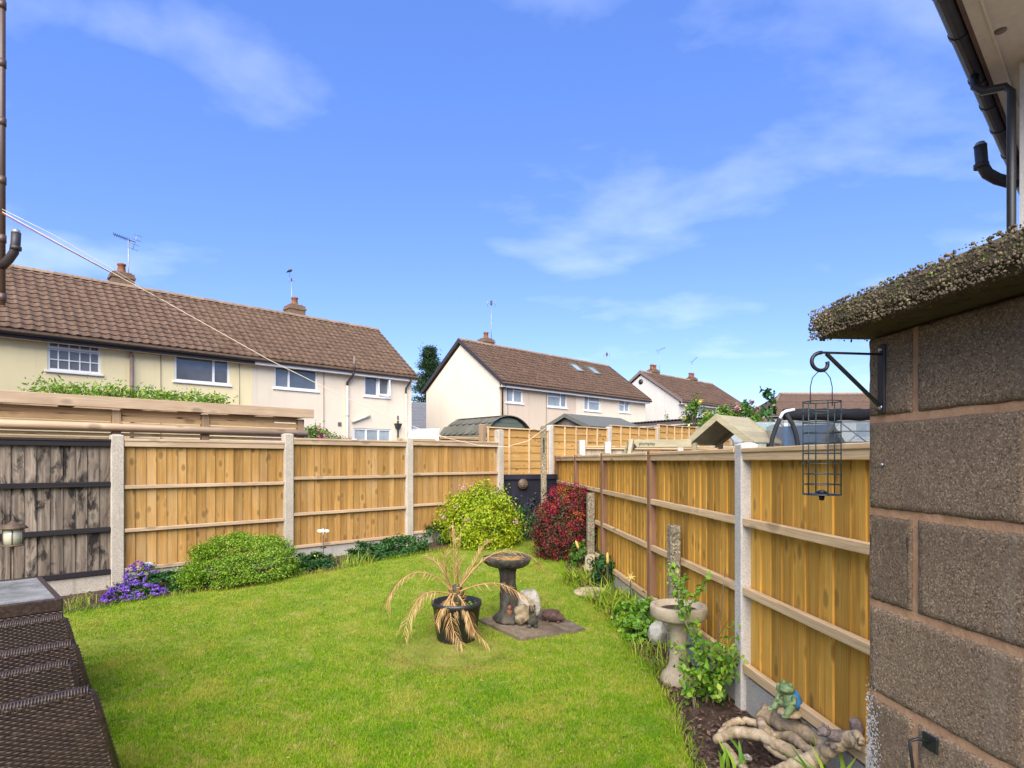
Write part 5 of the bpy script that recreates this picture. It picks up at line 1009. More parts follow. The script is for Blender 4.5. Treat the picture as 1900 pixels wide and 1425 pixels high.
for k in range(26):
    m = MB(); x_ = -0.1 + k * (Lg + 0.2) / 26; pw = (Lg + 0.2) / 26; pr = [(x_ + pw * f_, 2.53 + 0.03 * math.sin(math.pi * f_)) for f_ in np.linspace(0, 1, 6)]; m.add([(p[0], y_, p[1] + 0.28 * (y_ > 1)) for y_ in (-0.16, 5.6) for p in pr] + [(p[0], -0.16, p[1] - 0.012) for p in pr], [(i, i + 1, i + 7, i + 6) for i in range(5)] + [(i, i + 12, i + 13, i + 1) for i in range(5)]); ob('roof_sheet', m, MAT['felt_grey'], t)
# ================================================================ play tower with swing beam
q = at(1331, 855, 9.7); t = thing('play_tower', 'pale green timber play tower with pitched boarded roof', 'play tower', (q.x, q.y, 0.3), UA - R(90)); hw, Lp, zf, za = 0.52, 0.95, 1.56, 1.965
for sg in (-1, 1):
    for k in range(5):
        a, b = k / 5, (k + 1) / 5 - 0.004; m = MB(); p0 = (sg * (hw + 0.06) * a, za + 0.02 - (za - zf + 0.045) * a); p1 = (sg * (hw + 0.06) * b, za + 0.02 - (za - zf + 0.045) * b)
        m.add([(p[0], y_, p[1] + dz) for y_ in (0.002, Lp + 0.1) for p, dz in ((p0, 0), (p1, 0), (p1, 0.018), (p0, 0.018))], [(0, 1, 2, 3), (7, 6, 5, 4), (0, 4, 5, 1), (1, 5, 6, 2), (2, 6, 7, 3), (3, 7, 4, 0)]); ob('roof_board', m, MAT['play_wood'], t)
    for y_ in (-0.03, Lp + 0.101):
        m = MB(); m.add([(0, y_, za + .055), (sg * (hw + .07), y_, zf + .02), (sg * (hw + .07), y_, zf - .07), (sg * (hw - .02), y_, zf - .04), (0, y_, za - .06), (0, y_ + .03, za + .055), (sg * (hw + .07), y_ + .03, zf + .02), (sg * (hw + .07), y_ + .03, zf - .07), (sg * (hw - .02), y_ + .03, zf - .04), (0, y_ + .03, za - .06)], [(0, 1, 2, 3, 4), (9, 8, 7, 6, 5), (0, 5, 6, 1), (1, 6, 7, 2), (2, 7, 8, 3), (3, 8, 9, 4), (4, 9, 5, 0)]); ob('bargeboard', m, MAT['play_wood'], t)
    for y_ in (0.05, Lp): m = MB(); m.box((sg * (hw - .09) - .035, y_ - .035, -0.05), (sg * (hw - .09) + .035, y_ + .035, zf + 0.0), 0.004); ob('post', m, MAT['play_wood'], t)
m = MB(); m.box((-hw + .03, 0.0, 0.72), (hw - .03, Lp + .05, 0.76)); ob('deck', m, MAT['play_wood'], t)
for yy in (Lp - 0.03, 0.03):
    m = MB(); m.box((-hw + .125, yy - .012, 1.36), (hw - .125, yy + .012, 1.44)); ob('handrail', m, MAT['play_wood'], t)
    for k in range(7): m = MB(); x_ = -hw + 0.16 + k * 0.12; m.box((x_ - .03, yy - .03, 0.761), (x_ + .03, yy - .013, 1.41), .003); ob('baluster', m, MAT['play_wood'], t)
    if yy < 0.1: pass
bA = Vector((1.865, 9.72, 1.835)); bB = Vector((2.90, 9.80, 1.845)); t = thing('swing_beam', 'pale timber swing beam with printed lettering beside the play tower', 'swing frame', (bA.x, bA.y, float(G(bA.x, bA.y))))
m = MB(); m.bar(bA, bB, 0.07, 0.125, ch=0.005); ob('beam', m, MAT['play_wood'], t, world=True)
for sg in (-1, 1): m = MB(); m.bar(bA + Vector((0.06, 0.03 * sg, 0.06)), Vector((bA.x - 0.42 - 0.06 * sg, bA.y + 0.75 * sg, 0.3)), 0.06, 0.06); ob('leg', m, MAT['play_wood'], t, world=True)
m = MB(); m.bar(bA + Vector((0.12, -0.037, -0.03)), bA + Vector((-0.02, -0.04, -0.12)), 0.012, 0.07); ob('gusset', m, MAT['iron'], t, world=True)
fc_ = bpy.data.curves.new('lettering', 'FONT'); fc_.body = 'plumplay'; fc_.size = 0.075; fc_.extrude = 0.001; to = bpy.data.objects.new('tmp', fc_); C.objects.link(to)
dg = bpy.context.evaluated_depsgraph_get(); tm_ = bpy.data.meshes.new_from_object(to.evaluated_get(dg)); bpy.data.objects.remove(to); tm_.name = 'lettering'; tm_.materials.clear()
ob('lettering', tm_, MAT['ink'], t, bA + Vector((0.17, -0.028, -0.02)), (R(90), 0, math.atan2(bB.y - bA.y, bB.x - bA.x)), world=True)
# ================================================================ greenhouse and garden pod
t = thing('greenhouse', 'glass roofed greenhouse beyond the play tower', 'greenhouse', (4.75, 12.9, 0.33), R(-4)); wg, dg_, ze_, zr_ = 3.4, 2.4, 1.62, 2.12; ng = 5
for k in range(ng):
    xa, xb = wg * k / ng + 0.012, wg * (k + 1) / ng - 0.012
    for j in range(2): a, b = j / 2 + 0.01, (j + 1) / 2 - 0.01; m = MB(); m.add([(xa, dg_ / 2 * a, ze_ + (zr_ - ze_) * a), (xb, dg_ / 2 * a, ze_ + (zr_ - ze_) * a), (xb, dg_ / 2 * b, ze_ + (zr_ - ze_) * b), (xa, dg_ / 2 * b, ze_ + (zr_ - ze_) * b)], [(0, 1, 2, 3)]); ob('roof_pane', m, MAT['greenhouse_glass'], t)
    m = MB(); m.add([(xa, 0, 0.05), (xb, 0, 0.05), (xb, 0, ze_ - .02), (xa, 0, ze_ - .02)], [(0, 1, 2, 3)]); ob('wall_pane', m, MAT['greenhouse_glass'], t)
m = MB()
for k in range(ng + 1):
    x_ = wg * k / ng; m.bar((x_, 0, 0), (x_, 0, ze_), .02, .02); m.bar((x_, 0, ze_), (x_, dg_ / 2, zr_), .02, .025); m.bar((x_, dg_ / 2, zr_), (x_, dg_, ze_), .02, .025); m.bar((x_, dg_, ze_), (x_, dg_, 0), .02, .02)
for y_, z_ in ((0, ze_), (dg_ / 4, (ze_ + zr_) / 2 + .01), (dg_ / 2, zr_), (dg_, ze_)): m.bar((-0.02, y_, z_), (wg + .02, y_, z_), .028, .03)
ob('frame', m, MAT['galv'], t); P, nr_, rr = clumped((1.7, 1.2, 0.7), (1.4, 0.8, 0.75), 900, 40, .25); ob('plants', leaf_mesh('plants', P, nr_, 0.1, 0.6, rnd=rr), MAT['leaf_dark'], t, kind='stuff')
t = thing('garden_pod', 'garden enclosure with black padded band, curved foam poles and clear film sides', 'enclosure', (at(1460, 855, 8.4).x, 8.4, 0.15)); x0 = at(1456, 855, 8.4).x; x1 = x0 + 1.9; zb1, zb0 = 2.285, 2.13
m = MB(); nseg = 24
for k in range(nseg + 1): pass
vs = []; 
for k in range(nseg + 1):
    x_ = x0 + (x1 - x0) * k / nseg
    for (y_, z_) in ((8.40, zb0 + 0.02 * math.sin(k * 1.3)), (8.36, (zb0 + zb1) / 2), (8.40, zb1 + .006 * math.sin(k * 2.1)), (8.47, zb1 - .01), (8.47, zb0)): vs.append((x_, y_ + .008 * math.sin(k * 2.7), z_))
m.add(vs, [(5 * k + i, 5 * k + (i + 1) % 5, 5 * k + 5 + (i + 1) % 5, 5 * k + 5 + i) for k in range(nseg) for i in range(5)], True); ob('canopy_band', m, MAT['canvas_black'], t, world=True)
m = MB(); m.add([(x0 + .06, 8.44, .2), (x1, 8.44, .2), (x1, 8.44, zb0 + .02), (x0 + .06, 8.44, zb0 + .02)], [(0, 1, 2, 3)]); ob('film_side', m, MAT['film'], t, world=True)
m = MB(); m.add([(x0 + .02, 8.46, .2), (x0 + .5, 10.2, .2), (x0 + .5, 10.2, zb0), (x0 + .02, 8.46, zb0)], [(0, 1, 2, 3)]); ob('film_side', m, MAT['film'], t, world=True)
for pl_, nm in (([(1427, 845), (1430, 828), (1434, 810), (1440, 792), (1447, 777)], 'foam_pole'), ([(1482, 850), (1481, 828), (1477, 805), (1470, 786), (1459, 768)], 'foam_pole')):
    pts = [at(a, b, 8.38) for a, b in pl_]; pts = [Vector((pts[0].x, pts[0].y, 0.15))] + pts; m = MB(); m.tube(pts, 0.03, 10); ob(nm, m, MAT['foam'], t, world=True)
m = MB(); m.tube([at(1446, 779, 8.38), at(1452, 767, 8.38), at(1458, 763, 8.38), at(1474, 760, 8.38)], 0.022, 8); ob('top_tube', m, MAT['upvc'], t, world=True)
q = at(1528, 855, 12.2); gable_shed('playhouse', 'small blue painted playhouse seen through the film side', 'playhouse', (q.x + 0.1, q.y, 0.3), R(30), 0.9, 1.1, 1.55, 1.95, 0.08, 'blue_paint', 'blue_paint', 6)

# ================================================================ trees and distant shrubs
q = at(797, 855, 44.0); t = thing('cedar_tree', 'dark evergreen conifer rising between the two house blocks', 'tree', (q.x, q.y, 0.2))
m = MB(); m.tube([(0, 0, -0.2), (0.1, 0, 4), (0.05, 0, 9.2)], [0.3, 0.2, 0.04], 10)
P = []; NN = []
for k in range(95):
    z_ = 1.5 + 8.2 * (k / 95) + random.uniform(-.2, .2); a = k * 2.4 + random.uniform(-.4, .4); rr_ = max(0.25, (10.1 - z_) * 0.30) * random.uniform(0.65, 1.1); rr_ = min(rr_, 2.0)
    e = Vector((math.cos(a) * rr_, math.sin(a) * rr_, z_ + rr_ * 0.18 - 0.1)); m.tube([(0.05, 0, z_), e * 0.6 + Vector((0, 0, z_ * 0.4)), e], [0.05, 0.03, 0.012], 5)
    for f_ in np.linspace(0.35, 1.05, 6): c = Vector((0.05, 0, z_)).lerp(e, f_); n_ = 46; P.append(np.array(c) + RNG.normal(size=(n_, 3)) * np.array([0.2, 0.2, 0.13])); NN.append(RNG.normal(size=(n_, 3)) + [0, 0, .8])
P = np.concatenate(P); NN = np.concatenate(NN); ob('trunk', m, MAT['stem'], t); ob('crown', leaf_mesh('crown', P, NN, RNG.random(len(P)) * 0.12 + 0.1, 0.35), MAT['leaf_cedar'], t, kind='stuff')
def shrub(name, label, cat, base, r_, n, clumps, mat, leaf, stems=7, spread=0.16, rz=0.0, zc=None, flowers=(), inner=0.55, zmin=-0.25, aspect=0.5, lump=0.12, fold=0.18):
    t = thing(name, label, cat, base); zc = r_[2] * 0.55 if zc is None else zc
    P, nr_, rr = clumped((0, 0, zc), r_, n, clumps, spread, inner, rz, zmin, lump); k = P[:, 2] > 0.01; P, nr_, rr = P[k], nr_[k], rr[k]
    ob('foliage', leaf_mesh('foliage', P, nr_, (RNG.random(len(P)) * 0.6 + 0.7) * leaf, aspect, fold, rnd=rr), MAT[mat], t, kind='stuff'); m = MB()
    for _ in range(stems):
        a = random.random() * 6.28; e = Vector((math.cos(a) * r_[0] * .6, math.sin(a) * r_[1] * .6, zc + r_[2] * random.uniform(.2, .7))); m.tube([(math.cos(a) * .03, math.sin(a) * .03, -0.02), e * .5 + Vector((0, 0, .05)), e], [0.012, 0.008, 0.004], 5)
    ob('stem', m, MAT['stem'], t)
    for (fm, nf, sz_, cl) in flowers:
        Pf, nf_, _ = clumped((0, 0, zc), tuple(x_ * 1.06 for x_ in r_), nf, cl, 0.05, 0.88, rz, zmin, lump); k = Pf[:, 2] > 0.02; Pf, nf_ = Pf[k], nf_[k]; ob('flowers', leaf_mesh('flowers', Pf, nf_ + RNG.normal(size=Pf.shape) * .3, (RNG.random(len(Pf)) * .5 + .75) * sz_, 0.85, 0.2), MAT[fm], t, kind='stuff')
    return t
q = at(1290, 790, 17.2); shrub('rose_bush', 'apricot flowered rose bush rising over the low garage', 'bush', (q.x, q.y, 2.45), (0.34, 0.4, 0.62), 900, 40, 'leaf_mid', 0.10, flowers=(('flower_yellow', 90, .10, 16),), zmin=-1, zc=0.3)
q = at(1335, 790, 16.4); shrub('leafy_bush', 'bright green bush between the rose bushes over the garage', 'bush', (q.x, q.y, 2.45), (0.45, 0.4, 0.4), 900, 40, 'leaf_bright', 0.10, zmin=-1, zc=.15)
q = at(1384, 795, 16.2); shrub('rose_bush', 'pink flowered rose bush beside the greenhouse roof', 'bush', (q.x, q.y, 2.3), (0.42, 0.4, 0.5), 800, 40, 'leaf_mid', 0.10, flowers=(('flower_pink', 160, .12, 14),), zmin=-1, zc=.3)
q = at(1416, 790, 17.5); t = shrub('fig_tree', 'small dark leaved tree with bare branching beside the pod', 'tree', (q.x, q.y, 0.3), (0.5, 0.5, 0.9), 420, 15, 'leaf_dark', 0.17, zc=2.35, zmin=-.6, inner=.75, spread=.14, aspect=.8, stems=9)
m = MB(); m.tube([(0, 0, -.1), (0, 0, 1.8)], [.07, .04], 7); ob('trunk', m, MAT['stem'], t)
q = at(1237, 790, 22.5); shrub('small_conifer', 'tiny pointed conifer tip above the garage roof', 'conifer', (q.x, q.y, 2.6), (0.12, 0.12, 0.55), 260, 20, 'leaf_mid', 0.06, zmin=-1, zc=.2)
for (px, d_, lb) in ((1395, 13.6, 'green plants growing low behind the greenhouse side'),): q = at(px, 855, d_); shrub('low_plants', lb, 'plant', (q.x, q.y, 0.33), (0.5, 0.4, 0.9), 700, 30, 'leaf_dark', 0.08, zc=.6)
# ================================================================ border shrubs
o = onG(-3.20, 7.12); t = shrub('hebe_bush', 'clipped rounded green shrub against the honey coloured panel', 'bush', o, (0.62, 0.42, 0.43), 24000, 420, 'leaf_hebe', 0.025, rz=UA, zc=0.14, spread=0.07, inner=.74, lump=.07)
o = onG(-0.52, 9.62); shrub('spiraea_bush', 'lime green spiraea bush with dusky pink flower heads', 'bush', o, (0.60, 0.52, 0.62), 12500, 260, 'leaf_lime', 0.050, zc=0.36, spread=0.12, inner=.5, zmin=-.6, flowers=(('flower_pink', 420, .03, 26),), lump=.14)
o = onG(0.80, 8.72); t = shrub('fuchsia_bush', 'tall fuchsia bush covered in red and orange blossom', 'bush', o, (0.44, 0.42, 0.62), 12000, 260, 'leaf_fuchsia', 0.036, zc=0.42, spread=0.12, inner=.6, zmin=-.8, flowers=(('flower_red', 5200, .026, 300), ('flower_orange', 1500, .024, 90)), lump=.13)
o = onG(-4.0, 6.36); t = shrub('campanula', 'low mound of violet bellflowers beside the concrete post', 'flowers', o, (0.26, 0.18, 0.14), 700, 40, 'leaf_dark', 0.03, rz=UA, zc=0.04, flowers=(('flower_purple', 2600, .018, 120),), spread=.12)
o = onG(-4.06, 6.62); t = shrub('campanula', 'taller violet bellflower clump touching the gravel board', 'flowers', o, (0.16, 0.10, 0.22), 400, 26, 'leaf_dark', 0.03, rz=UA, zc=0.1, flowers=(('flower_purple', 1000, .018, 60),), spread=.12)
for (px, py, rx, ry, rz_, n_, lb, fl) in [(305, 1098, .40, .22, .17, 2600, 'dark green ground cover between violet flowers and clipped shrub', 22), (368, 1090, .22, .16, .15, 1200, 'small leafy clump with cream flowers by the clipped shrub', 26), (585, 1058, .36, .2, .17, 2200, 'dark leafy clump beneath the dragonfly stake', 6), (700, 1040, .34, .2, .20, 2200, 'trailing dark foliage below the tan panels', 0), (760, 1030, .40, .22, .25, 2600, 'dense dark foliage at the foot of the concrete post', 8), (822, 1010, .24, .2, .34, 1400, 'dark foliage tucked beside the lime green shrub', 0)]:
    q = gp(px, py); shrub('ground_cover', lb, 'plant', q + N * 0.16, (rx, ry, rz_), n_, int(n_ / 28), 'leaf_dark' if fl < 24 else 'leaf_mid', 0.042, rz=UA, zc=0.03, spread=.1, flowers=((('flower_yellow', fl, .04, max(4, fl // 2)),) if fl else ()), stems=3)
# back corner planting
for (px, py, r_, h_, mt, lb) in [(975, 1000, .24, .42, 'leaf_dark', 'dark leafy plant in the corner before the navy panel'), (990, 992, .2, .5, 'leaf_purple', 'purple leaved plant standing before the navy panel'), (955, 985, .16, .5, 'leaf_purple', 'tall dusky purple plant between lime shrub and navy panel'), (1018, 1002, .16, .3, 'leaf_mid', 'small green plant at the foot of the fuchsia')]:
    q = gp(px, py); shrub('border_plant', lb, 'plant', q, (r_, r_, h_), 1100, 45, mt, .05, zc=h_ * .35, spread=.14, zmin=-.6, flowers=((('flower_purple', 24, .022, 8),) if mt == 'leaf_purple' else ()))
for (px, py, r_, h_, mt, lb) in [(1112, 1050, .20, .42, 'leaf_dark', 'dark climbing foliage at the red brown post'), (1075, 1050, .14, .24, 'leaf_mid', 'fresh green clump left of the swirl carved stone'), (1120, 1085, .16, .26, 'leaf_dark', 'dark green clump below the second torch stake'), (1190, 1185, .19, .24, 'leaf_bright', 'bright leafy clump beside the round stone'), (1160, 1160, .12, .16, 'leaf_bright', 'small bright clump at the lawn edge')]:
    q = gp(px, py); shrub('border_plant', lb, 'plant', q, (r_ * .9, r_, h_), 900, 40, mt, .045 if 'dark' in lb else .05, zc=h_ * .35, spread=.13, zmin=-.6, aspect=.65)
# lily leaves and strappy clumps
def straps(label, spots, n, h, w, mat='strap', name='strappy_plant', lean=1.0, cat='plant', flop=1.0):
    c = np.mean([s_[:2] for s_ in spots], 0); t = thing(name, label, cat, onG(*c)); B = []
    for (x_, y_, r_) in spots: a = RNG.random((n, 2)); B.append(np.stack([x_ + RNG.normal(size=n) * r_, y_ + RNG.normal(size=n) * r_, np.zeros(n)], 1))
    B = np.concatenate(B); B[:, 2] = G(B[:, 0], B[:, 1]); ob('leaves', blade_mesh('leaves', B, h * (RNG.random(len(B)) * .6 + .6), lean * (RNG.random(len(B)) * .9 + .3), w, segs=5, curl=1.2), MAT[mat], t, world=True, kind='stuff'); return t
straps('floppy yellowing lily leaves beside the round stepping stone', [(*gp(1130, 1120).xy, .12), (*gp(1160, 1140).xy, .13), (*gp(1185, 1140).xy, .10)], 150, .24, .014, lean=1.25)
straps('arching lily leaves at the lawn edge before the stepping stone', [(*gp(1062, 1085).xy, .05), (*gp(1085, 1080).xy, .06)], 70, .22, .013, lean=1.1)
straps('thin grassy stems standing behind the stepping stone', [(*gp(1140, 1090).xy, .10), (*gp(1120, 1070).xy, .10)], 30, .34, .006, lean=.5)
straps('pale straw coloured leaves lying in the border', [(*gp(1190, 1150).xy, .12), (*gp(1165, 1120).xy, .12)], 30, .14, .016, mat='palm_dry', lean=1.9)
straps('narrow green leaves at the foot of the bird bath', [(*gp(1215, 1215).xy, .07), (*gp(1228, 1250).xy, .06)], 50, .16, .008, lean=1.2)
straps('broad green strap leaves growing through the driftwood', [(*gp(1358, 1425).xy, .03)], 6, .17, .024, mat='leaf_bright', lean=.8)
straps('broad green strap leaf rising beside the driftwood front', [(*gp(1512, 1445).xy, .03)], 6, .22, .024, mat='leaf_bright', lean=.8)
straps('green strap leaves between driftwood and block wall', [(1.42, 2.62, .03), (1.34, 2.5, .04)], 7, .34, .026, mat='leaf_bright', lean=.7)
straps('grassy tuft at the foot of the concrete gravel board', [(*gp(135, 1130).xy, .05), (*gp(150, 1120).xy, .06)], 40, .12, .006, lean=.8)
straps('grassy tuft growing against the gravel board under the dragonfly', [(*gp(640, 1048).xy, .08)], 40, .17, .007, lean=.7)
straps('grassy tuft beside trailing dark foliage', [(*gp(665, 1046).xy, .10)], 60, .20, .008, lean=.9)

# ================================================================ dead palm in black pot
pc = onG(POT.x, POT.y); t = thing('plant_pot', 'black plastic pot holding a dead palm on the lawn', 'plant pot', pc)
m = MB(); m.lathe([(0.155, 0.0), (0.168, 0.01), (0.205, 0.30), (0.216, 0.302), (0.216, 0.335), (0.208, 0.338), (0.202, 0.332), (0.196, 0.27), (0.0, 0.268)], 40); ob('pot', m, MAT['black_plastic'], t)
m = MB(); m.lathe([(0.19, 0.27), (0.17, 0.292), (0.09, 0.30), (0.0, 0.305)], 28, jit=.06); ob('potting_soil', m, MAT['soil'], t)
P = np.stack([RNG.normal(size=90) * .09 + .06, RNG.normal(size=90) * .09, 0.30 + RNG.random(90) * .03], 1); P = P[np.hypot(P[:, 0], P[:, 1]) < .17]; ob('weeds', leaf_mesh('weeds', P, RNG.normal(size=P.shape) * .5 + [0, 0, 1], .03, .7), MAT['leaf_mid'], t, kind='stuff')
t = thing('dead_palm', 'dead straw coloured palm with drooping dry fronds in the pot', 'palm', pc + Vector((0, 0, .3)))
m = MB(); m.tube([pc + Vector((0, 0, z_)) for z_ in (.285, .33, .38, .42, .455, .48)], [.062, .068, .062, .055, .045, .02], 12, jit=.25); ob('trunk', m, MAT['rock_dark'], t, world=True)
m = MB()
for k in range(26):
    a = k * 2.4; z_ = .30 + .16 * k / 26; m.obox(pc + Vector((math.cos(a) * .064, math.sin(a) * .064, z_)), (-math.sin(a), math.cos(a), 0), (math.cos(a), math.sin(a), -.6), (math.cos(a) * .6, math.sin(a) * .6, 1), (.014, .004, .028))
ob('leaf_bases', m, MAT['palm_dry'], t, world=True)
fr = [([(845, 1098), (843, 1070), (842, 1040), (841, 1008), (838, 985)], 5.22, 5.25, .13, 30, .16), ([(847, 1098), (850, 1065), (850, 1030), (853, 1000)], 5.2, 5.2, .12, 26, .16), ([(842, 1098), (830, 1075), (824, 1045), (826, 1020)], 5.2, 5.15, .12, 26, .2),
      ([(840, 1098), (810, 1072), (775, 1062), (745, 1076), (722, 1108), (716, 1132)], 5.2, 4.95, .13, 46, .8), ([(848, 1096), (875, 1062), (905, 1034), (940, 1022), (980, 1030), (1004, 1050)], 5.2, 5.35, .15, 56, .45), ([(850, 1098), (890, 1085), (925, 1083), (955, 1095), (985, 1118)], 5.18, 5.0, .14, 36, .55),
      ([(838, 1102), (805, 1098), (780, 1108), (760, 1140), (748, 1180)], 5.15, 4.75, .14, 46, .7), ([(842, 1104), (838, 1118), (836, 1140), (842, 1170), (858, 1196)], 5.12, 4.92, .13, 46, .6), ([(850, 1104), (862, 1122), (872, 1148), (882, 1172), (906, 1196)], 5.12, 4.93, .13, 44, .6), ([(838, 1102), (828, 1116), (815, 1136), (808, 1158)], 5.12, 4.98, .12, 32, .6),
      ([(846, 1098), (860, 1075), (878, 1048), (892, 1022), (905, 1004)], 5.25, 5.5, .12, 34, .25), ([(841, 1097), (822, 1060), (805, 1040), (790, 1030)], 5.28, 5.5, .12, 26, .4)]
for (pl_, da, db, ll, nl, dr) in fr:
    nl = int(nl * 1.9); ll *= 1.3
    n_ = len(pl_); ctl = [at(a, b, da + (db - da) * i / (n_ - 1)) for i, (a, b) in enumerate(pl_)]; pts = []
    for i in range(n_ - 1):
        p0, p1, p2, p3 = ctl[max(i - 1, 0)], ctl[i], ctl[i + 1], ctl[min(i + 2, n_ - 1)]
        for f_ in np.linspace(0, 1, 7, endpoint=(i == n_ - 2)): pts.append(0.5 * ((2 * p1) + (p2 - p0) * f_ + (2 * p0 - 5 * p1 + 4 * p2 - p3) * f_ ** 2 + (3 * p1 - p0 - 3 * p2 + p3) * f_ ** 3))
    m = MB(); m.tube(pts, list(np.linspace(.0085, .002, len(pts))), 6)
    for k in range(nl):
        f_ = 0.16 + 0.84 * k / nl; i = min(int(f_ * (len(pts) - 1)), len(pts) - 2); p = pts[i]; tg_ = (pts[i + 1] - pts[i]).normalized(); sd_ = tg_.cross(Vector((0, 0, 1)))
        sd_ = sd_.normalized() if sd_.length > .05 else Vector((random.uniform(-1, 1), random.uniform(-1, 1), 0)).normalized(); sg = 1 if k % 2 else -1; L_ = ll * random.uniform(.7, 1.25) * (1 - .35 * f_); v1 = (tg_ * .75 + sd_ * sg * .55 + Vector((0, 0, random.uniform(-.1, .15)))).normalized(); v2 = (tg_ * .5 + sd_ * sg * random.uniform(.1, .5) - Vector((0, 0, dr * random.uniform(.5, 1.4)))).normalized()
        mid = p + v1 * L_ * .45; end = mid + v2 * L_ * .6; wv = v1.cross(Vector((random.uniform(-.4, .4), random.uniform(-.4, .4), 1))).normalized() * .0030; m.cur = random.random(); m.add([p - wv * .6, p + wv * .6, mid + wv, mid - wv, end], [(0, 1, 2, 3), (3, 2, 4)])
    ob('frond', m, MAT['palm_dry'], t, world=True)

# ================================================================ slab group on the lawn
c4 = [Vector((p.x, p.y, 0)) for p in SLAB]; cs = sum(c4, Vector()) / 4; t = thing('paving_slab', 'brown riven paving slab set in the lawn', 'paving', onG(cs.x, cs.y))
for fa, fb, nm in ((0.0, 0.70, 'ribbed_slab'), (0.705, 1.0, 'plain_slab')):
    a0 = c4[0].lerp(c4[1], fa); a1 = c4[0].lerp(c4[1], fb); b0 = c4[3].lerp(c4[2], fa); b1 = c4[3].lerp(c4[2], fb); q = [a0, a1, b1, b0]; m = MB(); vs = [Vector((p.x, p.y, float(G(p.x, p.y)) + h_)) for h_ in (0.002, 0.038) for p in q]; m.add(vs, [(3, 2, 1, 0), (4, 5, 6, 7), (0, 1, 5, 4), (1, 2, 6, 5), (2, 3, 7, 6), (3, 0, 4, 7)])
    if fa == 0.0:
        for k in range(22): f_ = (k + .5) / 22; p, r_ = a0.lerp(b0, f_), a1.lerp(b1, f_); m.tube([Vector((p.x, p.y, float(G(p.x, p.y)) + .038)), Vector((r_.x, r_.y, float(G(r_.x, r_.y)) + .038))], .007, 5)
    ob(nm, m, MAT['slab'], t, world=True)
SZ = 0.04
b = onG(-0.035, 5.63, SZ); t = thing('trunk_bird_bath', 'dark tree trunk shaped bird bath standing on the slab', 'bird bath', b)
def gnarl(prof, seg, amp, freq):
    m = MB(); vs = []; 
    for (r_, z_) in prof:
        for k in range(seg):
            a = 2 * math.pi * k / seg; f_ = 1 + amp * (math.sin(a * 3 + z_ * freq) * .5 + math.sin(a * 5 - z_ * freq * 1.7 + 1) * .3 + math.sin(a * 9 + z_ * 31) * .25); vs.append((math.cos(a) * r_ * f_, math.sin(a) * r_ * f_, z_))
    fs = [(i * seg + k, i * seg + (k + 1) % seg, (i + 1) * seg + (k + 1) % seg, (i + 1) * seg + k) for i in range(len(prof) - 1) for k in range(seg)] + [tuple(range(seg))[::-1], tuple((len(prof) - 1) * seg + k for k in range(seg))]; m.add(vs, fs, True); return m
ob('pedestal', gnarl([(.135, 0), (.14, .02), (.125, .045), (.10, .065), (.084, .10), (.08, .18), (.076, .27), (.072, .36), (.075, .44), (.085, .49), (.10, .505)], 40, .15, 11), MAT['trunk_resin'], t)
m = MB(); [m.tube([(random.uniform(-.17, .17), random.uniform(-.17, .17), .575), (random.uniform(-.17, .17), random.uniform(-.17, .17), .59)], .0035, 5) for _ in range(46)]; ob('twigs', m, MAT['palm_dry'], t)
ob('bowl', gnarl([(.10, .495), (.17, .515), (.205, .54), (.222, .575), (.224, .592), (.215, .60), (.20, .592), (.18, .575), (.12, .562), (.0, .56)], 44, .09, 9), MAT['trunk_resin'], t)
m = MB(); m.ell((.01, -.082, .10), (.028, .02, .04), jit=.2); m.ell((.012, -.088, .145), (.02, .018, .022), jit=.2); ob('carved_figure', m, MAT['terracotta'], t)
def rock(name, label, cat, loc, r_, mat, rz=0, seed=1, amp=.22, nu=22, nv=14, sub=None):
    rs = np.random.default_rng(seed); a = rs.normal(size=(7, 3)) * 1.9; ph = rs.random(7) * 6; planes = rs.normal(size=(9, 3)); planes /= np.linalg.norm(planes, axis=1, keepdims=True); m = MB(); m.ell((0, 0, 0), 1.0, nu=nu, nv=nv); V = np.array(m.v); V = V * (1 + amp * np.sin(V @ a.T + ph).mean(1))[:, None]
    for p in planes: dd = V @ p; k = dd > .78; V[k] -= np.outer(dd[k] - .78, p) * .85
    V = V * np.array(r_); V[:, 2] -= V[:, 2].min(); m.v = [tuple(v_) for v_ in V]; m.sm = [False] * len(m.f); return tag(ob(name, m, MAT[mat], None, loc, (0, 0, rz)), label, cat)
rock('white_stone', 'upright white quartz stone leaning beside the trunk bird bath', 'stone', onG(0.155, 5.66, SZ), (.125, .09, .155), 'quartz', seed=4)
rock('brown_stone', 'rough brown stone in front of the white quartz stone', 'stone', onG(0.085, 5.49, SZ), (.075, .06, .062), 'rock_brown', seed=8, amp=.4)
rock('brown_stone', 'smaller speckled stone wedged against the white quartz stone', 'stone', onG(0.10, 5.575, SZ), (.085, .05, .095), 'rock_brown', seed=12, amp=.3)
t = thing('animal_figurine', 'mossy dark seated animal figurine before the white quartz stone', 'figurine', onG(0.185, 5.47, SZ))
m = MB(); m.ell((0, 0, .045), (.05, .045, .05), jit=.1); m.tube([(0, .01, .06), (.005, .01, .10), (.0, .0, .135)], [.04, .034, .028], 10, jit=.12); m.ell((-.003, -.01, .155), (.032, .036, .032), jit=.1); m.ell((-.022, -.004, .185), (.01, .008, .016)); m.ell((.018, -.004, .187), (.01, .008, .016)); m.ell((-.03, -.045, .016), (.02, .03, .016)); m.ell((.03, -.045, .016), (.02, .03, .016)); ob('body', m, MAT['rock_dark'], t)
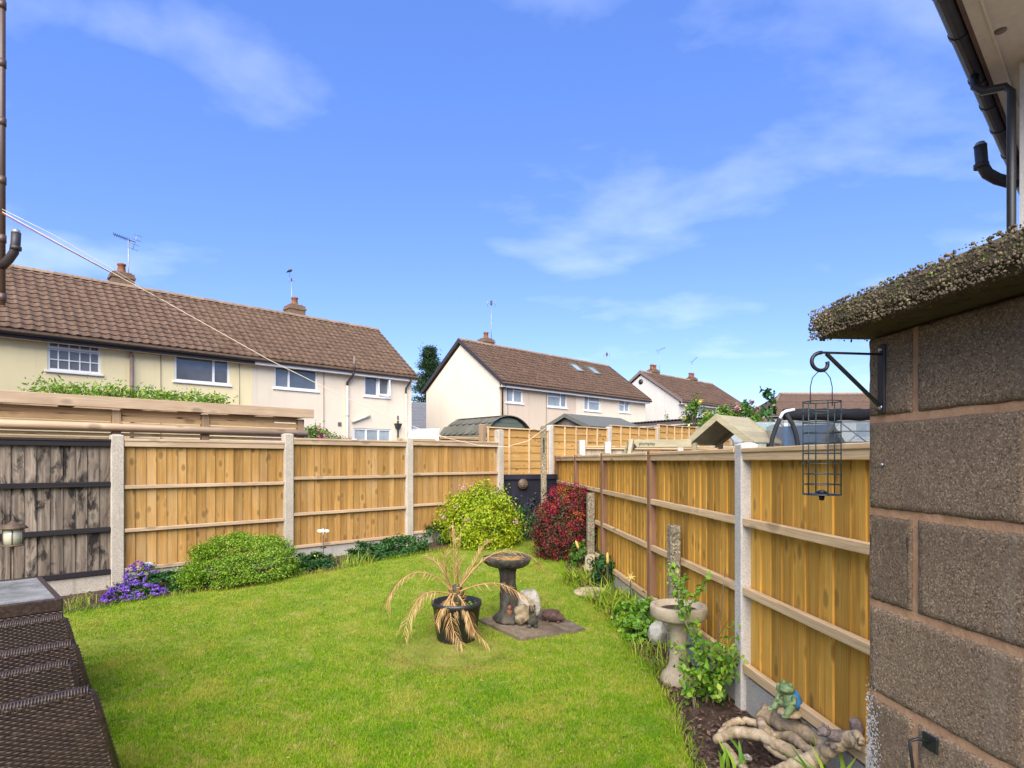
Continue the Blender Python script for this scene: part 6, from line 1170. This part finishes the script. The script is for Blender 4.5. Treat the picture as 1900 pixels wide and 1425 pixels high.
# hedgehog
hb = onG(0.385, 5.62, SZ); t = thing('hedgehog_ornament', 'brown spiny hedgehog ornament on the corner of the slab', 'ornament', hb, R(-14))
m = MB(); m.tube([(-.105, 0, .035), (-.095, 0, .048), (-.06, 0, .056), (-.01, 0, .058), (.04, 0, .052), (.07, 0, .042), (.09, 0, .034), (.108, 0, .030), (.113, 0, .030)], [.012, .035, .052, .056, .047, .033, .02, .010, .004], 16); [m.ell((x_, y_, .008), (.016, .013, .012)) for x_ in (-.05, .05) for y_ in (-.03, .03)]; [m.ell((.058, sg * .03, .068), (.008, .006, .011)) for sg in (-1, 1)]; m.ell((.114, 0, .031), .006); ob('body', m, MAT['hedgehog'], t)
m = MB()
for _ in range(900):
    x_ = random.uniform(-.10, .055); a = random.uniform(-.35, math.pi + .35); rr_ = .056 * math.sqrt(max(.02, 1 - ((x_ + .01) / .1) ** 2)); p = Vector((x_, math.cos(a) * rr_, .055 + math.sin(a) * rr_)); d_ = Vector((-.5, math.cos(a), math.sin(a))).normalized(); s_ = d_.orthogonal().normalized() * .0016; m.add([p - s_, p + s_, p + d_ * .014], [(0, 1, 2)])
ob('spines', m, MAT['hedgehog'], t, kind='stuff')

# ================================================================ right border ornaments
b = onG(1.185, 4.30); t = thing('stone_bird_bath', 'pale sandstone pedestal bird bath with shallow round bowl', 'bird bath', b)
ob('pedestal', gnarl([(.125, -.02), (.128, .02), (.112, .065), (.09, .085), (.074, .115), (.07, .13), (.064, .16), (.06, .25), (.058, .34), (.066, .40), (.082, .425), (.09, .44)], 28, .025, 5), MAT['sandstone'], t)
m = MB(); m.lathe([(.085, .435), (.15, .445), (.185, .46), (.197, .475), (.20, .54), (.194, .552), (.17, .554), (.162, .548), (.155, .52), (.10, .508), (0, .505)], 44, jit=.012); ob('bowl', m, MAT['sandstone'], t)
m = MB(); m.lathe([(.0, 0), (.138, 0.0), (.13, .006), (0, .007)], 24, (0, 0, .512), jit=.05); ob('dead_leaves', m, MAT['soil'], t)
def stub(label, x_, y_, zt, w, rz): g0 = float(G(x_, y_)); m = MB(); m.box((-w / 2, -w / 2, -.05), (w / 2, w / 2, zt - g0), .006); return tag(ob('pebbled_post', m, MAT['aggregate'], None, (x_, y_, g0), (0, 0, rz)), label, 'post')
stub('short pebbled concrete post standing behind the stone bird bath', 1.318, 4.92, 1.035, .085, R(8)); stub('short pebbled concrete post beside the fuchsia', 1.055, 8.12, 1.13, .095, R(5))
t = thing('swirl_stone', 'upright carved stone with spiral swirl in the right border', 'ornament', gp(1094, 1058))
m = MB(); pts = [(-.07, 0), (-.06, .10), (-.055, .17), (-.02, .21), (.03, .205), (.07, .20), (.06, .12), (.055, .05), (.03, -.01)]; m.prism(pts, -.03, .03); ob('stone', m, MAT['sandstone'], t, rot=(R(-8), 0, 0))
m = MB(); sp_ = [((.012 + .0062 * a) * math.cos(a) - .005, -.034, .125 + (.012 + .0062 * a) * math.sin(a)) for a in np.linspace(0, 7.6, 34)]; m.tube(sp_, .0055, 6); ob('swirl', m, MAT['rock_dark'], t, rot=(R(-8), 0, 0))
for (pb, ptop, d_, lb) in [((1090, 1062), (1068, 1003), 7.9, 'leaning torch stake with cane head beside the swirl carved stone'), ((1130, 1106), (1127, 1025), 6.75, 'upright torch stake with cane head beside the stepping stone')]:
    g0 = gp(*pb); tp = at(ptop[0], ptop[1], g0.y); t = thing('torch_stake', lb, 'garden stake', g0); m = MB(); m.tube([g0 - Vector((0, 0, .03)), g0.lerp(tp, .76)], .006, 7); ob('stake', m, MAT['iron'], t, world=True); m = MB(); m.tube([g0.lerp(tp, .74), g0.lerp(tp, .80), g0.lerp(tp, .93), tp], [.010, .018, .016, .006], 10); ob('torch_head', m, MAT['cane'], t, world=True)
t = thing('stepping_stone', 'round buff stepping stone in the right border', 'stepping stone', gp(1099, 1102)); m = MB(); m.lathe([(.205, -.01), (.21, .02), (.20, .035), (.08, .04), (0, .04)], 32, jit=.02); ob('disc', m, MAT['stepping'], t)
m = MB(); [m.tube([(r_ * math.cos(a), r_ * math.sin(a), .038) for a in np.linspace(0, 6.28, 25)], .004, 5, caps=False) for r_ in (.07, .13, .18)]; ob('relief', m, MAT['stepping'], t)
o = gp(1146, 1085); t = thing('solar_light', 'low disc shaped solar light among the lily leaves', 'solar light', o + Vector((0, .05, 0))); m = MB(); m.tube([(0, 0, 0), (0, 0, .06)], .008, 8); m.lathe([(.05, .06), (.055, .065), (.05, .08), (0, .085)], 20); ob('body', m, MAT['steel'], t)
o = gp(1160, 1116); t = thing('solar_light', 'dark low solar light beside the yellow windmill flower', 'solar light', o); m = MB(); m.tube([(0, 0, 0), (0, 0, .05)], .008, 8); m.lathe([(.045, .05), (.05, .056), (.046, .075), (0, .08)], 20); ob('body', m, MAT['black_plastic'], t)
o = onG(1.195, 6.1); t = thing('flower_stake', 'yellow star flower on a thin stake against the gravel board', 'garden stake', o); m = MB(); m.tube([(0, 0, 0), (0, 0, .36)], .004, 6); ob('stake', m, MAT['iron'], t)
m = MB(); [m.add([(0, -.01, .36), (.012 * math.cos(a + .8), -.014, .36 + .012 * math.sin(a + .8)), (.06 * math.cos(a), -.02, .36 + .06 * math.sin(a)), (.012 * math.cos(a - .8), -.014, .36 + .012 * math.sin(a - .8))], [(0, 1, 2, 3)]) for a in np.linspace(0, 5.6, 6)]; ob('petals', m, MAT['flower_yellow'], t)
# latticed stone lantern
o = onG(1.235, 5.72); t = thing('stone_lantern', 'grey latticed stone lantern ornament by the red brown post', 'lantern', o); m = MB(); m.lathe([(.075, -.01), (.078, .02), (.066, .035)], 20); ob('base', m, MAT['sandstone'], t)
m = MB(); m.lathe([(.058, .034), (.062, .10), (.055, .15), (.045, .17)], 20); ob('body', m, MAT['grey_stone'], t)
for k in range(10): a = k * .628; m = MB(); m.tube([(.062 * math.cos(a), .062 * math.sin(a), .036), (.066 * math.cos(a), .066 * math.sin(a), .10), (.058 * math.cos(a), .058 * math.sin(a), .155)], .006, 6); ob('rib', m, MAT['grey_stone'], t)
m = MB(); m.lathe([(.066, .17), (.068, .18), (.05, .215), (.02, .235), (.0, .24)], 20); ob('cap', m, MAT['grey_stone'], t)
rock('round_stone', 'smooth grey brown boulder beside the stone bird bath', 'stone', onG(1.235, 5.12), (.10, .09, .105), 'grey_stone', seed=21, amp=.1)
rock('round_stone', 'flat grey stone under the lattice lantern', 'stone', onG(1.20, 5.42), (.10, .08, .05), 'grey_stone', seed=23, amp=.12)
# leafy sapling with tall shoots, and a bare twig
sb = onG(1.33, 4.02); t = thing('leafy_sapling', 'leafy sapling with arching shoots around the stone bird bath', 'plant', sb)
m = MB(); LPp = []; LN = []
def shoot(pts, r0, leaf_n, spread, w=1.0):
    pts = [Vector(p) for p in pts]; m.tube(pts, list(np.linspace(r0, .0015, len(pts))), 6)
    for k in range(leaf_n):
        f_ = .12 + .88 * (k + random.random()) / leaf_n; i = min(int(f_ * (len(pts) - 1)), len(pts) - 2); p = pts[i].lerp(pts[i + 1], f_ * (len(pts) - 1) - i); LPp.append(np.array(p) + RNG.normal(size=3) * spread); LN.append(RNG.normal(size=3) * .8 + [-.2, -.5, .6])
shoot([sb, at(1300, 1220, 4.0), at(1270, 1150, 4.02), at(1258, 1110, 4.03), at(1252, 1075, 4.05), at(1243, 1045, 4.05)], .007, 85, .018)
shoot([sb, at(1305, 1200, 3.95), at(1278, 1140, 3.95), at(1268, 1100, 3.95), at(1270, 1068, 3.95)], .006, 60, .016); shoot([at(1270, 1150, 4.0), at(1285, 1115, 4.0), at(1298, 1092, 4.0), at(1313, 1070, 4.0)], .004, 34, .012)
shoot([sb, at(1330, 1220, 3.9), at(1345, 1170, 3.95), at(1385, 1143, 3.98), at(1386, 1140, 3.98)], .004, 16, .012)
for (a, b, d_) in [(1290, 1210, 3.8), (1255, 1240, 3.95), (1310, 1190, 3.85), (1340, 1205, 3.75), (1370, 1215, 3.75), (1388, 1195, 3.85), (1300, 1250, 3.75), (1350, 1245, 3.75), (1265, 1280, 3.8), (1320, 1265, 3.75), (1245, 1190, 4.1), (1285, 1180, 3.95), (1360, 1180, 3.8), (1335, 1290, 3.75)]: shoot([sb, sb.lerp(at(a, b, d_), .5) + Vector((0, 0, .05)), at(a, b, d_)], .0045, 52, .03)
ob('stem', m, MAT['stem_green'], t, world=True); ob('foliage', leaf_mesh('foliage', np.array(LPp), np.array(LN), RNG.random(len(LPp)) * .028 + .028, .66), MAT['leaf_bright'], t, world=True, kind='stuff')
m = MB(); m.tube([onG(1.36, 4.02), at(1330, 1200, 4.05), at(1338, 1130, 4.07), at(1346, 1053, 4.1)], [.006, .005, .004, .002], 6); m.tube([at(1333, 1180, 4.06), at(1352, 1150, 4.08), at(1355, 1130, 4.08)], .002, 5); m.tube([at(1337, 1140, 4.07), at(1330, 1110, 4.07)], .002, 5); tag(ob('bare_twig', m, MAT['stem'], None), 'bare brown twig standing up beside the leafy sapling', 'twig')
# driftwood -----------------------------------------------------------------------
t = thing('driftwood', 'pale tangled driftwood logs framing the frog and squirrel', 'driftwood', gp(1450, 1400))
logs = [([(1408, 1318, 3.38), (1440, 1335, 3.32), (1480, 1352, 3.2), (1520, 1375, 3.05), (1545, 1398, 2.95)], [.055, .062, .056, .05, .04]), ([(1330, 1372, 3.25), (1360, 1360, 3.2), (1400, 1362, 3.12), (1440, 1380, 3.02), (1480, 1402, 2.92), (1520, 1420, 2.85)], [.03, .036, .034, .034, .036, .03]),
        ([(1600, 1385, 2.62), (1580, 1372, 2.68), (1545, 1385, 2.76), (1505, 1410, 2.82), (1460, 1428, 2.85), (1420, 1440, 2.85)], [.03, .042, .046, .05, .045, .03]), ([(1335, 1362, 3.25), (1352, 1345, 3.32), (1375, 1338, 3.35), (1410, 1345, 3.3), (1440, 1372, 3.15)], [.018, .022, .024, .024, .03]), ([(1412, 1338, 3.3), (1420, 1360, 3.15), (1428, 1385, 3.05), (1470, 1410, 2.95)], [.028, .03, .028, .03]),
        ([(1345, 1380, 3.2), (1360, 1405, 3.1), (1385, 1430, 3.0), (1410, 1450, 2.9)], [.02, .024, .022, .02]), ([(1440, 1365, 3.2), (1470, 1368, 3.1), (1490, 1385, 3.0), (1520, 1400, 2.9)], [.02, .034, .03, .022]), ([(1582, 1370, 2.68), (1590, 1362, 2.64), (1600, 1378, 2.6)], [.026, .022, .018])]
for pl_, rd_ in logs:
    ctl = [at(*p) for p in pl_]; n_ = len(ctl); pts = []; rr = []
    for i in range(n_ - 1):
        p0, p1, p2, p3 = ctl[max(i - 1, 0)], ctl[i], ctl[i + 1], ctl[min(i + 2, n_ - 1)]
        for f_ in np.linspace(0, 1, 7, endpoint=(i == n_ - 2)): pts.append(0.5 * ((2 * p1) + (p2 - p0) * f_ + (2 * p0 - 5 * p1 + 4 * p2 - p3) * f_ ** 2 + (3 * p1 - p0 - 3 * p2 + p3) * f_ ** 3) + Vector((random.gauss(0, .003), random.gauss(0, .003), random.gauss(0, .003)))); rr.append((rd_[i] * (1 - f_) + rd_[i + 1] * f_) * random.uniform(.92, 1.08))
    rr = [q_ * .84 for q_ in rr]; m = MB(); m.tube(pts, rr, 16, jit=.07); ob('log', m, MAT['driftwood'], t, world=True)
# frog
fb = at(1464, 1326, 3.19); t = thing('frog_ornament', 'green frog ornament in blue waistcoat sitting on the driftwood', 'ornament', fb + Vector((0, 0, .0)), R(-72)); ob('rock_base', (lambda m_: (m_.ell((0, 0, .012), (.07, .058, .022), jit=.12), m_)[1])(MB()), MAT['driftwood'], t)
m = MB(); m.tube([(0, .01, .03), (0, .012, .06), (.0, .008, .09), (0, .0, .115)], [.036, .042, .036, .026], 14); m.ell((0, -.012, .142), (.042, .036, .027)); m.ell((-.024, -.012, .165), (.013, .013, .013)); m.ell((.024, -.012, .165), (.013, .013, .013)); m.ell((0, -.035, .135), (.03, .016, .014))
for sg in (-1, 1): m.tube([(sg * .02, .0, .045), (sg * .05, -.035, .06), (sg * .045, -.055, .03), (sg * .05, -.07, .022)], [.022, .02, .015, .012], 10); m.tube([(sg * .035, .0, .10), (sg * .058, -.02, .085), (sg * .03, -.05, .07)], [.014, .012, .010], 8); m.ell((sg * .052, -.072, .02), (.016, .022, .008))
m.tube([(-.035, -.01, .1), (-.06, -.02, .12), (-.045, -.03, .15)], [.012, .011, .01], 8); ob('body', m, MAT['frog_green'], t)
m = MB(); m.tube([(0, .022, .04), (0, .024, .065), (.0, .02, .09), (0, .012, .115)], [.041, .047, .041, .034], 14); ob('waistcoat', m, MAT['frog_blue'], t)
# squirrel
sq = at(1556, 1384, 2.72); t = thing('squirrel_ornament', 'grey brown squirrel ornament on the driftwood near the block wall', 'ornament', sq, R(10)); m = MB(); m.tube([(.05, 0, .02), (.03, 0, .035), (0, 0, .042), (-.035, 0, .052), (-.055, 0, .062)], [.022, .034, .03, .024, .02], 12); m.ell((-.075, 0, .07), (.03, .022, .022)); m.ell((-.10, 0, .064), (.012, .01, .009)); m.ell((-.066, .014, .094), (.007, .005, .012)); m.ell((-.066, -.014, .094), (.007, .005, .012)); [m.ell((x_, y_, .008), (.018, .01, .012)) for x_ in (-.04, .035) for y_ in (-.02, .02)]; ob('body', m, MAT['squirrel'], t)
m = MB(); m.tube([(.055, 0, .02), (.085, 0, .035), (.095, 0, .07), (.08, 0, .105), (.062, 0, .115)], [.012, .024, .03, .024, .008], 12, jit=.12); ob('tail', m, MAT['squirrel'], t)
rock('pale_pebble', 'small pale pebble lying under the driftwood', 'stone', gp(1386, 1412), (.028, .022, .018), 'quartz', seed=31)
t = shrub('seedling', 'small round leaved seedling in the bark near the post', 'plant', gp(1318, 1305), (.05, .05, .03), 26, 6, 'leaf_bright', .035, zc=.03, aspect=.8, stems=3); t = shrub('seedling', 'tiny seedling at the lawn edge near the post', 'plant', gp(1286, 1312), (.04, .04, .025), 20, 5, 'leaf_bright', .028, zc=.02, aspect=.8, stems=3)

# ================================================================ small things along the left border
q = gp(600, 1052); t = thing('dragonfly_stake', 'pale dragonfly solar stake in front of the tan panel', 'solar light', q); tp = at(600, 985, q.y); m = MB(); m.tube([q - Vector((0, 0, .02)), tp], .004, 6); ob('stake', m, MAT['iron'], t, world=True)
m = MB(); [m.add([tp, tp + Vector((sg * .03, 0, .022 + dz)), tp + Vector((sg * .085, -.01, .012 + dz)), tp + Vector((sg * .04, 0, -.004 + dz))], [(0, 1, 2, 3)]) for sg in (-1, 1) for dz in (0, -.018)]; m.tube([tp + Vector((-.0, -.01, .03)), tp + Vector((0, -.008, -.06))], [.008, .004], 8); ob('dragonfly', m, MAT['upvc'], t, world=True); m = MB(); m.lathe([(.0, 0), (.035, .01), (.04, .02), (0, .03)], 16, at(600, 1018, q.y)); ob('solar_disc', m, MAT['black_plastic'], t, world=True)
q = LP[1] + U * .32 - N * .05; t = thing('glass_globe', 'small iridescent glass globe leaning on the bottom rail', 'glass ornament', (q.x, q.y, 0.345)); m = MB(); m.ell((0, -.03, .018), (.055, .022, .034), nu=20, nv=12); ob('globe', m, MAT['greenhouse_glass'], t)
# lantern on a shepherd hook behind the table
q = onG(-4.56, 5.52); t = thing('garden_lantern', 'brass coloured lantern on a stake before the blackened panel', 'lantern', q, 0); m = MB(); m.tube([(0, 0, 0), (0, 0, .70)], .009, 8); ob('stake', m, MAT['bronze'], t)
m = MB(); m.lathe([(.055, .70), (.085, .705), (.088, .715), (.07, .72)], 24); ob('base_ring', m, MAT['bronze'], t); m = MB(); m.lathe([(.075, .86), (.112, .862), (.10, .885), (.088, .888), (.088, .90), (.05, .905), (.02, .925), (.012, .94), (0, .942)], 24); ob('cap', m, MAT['bronze'], t); m = MB(); m.lathe([(.068, .722), (.07, .80), (.068, .859)], 24); ob('glass', m, MAT['lens'], t)
for k in range(4): a = k * 1.57 + .6; m = MB(); m.tube([(.072 * math.cos(a), .072 * math.sin(a), .715), (.072 * math.cos(a), .072 * math.sin(a), .865)], .004, 6); ob('cage_bar', m, MAT['bronze'], t)
m = MB(); m.tube([(-.09, 0, .86), (-.10, 0, .93), (-.05, 0, .985), (0, 0, .99), (.02, 0, .95)], .004, 6); ob('handle', m, MAT['iron'], t)
q = onG(-4.66, 5.46); t = thing('blue_stake', 'slim blue grey stake with small blue tray beside the lantern', 'garden stake', q); m = MB(); m.tube([(0, 0, 0), (0, 0, .86)], .008, 8); ob('stake', m, MAT['galv'], t); m = MB(); m.box((-.12, -.05, .86), (.03, .05, .875), .004); m.box((-.12, -.03, .876), (-.035, .03, .98), .01); ob('tray', m, MAT['blue_paint'], t)
# face plaque on the navy panel
q = Vector((0.20, 11.12, 1.13)); t = thing('face_plaque', 'round bronze sun face plaque hung on the navy panel', 'plaque', q, R(21)); m = MB(); m.lathe([(.10, 0), (.10, .012), (.085, .035), (.05, .05), (0, .056)], 28, axis=Matrix.Rotation(R(90), 3, 'X')); m.ell((0, -.06, .0), (.016, .02, .03)); [m.ell((sg * .034, -.05, .025), (.016, .01, .01)) for sg in (-1, 1)]; m.ell((0, -.05, -.045), (.03, .01, .009)); [m.ell((sg * .045, -.042, -.02), (.02, .012, .018)) for sg in (-1, 1)]; ob('face', m, MAT['bronze'], t)
t = thing('pagoda_figurine', 'small dark figurine on a pale stone in the back corner', 'figurine', onG(0.42, 10.35)); m = MB(); m.lathe([(.06, 0), (.09, .1), (.05, .2), (.08, .26), (.03, .34), (0, .36)], 14); ob('figure', m, MAT['navy'], t); m = MB(); m.ell((-.12, -.05, .08), (.05, .05, .12), (0, .6, 0)); ob('stone', m, MAT['grey_stone'], t)

# ================================================================ wicker table and chairs
def weave(name, W_, H_, th, parent, loc, rz, tilt=0.0, strand=0.0082, stake=0.0165, rim=True, taper=0.0):
    """woven panel: real over-and-under strands on both faces, local x width, z height, facing -y"""
    nr_ = int(H_ / strand); ncol = int(W_ / stake); sx = 3; V = []; Fa = []; m = MB()
    xs = np.linspace(0, W_, ncol * sx + 1)
    for r_ in range(nr_):
        zb = H_ * r_ / nr_; zt = H_ * (r_ + 1) / nr_; ph = math.pi * (r_ % 2); off = 0.0026 * np.sin(xs / stake * math.pi + ph)
        y_f = -off - 0.004; o_ = len(V) * 0; rows = []
        for (z_, bul) in ((zb + .0004, 0.0), ((zb + zt) / 2, .0018), (zt - .0004, 0.0)): rows.append(np.stack([xs, y_f - bul, np.full_like(xs, z_)], 1))
        V.append(np.concatenate(rows))
    n = len(xs); V = np.concatenate(V); base = np.arange(nr_) * 3 * n; k = np.arange(n - 1); one = np.concatenate([np.stack([k + a * n, k + 1 + a * n, k + 1 + (a + 1) * n, k + (a + 1) * n], 1) for a in range(2)]); Fa = (one[None] + base[:, None, None]).reshape(-1, 4)
    V[:, 0] = W_ / 2 + (V[:, 0] - W_ / 2) * (1 + taper * (H_ - V[:, 2]))
    tp = lambda m_: setattr(m_, 'v', [(W_ / 2 + (p[0] - W_ / 2) * (1 + taper * (H_ - p[2])), p[1], p[2]) for p in m_.v])
    o = ob(name, np_mesh(name, V, Fa, np.repeat(RNG.random(nr_), 3 * n), True), MAT['wicker'], parent, loc, (tilt, 0, rz), world=True)
    c = MB(); c.box((0, 0.0, 0), (W_, th, H_)); tp(c); ob('backing', c, MAT['wicker'], o)
    if rim:
        nk = int(W_ / .009); mm = MB(); mm.tube([(0, th / 2, 0.0), (0, th / 2, H_ - .02), (.012, th / 2, H_ - .004), (.03, th / 2, H_), (W_ - .03, th / 2, H_), (W_ - .012, th / 2, H_ - .004), (W_, th / 2, H_ - .02), (W_, th / 2, 0)], th * .55, 10)
        for q_ in range(nk): x_ = W_ * (q_ + .5) / nk; mm.tube([(x_ - .008, -th * .12, H_ - .012), (x_ - .002, th * .1, H_ + th * .48), (x_ + .004, th * .7, H_ + th * .5), (x_ + .008, th * 1.1, H_ - .01)], 0.0032, 5)
        for q_ in range(int(H_ / .014)): z_ = H_ * q_ / int(H_ / .014); mm.tube([(W_ - .006, -th * .12, z_), (W_ + th * .5, th * .4, z_ + .006), (W_ + .002, th * 1.05, z_ + .01)], .004, 5)
        tp(mm); ob('rim', mm, MAT['wicker'], o)
    return o
corner = {'a': Vector((-2.27, 3.06, 0)), 'b': Vector((-1.91, 2.63, 0)), 'c': Vector((-1.80, 2.46, 0)), 'd': Vector((-1.47, 2.11, 0))}
def chair(lab, Ck, W_, H_, depth=.42, tilt=R(-7)):
    g0 = float(G(Ck.x, Ck.y)); L0_ = Ck - U * W_; t = thing('wicker_chair', lab, 'chair', (L0_.x, L0_.y, g0), UA)
    weave('backrest', W_, H_ - .26, .035, t, (L0_.x, L0_.y, g0 + .26), UA, tilt=tilt, taper=.8); m = MB(); m.box((0.0, .04, .26), (W_, depth, .40), .02); ob('seat', m, MAT['wicker'], t)
    for x_ in (.04, W_ - .04):
        for y_ in (.05, depth - .04): m = MB(); m.box((x_ - .022, y_ - .022, 0), (x_ + .022, y_ + .022, .301), .004); ob('leg', m, MAT['wicker'], t)
    return t
g_t = 0.0
chair('brown wicker chair pushed up against the glass topped table', corner['a'], .56, .735, .40, 0); chair('brown wicker chair second from the glass topped table', corner['b'], .56, .735, .40, 0)
c_ = corner['c']; L0_ = c_ - U * .52; t = thing('wicker_footstool', 'narrow upright wicker footstool tucked between two wicker chairs', 'footstool', (L0_.x, L0_.y, float(G(c_.x, c_.y))), UA); weave('front', .52, .68, .03, t, (L0_.x, L0_.y, float(G(c_.x, c_.y)) + .03), UA, taper=.6); m = MB(); m.box((.01, .032, .02), (.51, .11, .68), .01); ob('body', m, MAT['wicker'], t)
chair('brown wicker chair farthest from the glass topped table', corner['d'], .56, .735, .28, 0)
Tc = Vector((-2.60, 3.50, 0)); W_, D_ = 1.3, .90; L0_ = Tc - U * W_; g0 = float(G(Tc.x, Tc.y)); t = thing('wicker_table', 'brown wicker table with clouded glass top by the blackened panel', 'table', (L0_.x, L0_.y, g0), UA)
m = MB(); m.box((.03, .03, .722), (W_ - .03, D_ - .03, .734), .003); ob('glass_top', m, MAT['table_glass'], t)
m = MB(); [m.box(*b_, .006) for b_ in (((0, 0, .66), (W_, .028, .736)), ((0, D_ - .028, .66), (W_, D_, .736)), ((0, .0285, .66), (.028, D_ - .0285, .736)), ((W_ - .028, .0285, .66), (W_, D_ - .0285, .736)))]; m.box((.03, .03, .69), (W_ - .03, D_ - .03, .715)); ob('rim', m, MAT['wicker'], t)
weave('apron', W_, .62, .03, t, (L0_ - N * .002).to_tuple()[:2] + (g0 + .04,), UA, rim=False); m = MB(); m.box((.02, .04, .04), (W_ - .02, D_ - .02, .659)); ob('base', m, MAT['wicker'], t)
# things that repeat carry a common group
for o in bpy.data.objects:
    if o.parent is None and o.get('category'):
        k = o.name.split('.')[0]
        g = {'closeboard_fence': 'closeboard fence panels', 'lap_fence': 'lap fence panels behind the corner', 'concrete_post': 'concrete fence posts', 'wooden_post': 'brown fence posts on the right', 'fence_post': 'posts of the lap fence', 'gravel_board': 'concrete gravel boards', 'wicker_chair': 'wicker chairs', 'television_aerial': 'rooftop aerials', 'torch_stake': 'cane torch stakes', 'pebbled_post': 'short pebbled posts', 'white_post': 'white posts past the fence', 'ground_cover': 'ground cover along the left fence', 'border_plant': 'border plants', 'strappy_plant': 'strappy leaved clumps', 'campanula': 'violet bellflowers', 'brown_stone': 'brown stones on the slab', 'round_stone': 'round stones in the border', 'rose_bush': 'rose bushes over the garage', 'solar_light': 'low solar lights', 'seedling': 'seedlings in the bark', 'semi_detached_house': 'rendered semi-detached houses'}.get(k)
        if g: o['group'] = g
